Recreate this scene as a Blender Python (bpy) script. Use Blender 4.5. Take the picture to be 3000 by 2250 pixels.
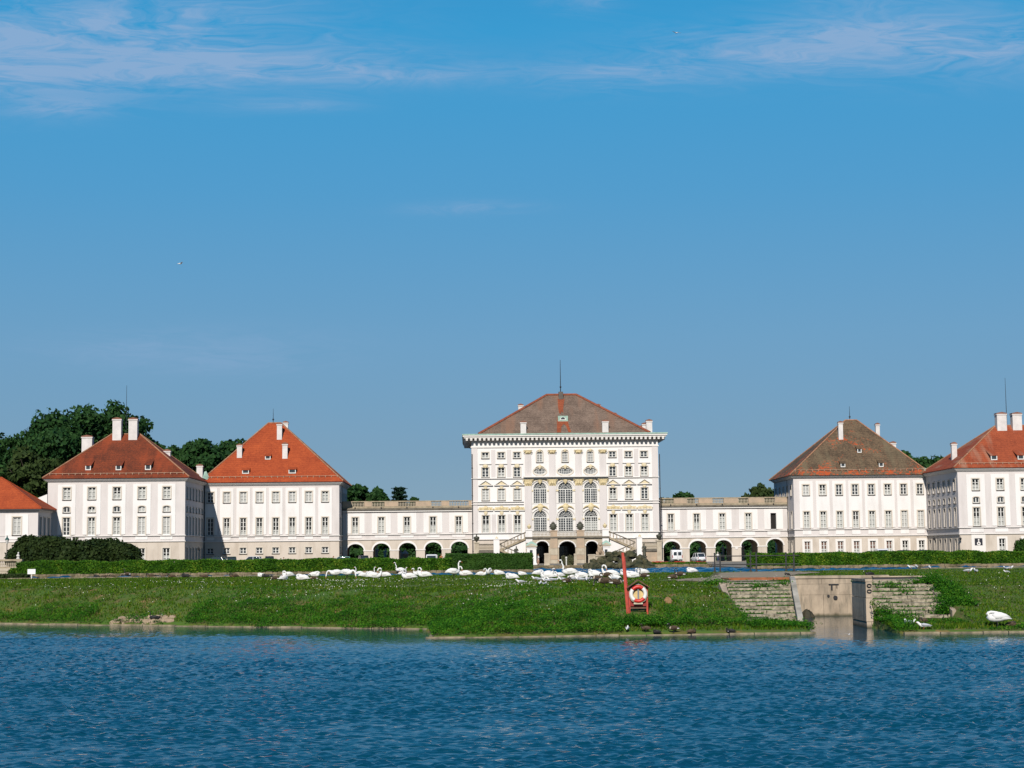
import bpy, math, random
import numpy as np
from math import sin, cos, tan, atan, atan2, pi, radians, sqrt, exp
from mathutils import Vector, Matrix
from mathutils.geometry import tessellate_polygon

random.seed(11)
rng = np.random.default_rng(11)
for o in list(bpy.data.objects):
    bpy.data.objects.remove(o)
sc = bpy.context.scene

# ------------------------------------------------------------------ camera
F = 5000.0                                  # focal length in photo pixels (3000 wide)
EYE = Vector((0, 0, 3.54))
TH, RO = atan2(503.6, F), radians(0.60)
c_r, c_u, c_f = Vector((1, 0, 0)), Vector((0, -sin(TH), cos(TH))), Vector((0, cos(TH), sin(TH)))
cam_r = c_r * cos(RO) - c_u * sin(RO)
cam_u = c_r * sin(RO) + c_u * cos(RO)
cam = bpy.data.cameras.new('camera')
cam.sensor_width = 36.0
cam.lens = 36.0 * F / 3000.0
cam.clip_start, cam.clip_end = 0.5, 9000.0
camo = bpy.data.objects.new('camera', cam)
camo.matrix_world = Matrix(((cam_r.x, cam_u.x, -c_f.x, EYE.x), (cam_r.y, cam_u.y, -c_f.y, EYE.y),
                            (cam_r.z, cam_u.z, -c_f.z, EYE.z), (0, 0, 0, 1)))
sc.collection.objects.link(camo)
sc.camera = camo

# ------------------------------------------------------------------ palace frame, sun
PA = radians(1.5)
PU, PV = Vector((cos(PA), sin(PA), 0)), Vector((-sin(PA), cos(PA), 0))
GZ = 2.0


def ray(px, py):
    return c_f + cam_r * ((px - 1500) / F) + cam_u * ((1125 - py) / F)


def at(px, py, Y):
    d = ray(px, py)
    return EYE + d * (Y / d.y)


PO = at(1655, 1650, 335.0)
PO.z = 0.0


def fac(px, py, v):
    """photo pixel -> (u, z) on the palace-frame plane at depth v"""
    d = ray(px, py)
    t = (v - (EYE - PO).dot(PV)) / d.dot(PV)
    p = EYE + d * t
    return (p - PO).dot(PU), p.z


def onplane(px, py, p0, n):
    """photo pixel -> palace-frame point on the plane through p0 with normal n (palace frame)"""
    d = ray(px, py)
    e = EYE - PO
    e = Vector((e.dot(PU), e.dot(PV), e.z))
    d = Vector((d.dot(PU), d.dot(PV), d.z))
    t = (Vector(p0) - e).dot(n) / d.dot(n)
    return e + d * t


def W(u, v, z):
    return PO + PU * u + PV * v + Vector((0, 0, z))


SUN_T = PU * 0.17 + PV * 1.0 + Vector((0, 0, -0.65))      # travel of the light
sun = bpy.data.lights.new('sun', 'SUN')
sun.energy, sun.angle, sun.color = 5.0, radians(0.53), (1.0, 0.94, 0.86)
suno = bpy.data.objects.new('sun', sun)
suno.rotation_euler = SUN_T.to_track_quat('-Z', 'Y').to_euler()
suno.location = (0, -50, 120)
sc.collection.objects.link(suno)

# ------------------------------------------------------------------ sky
wd = bpy.data.worlds.new('World')
sc.world = wd
wd.use_nodes = True
wn, wl = wd.node_tree.nodes, wd.node_tree.links
wn.clear()


def N(tree, typ, **kw):
    n = tree.nodes.new(typ)
    for k, v in kw.items():
        if k == 'inp':
            for kk, vv in v.items():
                n.inputs[kk].default_value = vv
        else:
            setattr(n, k, v)
    return n


def MATH(tree, op, a, b=None, clamp=False):
    n = tree.nodes.new('ShaderNodeMath')
    n.operation = op
    n.use_clamp = clamp
    for i, x in enumerate((a, b)):
        if x is None:
            continue
        if isinstance(x, (int, float)):
            n.inputs[i].default_value = x
        else:
            tree.links.new(x, n.inputs[i])
    return n.outputs[0]


def RAMP(tree, fac_, stops, interp='LINEAR'):
    n = tree.nodes.new('ShaderNodeValToRGB')
    cr = n.color_ramp
    cr.interpolation = interp
    while len(cr.elements) < len(stops):
        cr.elements.new(0.5)
    for e, (p, c) in zip(cr.elements, stops):
        e.position = p
        e.color = (c[0], c[1], c[2], 1) if not isinstance(c, (int, float)) else (c, c, c, 1)
    tree.links.new(fac_, n.inputs[0])
    return n.outputs[0]


def MIX(tree, f, a, b, blend='MIX'):
    n = tree.nodes.new('ShaderNodeMix')
    n.data_type = 'RGBA'
    n.blend_type = blend
    for idx, x in ((0, f), (6, a), (7, b)):
        if isinstance(x, (int, float)):
            n.inputs[idx].default_value = x
        elif isinstance(x, (tuple, list)):
            n.inputs[idx].default_value = (x[0], x[1], x[2], 1)
        else:
            tree.links.new(x, n.inputs[idx])
    return n.outputs[2]


T = wd.node_tree
sun_el = atan2(0.65, sqrt(0.17 ** 2 + 1))
sky = N(T, 'ShaderNodeTexSky', sky_type='NISHITA', sun_disc=False, sun_elevation=sun_el, altitude=500.0, air_density=1.0,
        dust_density=0.6, ozone_density=2.5)
sky.sun_rotation = atan2(-SUN_T.x, -SUN_T.y)
tc = N(T, 'ShaderNodeTexCoord')
sx = N(T, 'ShaderNodeSeparateXYZ')
wl.new(tc.outputs['Generated'], sx.inputs[0])
el = MATH(T, 'MAXIMUM', sx.outputs[2], 0.0)
# film-like blue of the sky by elevation, the same all round
grad = RAMP(T, el, [(0.0, (0.215, 0.345, 0.46)), (0.06, (0.165, 0.315, 0.475)), (0.125, (0.135, 0.33, 0.54)), (0.21, (0.072, 0.325, 0.60)),
                    (0.30, (0.030, 0.325, 0.64)), (0.45, (0.018, 0.20, 0.50)), (1.0, (0.008, 0.065, 0.23))])
nis = MIX(T, 1.0, sky.outputs[0], (0.1, 0.1, 0.1), 'MULTIPLY')
base = MIX(T, 0.92, nis, grad)
# thin cirrus
ay = MATH(T, 'MAXIMUM', MATH(T, 'ABSOLUTE', sx.outputs[1]), 0.05)
cu = MATH(T, 'DIVIDE', sx.outputs[0], ay)
cw = MATH(T, 'DIVIDE', sx.outputs[2], ay)
cmb = N(T, 'ShaderNodeCombineXYZ')
wl.new(MATH(T, 'MULTIPLY', cu, 9.0), cmb.inputs[0])
wl.new(MATH(T, 'MULTIPLY', MATH(T, 'ADD', cw, MATH(T, 'MULTIPLY', cu, 0.03)), 48.0), cmb.inputs[1])
n0 = N(T, 'ShaderNodeTexNoise', inp={'Scale': 0.8, 'Detail': 3.0})
wl.new(cmb.outputs[0], n0.inputs['Vector'])
wv = N(T, 'ShaderNodeVectorMath', operation='MULTIPLY_ADD')
wl.new(n0.outputs['Color'], wv.inputs[0])
wv.inputs[1].default_value = (1.6, 1.6, 0)
wl.new(cmb.outputs[0], wv.inputs[2])
n1 = N(T, 'ShaderNodeTexNoise', inp={'Scale': 0.9, 'Detail': 9.0, 'Roughness': 0.66})
wl.new(wv.outputs[0], n1.inputs['Vector'])
n2 = N(T, 'ShaderNodeTexNoise', inp={'Scale': 3.4, 'Detail': 8.0, 'Roughness': 0.62, 'Distortion': 1.2})
wl.new(wv.outputs[0], n2.inputs['Vector'])
wisp = RAMP(T, MATH(T, 'ADD', MATH(T, 'MULTIPLY', n1.outputs[0], .6), MATH(T, 'MULTIPLY', n2.outputs[0], .4)), [(0.39, 0.0), (0.47, 0.38), (0.58, 1.0)])


def blob(px, py, rx, ry, k):
    a, b = (px - 1500) / F, tan(TH + (1125 - py) / F)
    d1 = MATH(T, 'POWER', MATH(T, 'DIVIDE', MATH(T, 'SUBTRACT', cu, a), rx / F), 2.0)
    d2 = MATH(T, 'POWER', MATH(T, 'DIVIDE', MATH(T, 'SUBTRACT', cw, b), ry / F), 2.0)
    return MATH(T, 'MULTIPLY', MATH(T, 'EXPONENT', MATH(T, 'MULTIPLY', MATH(T, 'ADD', d1, d2), -1.0)), k)


msk = None
for bl in ((330, 85, 560, 120, 1.0), (60, 190, 460, 110, .9), (760, 195, 420, 62, 1.0), (1180, 225, 330, 34, .6), (2350, 165, 420, 70, .9), (2800, 150, 480, 95, 1.15),
           (1830, 235, 260, 50, .75), (1740, 20, 110, 40, .6), (140, 310, 160, 30, .65), (820, 310, 190, 22, .55),
           (1380, 610, 170, 20, .5), (520, 1010, 420, 55, .42), (700, 1060, 260, 30, .3), (2600, 20, 260, 40, .4)):
    g = blob(*bl)
    msk = g if msk is None else MATH(T, 'ADD', msk, g)
cl = MATH(T, 'MULTIPLY', MATH(T, 'MINIMUM', msk, 1.1), wisp, clamp=True)
skyc = MIX(T, MATH(T, 'MULTIPLY', cl, 0.80), base, (0.29, 0.43, 0.65))
bg = N(T, 'ShaderNodeBackground', inp={'Strength': 0.732})
wo = N(T, 'ShaderNodeOutputWorld')
wl.new(skyc, bg.inputs[0])
wl.new(bg.outputs[0], wo.inputs[0])

sc.view_settings.view_transform = 'Standard'
sc.view_settings.look = 'None'
sc.view_settings.exposure = 0.45           # exposed for the trees and water, the white walls near clipping
sc.view_settings.gamma = 1.0
sc.view_settings.use_curve_mapping = False
sc.cycles.max_bounces = 8
sc.cycles.transparent_max_bounces = 12
sc.cycles.caustics_reflective = False
sc.cycles.caustics_refractive = False

# ------------------------------------------------------------------ materials
MATS = {}
ALB = 0.673


def alb(c):
    return tuple(x * ALB for x in c) if c else c


def mat(name, col, rough=0.8, var=0.12, scale=1.5, bump=0.0, bscale=8.0, col2=None, metal=0.0, spec=0.35, lo=0.35, hi=0.65, stretch=(1, 1, 1), detail=6.0, coord='Object'):
    if name in MATS:
        return MATS[name]
    col, col2 = alb(col), alb(col2)
    m = bpy.data.materials.new(name)
    m.use_nodes = True
    t = m.node_tree
    b = t.nodes['Principled BSDF']
    b.inputs['Roughness'].default_value = rough
    b.inputs['Metallic'].default_value = metal
    b.inputs['Specular IOR Level'].default_value = spec
    tcn = N(t, 'ShaderNodeTexCoord')
    mp = N(t, 'ShaderNodeMapping')
    mp.inputs['Scale'].default_value = stretch
    src = tcn.outputs['Object']
    if coord == 'World':
        src = N(t, 'ShaderNodeNewGeometry').outputs['Position']
    t.links.new(src, mp.inputs[0])
    nz = N(t, 'ShaderNodeTexNoise', inp={'Scale': scale, 'Detail': detail, 'Roughness': 0.6})
    t.links.new(mp.outputs[0], nz.inputs['Vector'])
    c2 = col2 or tuple(c * (1 - var * 2) for c in col)
    c1 = col if col2 else tuple(min(1, c * (1 + var * 0.5)) for c in col)
    out = RAMP(t, nz.outputs[0], [(lo, c2), (hi, c1)])
    t.links.new(out, b.inputs['Base Color'])
    if bump > 0:
        nb = N(t, 'ShaderNodeTexNoise', inp={'Scale': bscale, 'Detail': 5.0})
        t.links.new(mp.outputs[0], nb.inputs['Vector'])
        bp = N(t, 'ShaderNodeBump', inp={'Strength': bump, 'Distance': 0.05})
        t.links.new(nb.outputs[0], bp.inputs['Height'])
        t.links.new(bp.outputs[0], b.inputs['Normal'])
    MATS[name] = m
    return m


def leafmat(name, c1, c2, scale=0.6, trans=0.25, c3=None, rnd=0.3):
    if name in MATS:
        return MATS[name]
    c1, c2, c3 = alb(c1), alb(c2), alb(c3)
    m = bpy.data.materials.new(name)
    m.use_nodes = True
    t = m.node_tree
    b = t.nodes['Principled BSDF']
    b.inputs['Roughness'].default_value = 0.6
    b.inputs['Specular IOR Level'].default_value = 0.06
    g = N(t, 'ShaderNodeNewGeometry')
    nz = N(t, 'ShaderNodeTexNoise', inp={'Scale': scale, 'Detail': 4.0})
    t.links.new(g.outputs['Position'], nz.inputs['Vector'])
    mixr = MATH(t, 'ADD', MATH(t, 'MULTIPLY', nz.outputs[0], 1.0 - rnd), MATH(t, 'MULTIPLY', g.outputs['Random Per Island'], rnd))
    st = [(0.32, c1), (0.62, c2)]
    if c3:
        st.append((0.74, c3))
    out = RAMP(t, mixr, st)
    t.links.new(out, b.inputs['Base Color'])
    tr = N(t, 'ShaderNodeBsdfTranslucent')
    t.links.new(out, tr.inputs[0])
    mx = N(t, 'ShaderNodeMixShader', inp={0: trans})
    o = t.nodes['Material Output']
    t.links.new(b.outputs[0], mx.inputs[1])
    t.links.new(tr.outputs[0], mx.inputs[2])
    t.links.new(mx.outputs[0], o.inputs[0])
    MATS[name] = m
    return m


def roofmat(name, c1, c2, patch=None, zlo=None, zhi=None, streak=None, edge=None):
    """clay tile: mottled colour, weathered patches, streaks running down the slope"""
    c1, c2, patch, streak = alb(c1), alb(c2), alb(patch), alb(streak)
    m = bpy.data.materials.new(name)
    m.use_nodes = True
    t = m.node_tree
    b = t.nodes['Principled BSDF']
    b.inputs['Roughness'].default_value = 0.85
    b.inputs['Specular IOR Level'].default_value = 0.2
    tcn = N(t, 'ShaderNodeTexCoord')
    P = tcn.outputs['Object']
    nz = N(t, 'ShaderNodeTexNoise', inp={'Scale': 0.35, 'Detail': 8.0, 'Roughness': 0.7})
    t.links.new(P, nz.inputs['Vector'])
    nf = N(t, 'ShaderNodeTexNoise', inp={'Scale': 3.2, 'Detail': 3.0, 'Roughness': 0.8})
    t.links.new(P, nf.inputs['Vector'])
    f = MATH(t, 'ADD', MATH(t, 'MULTIPLY', nz.outputs[0], 0.45), MATH(t, 'MULTIPLY', nf.outputs[0], 0.55))
    c3 = tuple(min(1, x * 1.22) for x in c1)
    c0 = tuple(x * .72 for x in c2)
    out = RAMP(t, f, [(0.34, c0), (0.44, c2), (0.57, c1), (0.68, c3)])
    s = N(t, 'ShaderNodeSeparateXYZ')
    t.links.new(P, s.inputs[0])
    if streak:
        mp = N(t, 'ShaderNodeMapping')
        mp.inputs['Scale'].default_value = (0.5, 0.08, 0.06)
        t.links.new(P, mp.inputs[0])
        ns = N(t, 'ShaderNodeTexNoise', inp={'Scale': 1.0, 'Detail': 5.0})
        t.links.new(mp.outputs[0], ns.inputs['Vector'])
        out = MIX(t, RAMP(t, ns.outputs[0], [(0.50, 0.0), (0.68, 0.75)]), out, streak)
    if patch:
        np_ = N(t, 'ShaderNodeTexNoise', inp={'Scale': 0.22, 'Detail': 2.0})
        t.links.new(P, np_.inputs['Vector'])
        n3 = N(t, 'ShaderNodeTexNoise', inp={'Scale': 1.9, 'Detail': 3.0, 'Roughness': 0.8})
        t.links.new(P, n3.inputs['Vector'])
        k = MATH(t, 'ADD', MATH(t, 'MULTIPLY', np_.outputs[0], 0.42), MATH(t, 'MULTIPLY', n3.outputs[0], 0.58))
        if zlo is not None:
            band = MATH(t, 'SUBTRACT', 1.0, MATH(t, 'MULTIPLY', MATH(t, 'ABSOLUTE', MATH(t, 'SUBTRACT', s.outputs[2], (zlo + zhi) / 2)), 2.0 / (zhi - zlo)), clamp=True)
            k = MATH(t, 'ADD', k, MATH(t, 'MULTIPLY', band, 0.075))
            thr = 0.57
        else:
            thr = 0.53
        out = MIX(t, RAMP(t, k, [(thr, 0.0), (thr + 0.05, 0.9)]), out, patch)
    # rows of tiles: fine dark joints across the slope, broken up
    rows = MATH(t, 'FRACT', MATH(t, 'MULTIPLY', s.outputs[2], 2.4))
    jl = RAMP(t, rows, [(0.0, 0.72), (0.25, 1.0), (1.0, 1.0)])
    out = MIX(t, 0.55, out, jl, 'MULTIPLY')
    t.links.new(out, b.inputs['Base Color'])
    bp = N(t, 'ShaderNodeBump', inp={'Strength': 0.5, 'Distance': 0.08})
    t.links.new(MATH(t, 'ADD', rows, nf.outputs[0]), bp.inputs['Height'])
    t.links.new(bp.outputs[0], b.inputs['Normal'])
    MATS[name] = m
    return m


M_WHITE = mat('white_stucco', (.80, .77, .745), .9, .05, .6, col2=(.71, .68, .65), stretch=(1, 1, .25), lo=.30, hi=.52)
M_PIL = mat('pale_grey_stucco', (.655, .605, .58), .9, .03, .6, col2=(.575, .53, .505), stretch=(1, 1, .25), lo=.30, hi=.52)
M_BASE = mat('cream_base_stucco', (.60, .525, .445), .9, .05, .7, col2=(.49, .42, .345), stretch=(1, 1, .3), lo=.32, hi=.55)
M_TRIM = mat('white_painted_trim', (.77, .73, .685), .8, .02)
M_CASING = mat('beige_window_surround', (.62, .55, .46), .85, .03)
M_FRAME = mat('white_window_paint', (.70, .69, .65), .6, .02)
M_SILL = mat('weathered_lead_sill', (.10, .085, .07), .7, .1)
M_STONE = mat('warm_weathered_stone', (.42, .345, .235), .9, .2, 1.2, .4, 6, col2=(.25, .20, .135))
M_STONEL = mat('pale_limestone', (.52, .45, .345), .9, .15, 1.0, .3, 6, col2=(.37, .31, .23))
M_STONEP = mat('pink_stained_stone', (.49, .36, .25), .9, .15, .9, .3, 6, col2=(.37, .29, .21))
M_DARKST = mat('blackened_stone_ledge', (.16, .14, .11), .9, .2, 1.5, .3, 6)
M_GUTTER = mat('dark_gutter_metal', (.035, .035, .04), .6, .1)
M_PIPE = mat('brown_black_downpipe', (.05, .045, .045), .6, .1)
M_COPPER = mat('green_copper', (.36, .52, .43), .7, .15, 1.5, col2=(.26, .38, .31))
M_GOLD = mat('gilded_ochre_stucco', (.72, .59, .34), .6, .15, 4)
M_PALEGOLD = mat('pale_ochre_ornament', (.71, .62, .44), .7, .10, 3, col2=(.66, .54, .32))
M_CHIM = mat('white_chimney_plaster', (.70, .66, .63), .9, .08, .9)
M_CHIMCAP = mat('chimney_cap_tile', (.26, .12, .08), .9, .15)
M_GLASS = mat('dark_window_glass', (.05, .055, .06), .12, .1, 1, spec=.5)
M_ROOM = mat('dark_room', (.02, .018, .016), .95)
M_CURT = mat('white_curtain', (.60, .60, .58), .9, .06, 2.0, stretch=(6, 1, .3))
M_BLIND = mat('closed_white_blind', (.60, .59, .58), .8, .03, 3)
M_BROWNBL = mat('brown_roller_blind', (.22, .11, .08), .8, .1, 3)
M_IRON = mat('black_iron', (.02, .02, .022), .5, .1)
M_BRONZE = mat('dark_green_bronze', (.075, .075, .05), .6, .3, 3, .5, 8, col2=(.03, .032, .022))
M_MARBLE = mat('white_marble', (.66, .64, .58), .7, .1, 2.5, .3, 6)
M_BARK = mat('tree_bark', (.06, .045, .03), .95, .3, 3, .6, 6)
M_CONC = None

m = bpy.data.materials.new('clear_window_glass')
m.use_nodes = True
t = m.node_tree
t.nodes.clear()
o_ = N(t, 'ShaderNodeOutputMaterial')
g1 = N(t, 'ShaderNodeBsdfGlossy', inp={'Roughness': .05})
g2 = N(t, 'ShaderNodeBsdfTransparent', inp={'Color': (.92, .93, .92, 1)})
fr = N(t, 'ShaderNodeFresnel', inp={'IOR': 1.45})
mx = N(t, 'ShaderNodeMixShader')
t.links.new(fr.outputs[0], mx.inputs[0])
t.links.new(g2.outputs[0], mx.inputs[1])
t.links.new(g1.outputs[0], mx.inputs[2])
t.links.new(mx.outputs[0], o_.inputs[0])
M_CLEAR = m

M_ROOF_OR = roofmat('orange_red_clay_tiles', (.40, .078, .022), (.30, .052, .016))
M_ROOF_BR = roofmat('rust_brown_clay_tiles', (.225, .048, .017), (.12, .031, .014), streak=(.31, .058, .019))
M_ROOF_GR = roofmat('grey_brown_old_tiles', (.225, .160, .120), (.135, .094, .070), streak=(.25, .14, .09))
M_ROOF_MO = roofmat('mossy_old_tiles', (.165, .112, .066), (.080, .055, .034), patch=(.46, .080, .020), zlo=15.4, zhi=19.2, streak=(.155, .125, .075))
M_ROOF_RO = roofmat('faded_orange_tiles', (.36, .080, .030), (.26, .055, .022), streak=(.36, .21, .14))

# ------------------------------------------------------------------ mesh helpers
col = sc.collection


class MB:
    def __init__(s):
        s.v, s.f, s.m = [], [], []

    def add(s, vs, fs, m=0):
        k = len(s.v)
        s.v.extend([tuple(p) for p in vs])
        for f in fs:
            s.f.append(tuple(i + k for i in f))
            s.m.append(m)
        return s

    def box(s, x0, x1, y0, y1, z0, z1, m=0):
        return s.add([(x0, y0, z0), (x1, y0, z0), (x1, y1, z0), (x0, y1, z0), (x0, y0, z1), (x1, y0, z1), (x1, y1, z1), (x0, y1, z1)],
                     [(0, 3, 2, 1), (4, 5, 6, 7), (0, 1, 5, 4), (1, 2, 6, 5), (2, 3, 7, 6), (3, 0, 4, 7)], m)

    def prism(s, pts, axis, a, b, m=0):
        """2D polygon extruded along an axis: 'y' -> pts are (x,z); 'x' -> (y,z); 'z' -> (x,y)"""
        n = len(pts)

        def P(p, h):
            return {'y': (p[0], h, p[1]), 'x': (h, p[0], p[1]), 'z': (p[0], p[1], h)}[axis]
        vs = [P(p, a) for p in pts] + [P(p, b) for p in pts]
        tris = tessellate_polygon([[Vector((p[0], p[1], 0)) for p in pts]])
        fs = [tuple(t) for t in tris] + [tuple(i + n for i in reversed(t)) for t in tris]
        fs += [(i, (i + 1) % n, (i + 1) % n + n, i + n) for i in range(n)]
        return s.add(vs, fs, m)

    def loft(s, rings, m=0, cap=True, ms=None):
        n = len(rings[0])
        k = len(s.v)
        for r in rings:
            s.v.extend([tuple(p) for p in r])
        for i in range(len(rings) - 1):
            for j in range(n):
                a, b = k + i * n + j, k + i * n + (j + 1) % n
                s.f.append((a, b, b + n, a + n))
                s.m.append(ms[i] if ms else m)
        if cap:
            s.f.append(tuple(k + j for j in reversed(range(n))))
            s.m.append(ms[0] if ms else m)
            s.f.append(tuple(k + (len(rings) - 1) * n + j for j in range(n)))
            s.m.append(ms[-1] if ms else m)
        return s

    def lathe(s, prof, c=(0, 0, 0), n=12, m=0, sx_=1.0, sy_=1.0):
        rings = [[(c[0] + r * sx_ * cos(2 * pi * j / n), c[1] + r * sy_ * sin(2 * pi * j / n), c[2] + z) for j in range(n)] for r, z in prof]
        return s.loft(rings, m)

    def tube(s, pts, rad, n=8, m=0, ms=None, ref=None):
        """tube along points; rad: number, list of numbers or list of (side, up)"""
        pts = [Vector(p) for p in pts]
        rings = []
        for i, p in enumerate(pts):
            d = (pts[min(i + 1, len(pts) - 1)] - pts[max(i - 1, 0)]).normalized()
            rf = Vector(ref) if ref else (Vector((0, 0, 1)) if abs(d.z) < .9 else Vector((1, 0, 0)))
            sd = d.cross(rf)
            sd = sd.normalized() if sd.length > 1e-4 else Vector((0, 1, 0))
            up = sd.cross(d).normalized()
            r = rad[i] if isinstance(rad, (list, tuple)) else rad
            ra, rb = r if isinstance(r, (list, tuple)) else (r, r)
            rings.append([p + sd * (ra * cos(2 * pi * j / n)) + up * (rb * sin(2 * pi * j / n)) for j in range(n)])
        return s.loft(rings, m, True, ms)

    def mesh(s, name, mats, smooth=False):
        me = bpy.data.meshes.new(name)
        me.from_pydata(s.v, [], s.f)
        mats = mats if isinstance(mats, (list, tuple)) else [mats]
        for x in mats:
            me.materials.append(x)
        if len(mats) > 1:
            me.polygons.foreach_set('material_index', s.m)
        if smooth:
            me.polygons.foreach_set('use_smooth', [True] * len(me.polygons))
        me.update()
        return me


def link(name, data, parent=None, loc=None, rot=None, label=None):
    o = bpy.data.objects.new(name, data)
    col.objects.link(o)
    if parent is not None:
        o.parent = parent
    if loc is not None:
        o.location = loc
    if rot is not None:
        o.rotation_euler = rot
    if label:
        o['label'] = label
    return o


def tag(o, label=None, cat=None, group=None, kind=None):
    for k, v in (('label', label), ('category', cat), ('group', group), ('kind', kind)):
        if v:
            o[k] = v
    return o


def thing(name, label, cat, loc, rz=0.0, group=None):
    return tag(link(name, None, loc=loc, rot=(0, 0, rz)), label, cat, group)


def copy_tree(o, parent=None):
    c = o.copy()
    col.objects.link(c)
    if parent is not None:
        c.parent = parent
    for ch in list(o.children):
        copy_tree(ch, c)
    return c


def npmesh(name, V, Q, mats, mi=None):
    """fast mesh from numpy: V (n,3), Q (m,k) faces of equal size"""
    me = bpy.data.meshes.new(name)
    V = np.ascontiguousarray(V, dtype=np.float32)
    Q = np.ascontiguousarray(Q, dtype=np.int32)
    k = Q.shape[1]
    me.vertices.add(len(V))
    me.vertices.foreach_set('co', V.ravel())
    me.loops.add(Q.size)
    me.loops.foreach_set('vertex_index', Q.ravel())
    me.polygons.add(len(Q))
    me.polygons.foreach_set('loop_start', np.arange(0, Q.size, k, dtype=np.int32))
    me.polygons.foreach_set('loop_total', np.full(len(Q), k, dtype=np.int32))
    for x in (mats if isinstance(mats, (list, tuple)) else [mats]):
        me.materials.append(x)
    if mi is not None:
        me.polygons.foreach_set('material_index', np.ascontiguousarray(mi, dtype=np.int32))
    me.update(calc_edges=True)
    me.validate()
    return me


def leaves(P, size, nrm=None, aspect=0.6, flat=0.0):
    """diamond leaves at points P (n,3); size scalar/array; nrm bias of the facing"""
    n = len(P)
    d = rng.normal(size=(n, 3))
    if nrm is not None:
        d = d * 0.6 + nrm
    d[:, 2] += flat
    d /= np.linalg.norm(d, axis=1)[:, None] + 1e-9
    a = np.cross(d, rng.normal(size=(n, 3)))
    a /= np.linalg.norm(a, axis=1)[:, None] + 1e-9
    b = np.cross(d, a)
    s = (np.ones(n) * size * rng.uniform(.7, 1.3, n))[:, None]
    V = np.empty((n, 4, 3))
    V[:, 0] = P - a * s
    V[:, 1] = P - b * s * aspect + a * s * .1
    V[:, 2] = P + a * s
    V[:, 3] = P + b * s * aspect + a * s * .1
    Q = np.arange(n * 4).reshape(n, 4)
    return V.reshape(-1, 3), Q


def cat_vq(parts):
    Vs, Qs, k = [], [], 0
    for V, Q in parts:
        Vs.append(V)
        Qs.append(Q + k)
        k += len(V)
    return np.concatenate(Vs), np.concatenate(Qs)

# ------------------------------------------------------------------ terrain of the near bank
SHORE = [(-420, 98.5), (-29.3, 97.8), (-16.3, 90.8), (-4.4, 84.7), (-3.7, 75.4), (4.6, 76.0), (13.0, 76.2), (16.9, 75.0), (22.6, 75.2), (420, 75.0)]
CHAN = [(13.35, 70), (13.35, 79.5), (14.1, 86.0), (15.7, 96.3), (19.6, 96.3), (16.85, 84.7), (16.6, 80.8), (16.6, 70)]


def vnoise(x, y, s, seed):
    r = np.random.default_rng(seed)
    o = np.zeros(np.shape(x))
    for k in range(5):
        a, f, p = r.uniform(0, 2 * pi), s * (1.4 ** k), r.uniform(0, 6.28, 2)
        o += np.sin(f * (x * cos(a) + y * sin(a)) + p[0] + 1.5 * np.sin(f * .6 * (y * cos(a) - x * sin(a)) + p[1])) / (1.25 ** k)
    return o / 3.0


def inpoly(x, y, poly):
    r = np.zeros(np.shape(x), bool)
    for (x0, y0), (x1, y1) in zip(poly, poly[1:] + poly[:1]):
        if y0 == y1:
            continue
        c = ((y0 > y) != (y1 > y)) & (x < (x1 - x0) * (y - y0) / (y1 - y0) + x0)
        r ^= c
    return r


def sdist(x, y):
    d = np.full(np.shape(x), 1e9)
    for (x0, y0), (x1, y1) in zip(SHORE, SHORE[1:]):
        L2 = (x1 - x0) ** 2 + (y1 - y0) ** 2
        t_ = np.clip(((x - x0) * (x1 - x0) + (y - y0) * (y1 - y0)) / L2, 0, 1)
        d = np.minimum(d, np.hypot(x - x0 - t_ * (x1 - x0), y - y0 - t_ * (y1 - y0)))
    ys = np.interp(x, [p[0] for p in SHORE], [p[1] for p in SHORE])
    return np.where(y > ys, d, -d)


def pond_edge(x):
    return np.interp(x, [-30, 20, 36, 60], [139, 142, 152, 156])


def hgt(x, y):
    x = np.asarray(x, float)
    y = np.asarray(y, float)
    d = sdist(x, y)
    R = np.interp(d, [0, .7, 3.5, 7.5, 12, 24, 60], [.06, .18, .82, 1.62, 1.80, 1.99, 2.05])
    L = np.interp(d, [0, .7, 3.0, 5.6, 8, 14, 60], [.06, .26, 1.15, 1.88, 2.02, 2.08, 2.10])
    R2 = np.interp(d, [0, .7, 3.5, 7.5, 12, 24, 60], [.06, .15, .50, 1.02, 1.78, 1.99, 2.05])
    w2 = np.clip((x - 18) / 3, 0, 1)
    R = R * (1 - w2) + R2 * w2
    w = np.clip((x + 9) / 6, 0, 1)
    w = w * w * (3 - 2 * w)
    h = L * (1 - w) + R * w
    lump = .055 * vnoise(x, y, 2.3, 61) + .04 * vnoise(x, y, 4.6, 62) + .05 * np.sin(x * 1.7 + 1.3 * np.sin(y * .9)) * np.sin(y * 1.3 + .7 * np.sin(x * .6)) + .035 * np.sin(x * 4.1 + y * 2.3) * np.sin(y * 3.7 - x)
    h = h + lump * np.clip(d / 2 - .3, 0, 1) * np.clip((11 - d) / 6, .25, 1)
    h = h + .34 * np.exp(-((x - 1.2) / 4.2) ** 2 - ((y - 89) / 6.5) ** 2) - .16 * np.exp(-((x + 9) / 4.5) ** 2 - ((y - 96) / 6.) ** 2)
    low = np.interp(d, [0, .7, 5, 9, 14], [.06, .16, .36, .4, 2.0])
    for a, b, yb in ((10.45, 13.9, 86.2), (16.8, 20.75, 87.2)):
        k = (x > a) & (x < b) & (y < yb)
        h = np.where(k, np.minimum(h, low), h)
    h = np.where(d < 0, -.8, h)
    h = np.where(inpoly(x, y, CHAN), -.8, h)
    h = np.where(y > pond_edge(x), 1.2, h)
    return h


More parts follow.
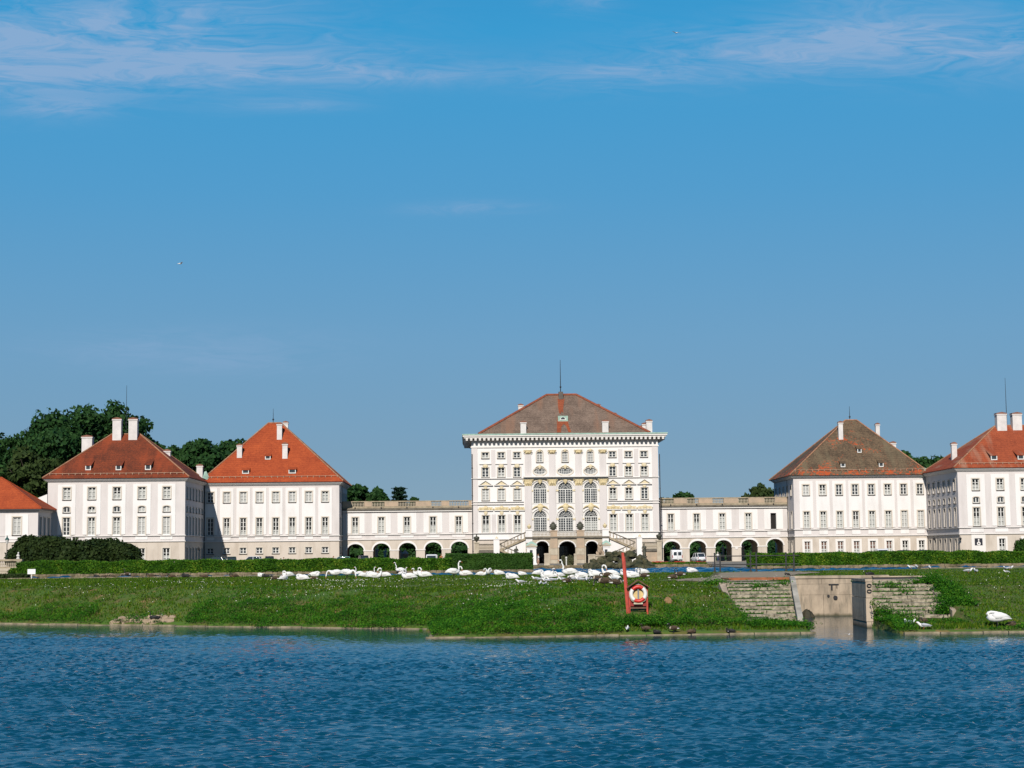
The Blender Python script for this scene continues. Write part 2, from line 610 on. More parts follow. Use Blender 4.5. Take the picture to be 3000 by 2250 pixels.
def drop(px, py):
    """where the ray of a photo pixel meets the bank"""
    d = ray(px, py)
    Y = np.arange(70, 175, .05)
    X, Z = d.x / d.y * Y, EYE.z + d.z / d.y * Y
    h = hgt(X, Y)
    k = np.argmax(h > Z)
    if not (h > Z).any():
        k = len(Y) - 1
    return Vector((X[k], Y[k], max(h[k], Z[k]) if h[k] - Z[k] < .3 else h[k]))


M_BANK = mat('grassy_soil', (.060, .125, .009), .95, .2, .9, .6, 5, col2=(.105, .10, .018), lo=.36, hi=.56, coord='World')
# brown bare patches on the bank
t = M_BANK.node_tree
b_ = t.nodes['Principled BSDF']
prev = b_.inputs['Base Color'].links[0].from_socket
gp = N(t, 'ShaderNodeNewGeometry')
nb = N(t, 'ShaderNodeTexNoise', inp={'Scale': .75, 'Detail': 6.0, 'Roughness': .68})
t.links.new(gp.outputs['Position'], nb.inputs['Vector'])
t.links.new(MIX(t, RAMP(t, nb.outputs[0], [(.575, 0.0), (.64, .9)]), prev, (.15, .090, .034)), b_.inputs['Base Color'])

gx = np.concatenate([np.linspace(-420, -60, 13), np.arange(-56, -46, 3), np.arange(-44, 40, .34), np.arange(41, 60, 3), np.linspace(64, 420, 13)])
gy = np.concatenate([np.arange(73.5, 106, .34), np.arange(107, 138, 2.2), np.arange(138, 158, 1.0)])
XX, YY = np.meshgrid(gx, gy)
ZZ = hgt(XX, YY)
nx_, ny_ = len(gx), len(gy)
idx = np.arange(nx_ * ny_).reshape(ny_, nx_)
Q = np.stack([idx[:-1, :-1], idx[:-1, 1:], idx[1:, 1:], idx[1:, :-1]], -1).reshape(-1, 4)
zq = ZZ.ravel()[Q]
Q = Q[zq.max(1) > -.7]
me = npmesh('grass_bank', np.stack([XX, YY, ZZ], -1).reshape(-1, 3), Q, M_BANK)
me.polygons.foreach_set('use_smooth', [True] * len(me.polygons))
tag(link('grass_bank', me), kind='structure')


# ------------------------------------------------------------------ water
def watermat(name, deep, str_far, near, scale=1.0, calm=None):
    m = bpy.data.materials.new(name)
    m.use_nodes = True
    t = m.node_tree
    b = t.nodes['Principled BSDF']
    b.inputs['Base Color'].default_value = (*deep, 1)
    b.inputs['Roughness'].default_value = .06
    b.inputs['IOR'].default_value = 1.333
    g = N(t, 'ShaderNodeNewGeometry')
    P = g.outputs['Position']

    def nz(sx, sy, sc_, det, rough=.55, rot=0.0):
        mp = N(t, 'ShaderNodeMapping')
        mp.inputs['Scale'].default_value = (sx, sy, 1)
        mp.inputs['Rotation'].default_value = (0, 0, rot)
        t.links.new(P, mp.inputs[0])
        n = N(t, 'ShaderNodeTexNoise', inp={'Scale': sc_ * scale, 'Detail': det, 'Roughness': rough, 'Distortion': .4})
        t.links.new(mp.outputs[0], n.inputs['Vector'])
        return n.outputs[0]
    big = nz(.8, 1.9, .55, 3, .5, .12)
    mid = nz(.75, 1.6, 2.0, 3, .55, -.08)
    fine = nz(.8, 1.5, 6.5, 2, .5, .05)
    gust = RAMP(t, nz(.06, .11, 1.0, 3), [(.34, .45), (.66, 1.25)])
    h = MATH(t, 'ADD', MATH(t, 'ADD', MATH(t, 'MULTIPLY', big, .42), MATH(t, 'MULTIPLY', mid, .40)), MATH(t, 'MULTIPLY', fine, .10))
    s = N(t, 'ShaderNodeSeparateXYZ')
    t.links.new(P, s.inputs[0])
    st = gust
    if calm:
        k = N(t, 'ShaderNodeMapRange', inp={1: calm[0], 2: calm[1], 3: 1.0, 4: calm[2]})
        t.links.new(s.outputs[1], k.inputs[0])
        st = MATH(t, 'MULTIPLY', gust, k.outputs[0])
    h = MATH(t, 'MULTIPLY', h, st)
    bp = N(t, 'ShaderNodeBump', inp={'Strength': 1.0, 'Distance': near})
    t.links.new(h, bp.inputs['Height'])
    t.links.new(bp.outputs[0], b.inputs['Normal'])
    return m


M_WATER = watermat('canal_water', (.0008, .034, .058), 1, .085, 1.3, (58, 74, .3))
M_POND = watermat('pond_water', (.002, .035, .08), 1, .12, .8)


def waves(X, Y, lam0, lam1, slope, seed, wind=1.45, spread=.75, nw=34):
    """sum of small directional waves, constant slope per wave"""
    r = np.random.default_rng(seed)
    Z = np.zeros(X.shape)
    for i in range(nw):
        lam = lam0 * (lam1 / lam0) ** ((i + r.uniform(0, 1)) / nw)
        k = 2 * pi / lam
        a = wind + r.normal(0, spread)
        ph = k * (X * cos(a) + Y * sin(a)) + r.uniform(0, 2 * pi) + .5 * np.sin(.31 * k * (X * sin(a) - Y * cos(a)) + r.uniform(0, 6))
        Z += slope / k * np.sin(ph)
    return Z * sqrt(2.0 / nw)


def water_sheet(name, xs, ys, zfun, z0, outer, m):
    X, Y = np.meshgrid(xs, ys)
    Z = zfun(X, Y) + z0
    nx, ny = len(xs), len(ys)
    ii = np.arange(nx * ny).reshape(ny, nx)
    Q = np.stack([ii[:-1, :-1], ii[:-1, 1:], ii[1:, 1:], ii[1:, :-1]], -1).reshape(-1, 4)
    V = np.stack([X, Y, Z], -1).reshape(-1, 3)
    x0, x1, y0, y1 = xs[0], xs[-1], ys[0], ys[-1]
    ox0, ox1, oy0, oy1 = outer
    k = len(V)
    V2 = np.array([(ox0, oy0, z0), (ox1, oy0, z0), (ox1, y0, z0), (ox0, y0, z0), (ox0, y1, z0), (x0, y1, z0), (x0, y0, z0), (x1, y0, z0), (x1, y1, z0), (ox1, y1, z0), (ox1, oy1, z0), (ox0, oy1, z0)])
    Q2 = np.array([(0, 1, 2, 3), (3, 6, 5, 4), (7, 2, 9, 8), (4, 9, 10, 11)]) + k
    me = npmesh(name, np.concatenate([V, V2]), np.concatenate([Q, Q2]), m)
    me.polygons.foreach_set('use_smooth', [True] * len(me.polygons))
    return tag(link(name, me), kind='structure')


def canal_waves(X, Y):
    gust = np.clip(.95 + .35 * vnoise(X, Y * 1.6, .16, 12) + .2 * vnoise(X, Y, .5, 13), .6, 1.5)
    sd = -sdist(X, Y)
    sd = np.where(inpoly(X, Y, CHAN), -1.0, sd)
    fade = np.interp(Y, [20, 26], [0, 1]) * np.interp(sd, [-1, 0, 3.5, 8, 14], [.03, .05, .11, .5, 1]) * np.clip((29 - np.abs(X)) / 2, 0, 1)
    return waves(X, Y, .13, .42, .42, 5, 1.52, .7, 48) * gust * fade


def pond_waves(X, Y):
    fade = np.interp(Y, [140, 146, 216, 222], [0, 1, 1, .2]) * np.clip((62 - np.abs(X)) / 4, 0, 1)
    return waves(X, Y, .9, 3.2, .30, 6) * fade


water_sheet('canal_water', np.arange(-29, 29.01, .125), np.concatenate([np.arange(20, 26, .12), np.arange(26, 50, .055), np.arange(50, 79, .10), np.arange(79, 99, .3)]), canal_waves, 0.0, (-420, 420, -90, 112), M_WATER)
water_sheet('pond_water', np.arange(-62, 62.01, .5), np.arange(137, 225, .24), pond_waves, 1.74, (-420, 420, 136.9, 226), M_POND)
mb = MB().add([(-420, -90, -1.2), (420, -90, -1.2), (420, 112, -1.2), (-420, 112, -1.2)], [(0, 1, 2, 3)])
tag(link('canal_bed', mb.mesh('canal_bed', mat('canal_mud', (.03, .03, .02), .9))), kind='structure')
# ------------------------------------------------------------------ forecourt behind the pond
M_COURT = mat('pale_gravel', (.24, .215, .17), .95, .1, .4, .3, 10, coord='World')
NL, NR = 2.1, 25.8
mb = MB()
for x0, x1, y0, y1 in ((-420, NL, 176, 224.5), (NR, 420, 187, 224.5), (-1500, 1500, 224.5, 3600)):
    mb.box(x0, x1, y0, y1, .2, GZ)
tag(link('forecourt_ground', mb.mesh('forecourt_ground', M_COURT)), kind='structure')

# ------------------------------------------------------------------ kerb along the water
M_KERB = mat('pale_kerb_stone', (.30, .245, .155), .9, .2, 2.0, .4, 8, col2=(.11, .095, .055), coord='World')


def slabs(root, pts, w, z0, z1, lmin, lmax, name='kerb_slab', m=None, jit=.03, inward=1):
    for (x0, y0), (x1, y1) in zip(pts, pts[1:]):
        L = sqrt((x1 - x0) ** 2 + (y1 - y0) ** 2)
        an = atan2(y1 - y0, x1 - x0)
        s_ = 0.0
        while s_ < L - .2:
            l = min(random.uniform(lmin, lmax), L - s_)
            b = MB()
            j = random.uniform(-jit, jit)
            dz = random.uniform(-jit, jit) * .7
            h = z1 - z0
            b.add([(0.012, 0, 0), (l - .012, 0, 0), (l - .012, w, 0), (.012, w, 0), (.02, .02, h * .8), (l - .02, .02, h * .8), (l - .02, w, h * .85), (.02, w, h * .85),
                   (.03, .05, h), (l - .03, .05, h), (l - .03, w - .02, h), (.03, w - .02, h)],
                  [(0, 3, 2, 1), (0, 1, 5, 4), (1, 2, 6, 5), (2, 3, 7, 6), (3, 0, 4, 7), (4, 5, 9, 8), (5, 6, 10, 9), (6, 7, 11, 10), (7, 4, 8, 11), (8, 9, 10, 11)])
            link(name, b.mesh(name, m or M_KERB), root, (x0 + cos(an) * s_ - sin(an) * j, y0 + sin(an) * s_ + cos(an) * j, z0 + dz), (0, 0, an + random.uniform(-.004, .004)))
            s_ += l


k1 = thing('water_edge_kerb', 'long pale stone kerb at the canal edge left of the grassy headland', 'kerb', (0, 0, 0), group='stone kerbs along the canal')
slabs(k1, [(-44, 98.0), (-29.3, 97.6), (-16.3, 90.6), (-4.3, 84.4)], .26, -.35, .055, 1.0, 2.4)
k2 = thing('water_edge_kerb', 'pale stone kerb at the canal edge below the red lifebuoy stand', 'kerb', (0, 0, 0), group='stone kerbs along the canal')
slabs(k2, [(-4.1, 84.2), (-3.8, 75.1)], .28, -.35, .06, 1.0, 2.2)
slabs(k2, [(-3.9, 75.1), (4.6, 75.7), (13.3, 75.9)], .26, -.35, .055, 1.0, 2.4)
k3 = thing('water_edge_kerb', 'pale stone kerb at the canal edge under the large standing swan', 'kerb', (0, 0, 0), group='stone kerbs along the canal')
slabs(k3, [(16.9, 74.7), (22.6, 74.9), (36, 74.8)], .26, -.35, .055, 1.0, 2.4)
k4 = thing('pond_kerb', 'pale stone kerb on the near edge of the pond behind the grass', 'kerb', (0, 0, 0), group='stone kerbs along the pond')
slabs(k4, [(-50, 138.6), (-30, 138.7), (-18, 139.6)], .8, 1.5, 2.17, 1.5, 2.6)
k5 = thing('pond_kerb', 'pale pond kerb at the right edge behind the gulls', 'kerb', (0, 0, 0), group='stone kerbs along the pond')
slabs(k5, [(36, 151.8), (60, 155.5)], .9, 1.5, 2.12, 1.5, 2.6)
k6 = thing('pond_kerb', 'pale far kerb of the pond below the red flower bed and rocks', 'kerb', (0, 0, 0), group='stone kerbs along the pond')
slabs(k6, [(NL, 222.6), (NR, 222.6)], 1.2, 1.3, 1.86, 1.6, 2.6)

# ------------------------------------------------------------------ rough stone embankment walls under the hedges
M_EMB = mat('mossy_embankment_stone', (.27, .21, .13), .95, .2, 1.3, .5, 6, col2=(.10, .085, .045), lo=.38, hi=.6, coord='World')
EMBM = [None] * 6
for i in range(6):
    b = MB()
    l, h = (.62, .25)
    rings = []
    for xx, k in ((0, .82), (.04, .98), (l * .5, 1.0), (l - .04, .97), (l, .8)):
        rings.append([(xx, (-.30 + random.uniform(-.02, .03)) if a < 2 else .05, (random.uniform(.0, .02) if a in (0, 3) else h * k + random.uniform(-.02, .02))) for a in range(4)])
    b.loft([[r[0], r[1], r[2], r[3]] for r in rings])
    EMBM[i] = b.mesh('stone', M_EMB)


def embank(label, x0, x1, y, z0, zt):
    root = thing('embankment_wall', label, 'stone wall', ((x0 + x1) / 2, y, z0), group='rough stone embankment walls under the hedges')
    b = MB().box(x0 - root.location.x, x1 - root.location.x, -.12, .35, -.4, zt - z0 - .03)
    link('wall_core', b.mesh('wall_core', M_EMB), root)
    n = 0
    for row in range(2):
        x = x0 + row * .3
        while x < x1 - .5:
            s_ = random.uniform(.75, 1.35)
            o = link('stone', random.choice(EMBM), root, (x - root.location.x, random.uniform(-.04, .04), row * .25 - .02), (0, 0, random.uniform(-.04, .04)))
            o.scale = (s_, 1, random.uniform(.9, 1.15))
            x += .62 * s_ + .02
            n += 1


embank('rough stone wall at the pond under the long left hedge', -54, NL - .2, 175.7, 1.68, 2.16)
embank('rough stone wall at the pond under the right hedge', NR + .1, 58, 186.6, 1.68, 2.14)
embank('mossy stone wall at the pond below the terrace and flower bed', NL + .2, NR - .2, 224.0, 1.78, 2.2)

# ------------------------------------------------------------------ lock: channel walls, pier, steps
M_CONC = mat('stained_pale_concrete', (.50, .40, .295), .95, .2, .9, .5, 7, col2=(.26, .205, .15), lo=.33, hi=.6, coord='World', stretch=(1, 1, .55))
t = M_CONC.node_tree
b_ = t.nodes['Principled BSDF']
prev = b_.inputs['Base Color'].links[0].from_socket
gp = N(t, 'ShaderNodeNewGeometry')
sp_ = N(t, 'ShaderNodeSeparateXYZ')
t.links.new(gp.outputs['Position'], sp_.inputs[0])
mpp = N(t, 'ShaderNodeMapping')
mpp.inputs['Scale'].default_value = (3.2, 3.2, .5)
t.links.new(gp.outputs['Position'], mpp.inputs[0])
ns_ = N(t, 'ShaderNodeTexNoise', inp={'Scale': 1.0, 'Detail': 6.0, 'Roughness': .7})
t.links.new(mpp.outputs[0], ns_.inputs['Vector'])
# runs of grime, and the algae line at the water
run = MIX(t, RAMP(t, ns_.outputs[0], [(.50, 0.0), (.68, .75)]), prev, (.115, .10, .075))
wet = MATH(t, 'ADD', sp_.outputs[2], MATH(t, 'MULTIPLY', ns_.outputs[0], .35))
t.links.new(MIX(t, RAMP(t, wet, [(.20, .9), (.36, 0.0)]), run, (.035, .035, .018)), b_.inputs['Base Color'])
M_CONCD = mat('blotched_grey_concrete', (.50, .46, .39), .95, .25, 1.1, .5, 7, col2=(.28, .26, .21), coord='World', stretch=(1, 1, .35))  # grey concrete blotched in two tones, slightly paler than the stained one
M_STEP = mat('rough_step_stone', (.38, .33, .24), .95, .2, 5.0, .9, 12, col2=(.13, .115, .075), lo=.36, hi=.58, coord='World')
root = thing('lock_wall', 'pale concrete end wall of the small lock channel, three block courses', 'concrete wall', (17.6, 96.2, 0))
for z0, z1, xs in ((-.5, 1.19, (15.55, 17.3, 21.0)), (1.20, 1.79, (15.55, 18.0, 21.0)), (1.80, 2.10, (15.55, 17.2, 19.0, 21.0)), (2.11, 2.26, (15.5, 21.0))):
    for a, b2 in zip(xs, xs[1:]):
        o = link('concrete_block', MB().box(a - 17.6 + .008, b2 - 17.6 - .008, 0 if z0 < 2 else -.06, .4, z0, z1).mesh('concrete_block', M_CONC), root)
link('iron_bracket', MB().box(0.0, .56, -.06, .0, 1.74, 1.80).box(.12, .22, -.05, 0, 1.45, 1.74).box(.44, .48, -.05, 0, 1.55, 1.74).mesh('iron_bracket', M_IRON), root)
for x, z, r in ((-.03, 1.13, .07), (.36, 1.03, .12)):
    link('drain_outlet', MB().tube([(x, -.07, z), (x, .1, z)], r, 10).mesh('drain_outlet', M_IRON), root)

root = thing('lock_side_wall', 'dark narrow side wall between the left steps and the lock channel', 'concrete wall', (14.1, 86, 0))


def slabwall(pa, pb, th, za, zb, z0):
    (x0, y0), (x1, y1) = pa, pb
    return MB().add([(x0, y0, z0), (x1, y1, z0), (x1 - th, y1, z0), (x0 - th, y0, z0), (x0, y0, za), (x1, y1, zb), (x1 - th, y1, zb), (x0 - th, y0, za)],
                    [(0, 3, 2, 1), (4, 5, 6, 7), (0, 1, 5, 4), (1, 2, 6, 5), (2, 3, 7, 6), (3, 0, 4, 7)])


b = slabwall((1.6, 10.2), (.01, .01), .26, 2.24, 2.18, -.5)
link('concrete_block', b.mesh('concrete_block', M_CONCD), root)
b = slabwall((0, 0), (-.72, -6.2), .26, 2.17, .55, -.5)
link('concrete_block', b.mesh('concrete_block', M_CONCD), root)

root = thing('lock_pier', 'weathered concrete pier standing in the water right of the lock channel', 'pier', (16.7, 82.7, 0))
fp = [(-.17, -1.9), (.13, -1.9), (.24, 2.0), (-.06, 2.0)]
for z0, z1, gx_ in ((-.6, .28, 0), (.30, 1.39, .015), (1.41, 2.14, 0), (2.16, 2.28, .02)):
    b = MB()
    n = len(fp)
    vs = [(x + gx_ * (1 if x > .05 else -1), y, z0) for x, y in fp] + [(x + gx_ * (1 if x > .05 else -1), y, z1) for x, y in fp]
    b.add(vs, [(0, 1, 2, 3), (7, 6, 5, 4), (0, 4, 5, 1), (1, 5, 6, 2), (2, 6, 7, 3)], 0)
    b.add(vs, [(3, 7, 4, 0)], 0)
    link('stone_block', b.mesh('stone_block', [M_CONC, M_CONCD]), root)
for z in (1.98, 1.72):
    link('iron_ring', MB().tube([(-.02 + .1 * cos(a), -1.95, z + .07 * sin(a)) for a in np.linspace(0, 2 * pi, 13)], .022, 6).mesh('iron_ring', M_IRON), root)


def steps(label, xl, xr, yt, yb, zt, zb, n, shape=None):
    root = thing('stone_steps', label, 'stone steps', ((xl + xr) / 2, yt, zb), group='overgrown stone steps beside the lock')
    rx, ry = root.location.x, root.location.y
    dy, dz = (yt - yb) / n, (zt - zb) / n
    for i in range(n):
        y, z = yb + dy * i, zb + dz * (i + 1)
        xr2 = shape(y) if shape else xr
        st = link('step', MB().box(xl - rx, xr2 - rx, y + .16 - ry, y + dy + .2 - ry, -.5, z - zb - .025).mesh('step', M_STEP), root)
        x = xl + random.uniform(0, .1)
        while x < xr2 - .12:
            l = min(random.uniform(.35, 1.3), xr2 - x)
            b = MB()
            a1, a2 = random.uniform(-.03, .02), random.uniform(-.03, .02)
            h = z - zb + random.uniform(-.025, .015)
            b.add([(0.008, a1, h - .17), (l - .008, a2, h - .17), (l - .008, .28, h - .17), (.008, .28, h - .17), (.02, a1 + .015, h - .02), (l - .02, a2 + .02, h - .02), (l - .02, .27, h), (.02, .27, h)],
                  [(0, 3, 2, 1), (4, 5, 6, 7), (0, 1, 5, 4), (1, 2, 6, 5), (2, 3, 7, 6), (3, 0, 4, 7)])
            if random.random() > .06:
                link('stone', b.mesh('stone', M_STEP), st, (x - rx, y - ry, 0))
            x += l + .01
    return root


def chan_left(y):
    return float(np.interp(y, [79.5, 86, 96.3], [13.35, 14.1, 15.7])) - .27


s1 = steps('left flight of overgrown stone steps down to the water', 10.62, 14, 86.2, 80.9, 2.03, .36, 10, chan_left)
s2 = steps('right flight of overgrown stone steps behind the pier', 17.32, 20.75, 87.4, 81.7, 2.10, .40, 10)
for root, xs in ((s1, ((10.32, 10.62, 86.6, 2.10), (10.22, 10.42, 81.0, .75))), (s2, ((20.76, 21.14, 87.8, 2.16), (20.66, 20.92, 81.2, .75)))):
    (a, b2, y0, z0), (c, d2, y1, z1) = xs
    rx, ry, rz = root.location
    b = MB().add([(a - rx, y0 - ry, -.4), (b2 - rx, y0 - ry, -.4), (d2 - rx, y1 - ry, -.4), (c - rx, y1 - ry, -.4),
                  (a - rx, y0 - ry, z0 - rz), (b2 - rx, y0 - ry, z0 - rz), (d2 - rx, y1 - ry, z1 - rz), (c - rx, y1 - ry, z1 - rz)],
                 [(0, 3, 2, 1), (4, 5, 6, 7), (0, 1, 5, 4), (1, 2, 6, 5), (2, 3, 7, 6), (3, 0, 4, 7)])
    link('side_kerb', b.mesh('side_kerb', M_CONC), root)
link('landing', MB().box(10.62 - s1.location.x, 14.0 - s1.location.x, .22, 3.5, -.5, 2.06 - .36).mesh('landing', M_CONC), s1)
link('landing', MB().box(17.72 - s2.location.x, 21.1 - s2.location.x, .22, 2.0, -.5, 2.13 - .40).mesh('landing', M_CONC), s2)
o = tag(link('edge_beam', MB().box(-1.6, 1.6, -.12, .2, -.3, .02, 1).box(-1.62, 1.62, -.16, .3, .02, .08, 0).mesh('edge_beam', [M_CONC, M_GUTTER]), loc=(20.95, 92.6, 2.17)),  # beam body coloured near black: shade and wet of its front face
        'low concrete beam with shade-coloured front in the grass above the right steps', 'beam')
o = tag(link('rusty_plate', MB().box(-1.75, 1.75, -1.9, 1.9, -.1, .0).box(-1.75, 1.75, -1.96, -1.9, -.1, .05).mesh('rusty_plate', mat('rusted_steel', (.36, .125, .045), .9, .2, 2, .4, 8, col2=(.22, .08, .035))), loc=(14.2, 101.5, 2.10)),
        'flat rust-red steel cover plate lying above the left steps', 'steel plate')

# bare sandy path to the footbridge
pp = [(2010, 1704), (2120, 1706), (2325, 1700), (2330, 1687), (2420, 1676), (2330, 1674.5), (2170, 1675.5), (2090, 1679), (2075, 1692), (1985, 1697), (1930, 1701)]
pts = []
for px, py in pp:
    q = drop(px, py)
    pts.append((q.x, q.y))
tr = tessellate_polygon([[Vector((x, y, 0)) for x, y in pts]])
M_PATH = mat('trodden_sandy_soil', (.34, .27, .185), .95, .12, 1.2, .4, 8, col2=(.23, .19, .12), coord='World')
ax = np.arange(min(p[0] for p in pts), max(p[0] for p in pts), .5)
ayy = np.arange(min(p[1] for p in pts), max(p[1] for p in pts), .5)
AX, AY = np.meshgrid(ax, ayy)
ok = inpoly(AX + .25 * np.sin(AY * 3), AY + .3 * np.sin(AX * 2.7), pts)
AZ = hgt(AX, AY) + .03
ids = np.arange(AX.size).reshape(AX.shape)
Q = np.stack([ids[:-1, :-1], ids[:-1, 1:], ids[1:, 1:], ids[1:, :-1]], -1).reshape(-1, 4)
Q = Q[ok.ravel()[Q].all(1) & (AZ.ravel()[Q].min(1) > 1.5)]
tag(link('sandy_path', npmesh('sandy_path', np.stack([AX, AY, AZ], -1).reshape(-1, 3), Q, M_PATH)), kind='structure')

# ------------------------------------------------------------------ grass, weeds and daisies on the bank
M_GRASS = leafmat('grass_blades', (.028, .075, .004), (.085, .185, .008), .9, .25, (.17, .20, .022), .5)
M_WEED = leafmat('bank_weeds', (.011, .062, .004), (.042, .165, .008), 1.1, .2, (.11, .25, .016), .45)
M_DAISY = mat('white_petals', (.78, .76, .70), .8, .02)


def scatter(n, y0, y1, xmax=None):
    y = y0 + (y1 - y0) * rng.random(n)
    x = (rng.random(n) * 2 - 1) * (y * .312 + 1.5)
    return x, y


x, y = scatter(430000, 75, 141)
d = sdist(x, y)
h = hgt(x, y)
keep = (d > .5) & (h > .1) & (rng.random(len(x)) < np.interp(d, [0, 10, 25, 60], [1, .8, .35, .25])) & (y < pond_edge(x) - .6)
pathm = inpoly(x, y, pts)
keep &= ~pathm
for a, b2, y0_, y1_ in ((10.3, 14.3, 80.6, 90), (16.3, 21.2, 80.6, 90)):
    keep &= ~((x > a) & (x < b2) & (y > y0_) & (y < y1_))
bare = vnoise(x, y * .8, .8, 5) > .62
keep &= ~(bare & (rng.random(len(x)) < .85))
x, y, h, d = x[keep], y[keep], h[keep], d[keep]
n = len(x)
an = rng.uniform(0, pi, n)
hh = rng.uniform(.03, .13, n) * np.interp(d, [0, 6, 12], [1.5, 1.15, .8]) * (1 + .5 * vnoise(x, y, 1.2, 8))
wd_ = rng.uniform(.02, .045, n)
V = np.empty((n, 3, 3))
lean = rng.normal(0, .05, (n, 2))
V[:, 0] = np.stack([x - np.cos(an) * wd_, y - np.sin(an) * wd_, h - .01], -1)
V[:, 1] = np.stack([x + np.cos(an) * wd_, y + np.sin(an) * wd_, h - .01], -1)
V[:, 2] = np.stack([x + lean[:, 0], y + lean[:, 1], h + hh], -1)
tag(link('grass', npmesh('grass', V.reshape(-1, 3), np.arange(n * 3).reshape(n, 3), M_GRASS)), 'short green grass covering the bank', kind='stuff')

# weeds near the water
x, y = scatter(1150000, 75, 99)
d = sdist(x, y)
belt = np.where(x < -23.5, 2.6 + 1.2 * vnoise(x, y, .5, 2), np.where(x < -4, 3.4 + 1.3 * vnoise(x, y, .5, 3), np.where(x < 4.5, 4.4 + 1.2 * vnoise(x, y, .5, 4), np.where(x < 10.4, 3.6 + 1.2 * vnoise(x, y, .6, 4), 3.2 + .8 * vnoise(x, y, .7, 6)))))
belt = np.where((x > -23.3) & (x < -17.6), belt - 2.6, belt)
belt = np.where((x > 20.8), 1.0 + 1.4 * vnoise(x, y, .6, 6), belt)
belt = np.where((x > 4.6) & (x < 6.9) & (y > 78.3) & (y < 80.5), .5, belt)
belt = np.where((x > 16.8) & (x < 17.6), 6, belt)
over = (vnoise(x, y, .9, 44) > .1) & (((x > -17) & (x < -4.2)) | ((x > -3.2) & (x < 4.2)))
keep = (d > np.where(over, -.34, .10)) & (d < belt * 1.9) & ~inpoly(x, y, CHAN)
# bare waterside soil on the headland, right part
keep &= ~((x > 4.8) & (d < 1.1) & (x < 13))
keep &= ~((x > 10.5) & (x < 14.1) & (y > 81.2))
keep &= ~((x > 17.6) & (x < 20.8) & ((y > 82.2) | (d < 3)))
dens = np.interp(d / np.maximum(belt, .1), [0, .6, 1, 1.35, 1.9], [1, .9, .42, .16, .03])
keep &= rng.random(len(x)) < dens * .95 * np.clip(.22 + 1.0 * (.5 + .5 * vnoise(x, y, 1.9, 9)) + .3 * vnoise(x, y, 5, 10), .08, 1)
x, y, d, belt = x[keep], y[keep], d[keep], belt[keep]
h = np.maximum(hgt(x, y), .02)
clump = .5 + .5 * vnoise(x, y, 1.9, 9)
top = np.clip(.05 + .52 * clump ** 1.4 + .10 * vnoise(x, y, 5, 10), .04, .62) * np.interp(d / belt, [-.3, 0, .5, 1, 1.9], [.35, .95, 1, .5, .25])
z = h + top * rng.random(len(x)) ** .5
V1, Q1 = leaves(np.stack([x, y - .10 * clump, z], -1), rng.uniform(.026, .056, len(x)), np.array([0, -.45, .6]), .42)
# overgrowth on the steps
pts_s = []
for (a, b2, yt, yb, zt, zb) in ((10.62, 13.6, 86.2, 80.9, 2.03, .36), (17.12, 20.75, 87.4, 81.7, 2.1, .4)):
    for i in range(10):
        yy, zz = yb + (yt - yb) / 10 * (i + 1) - .03, zb + (zt - zb) / 10 * (i + 1)
        xs = rng.uniform(a, b2, 620)
        k = vnoise(xs, np.full(620, yy), 1.5, 21 + i) > -.22
        xs = xs[k]
        pts_s.append(np.stack([xs, yy + rng.normal(0, .04, len(xs)), zz + rng.uniform(-.035, .03, len(xs))], -1))
for cx, cy, cz, r, hh_, k in ((12.25, 85.5, 1.78, .6, .34, 700), (13.5, 85.8, 1.9, .3, .34, 260), (18.9, 86.3, 1.75, .7, .32, 800), (19.5, 85.4, 1.5, .45, .25, 300), (20.4, 86.6, 1.95, .4, .3, 500), (17.6, 82.0, .45, .45, .7, 1100), (18.4, 81.6, .35, .8, .45, 1100), (21.15, 83.4, 1.1, .6, .7, 3000), (21.3, 85.2, 1.6, .5, .6, 2200), (21.1, 86.9, 1.95, .5, .5, 1600), (20.9, 82.4, .8, .5, .6, 1800), (21.6, 82.4, .9, .6, .5, 1800), (21.6, 83.8, 1.3, .6, .5, 1800), (21.7, 85.2, 1.6, .5, .4, 1300), (20.6, 82.0, .6, .6, .6, 1800),
                              (10.5, 81.0, .5, .5, .5, 1200), (21.1, 86.5, 2.0, .45, .45, 900), (10.2, 86.8, 2.0, .7, .3, 900), (12.0, 79.5, .25, 1.5, .28, 1700), (5.9, 77.7, .45, 1.3, .42, 3600)):
    q = rng.normal(size=(k, 3)) * np.array([r * .55, r * .35, hh_ * .45])
    q[:, 2] = np.abs(q[:, 2])
    pts_s.append(q + np.array([cx, cy, cz]))
P_ = np.concatenate(pts_s)
V2, Q2 = leaves(P_, rng.uniform(.03, .058, len(P_)), np.array([0, -.4, .7]), .48)
V, Q = cat_vq([(V1, Q1), (V2, Q2)])
tag(link('bank_weeds', npmesh('bank_weeds', V, Q, M_WEED)), 'leafy green weeds growing along the waterline and steps', kind='stuff')

x, y = scatter(40000, 76, 116)
d = sdist(x, y)
cx = vnoise(x, y, .45, 31)
keep = (d > 1.5) & (hgt(x, y) > .3) & (rng.random(len(x)) < np.interp(d, [1.5, 4, 12, 30], [.05, .5, .45, .12]) * np.clip(.30 + .9 * cx, .03, 1)) & ~pathm[:1].any()
keep &= ~((x > 10.3) & (x < 21.2) & (y < 90)) & (rng.random(len(x)) < np.interp(x, [-26, -14, 0, 3, 12], [.25, 1, 1, .3, .22]))
x, y = x[keep], y[keep]
V, Q = leaves(np.stack([x, y, hgt(x, y) + .10], -1), rng.uniform(.010, .028, len(x)), np.array([0, -.6, .8]), .9)
tag(link('daisies', npmesh('daisies', V, Q, M_DAISY)), 'tiny white daisies and feathers scattered over the grass', kind='stuff')

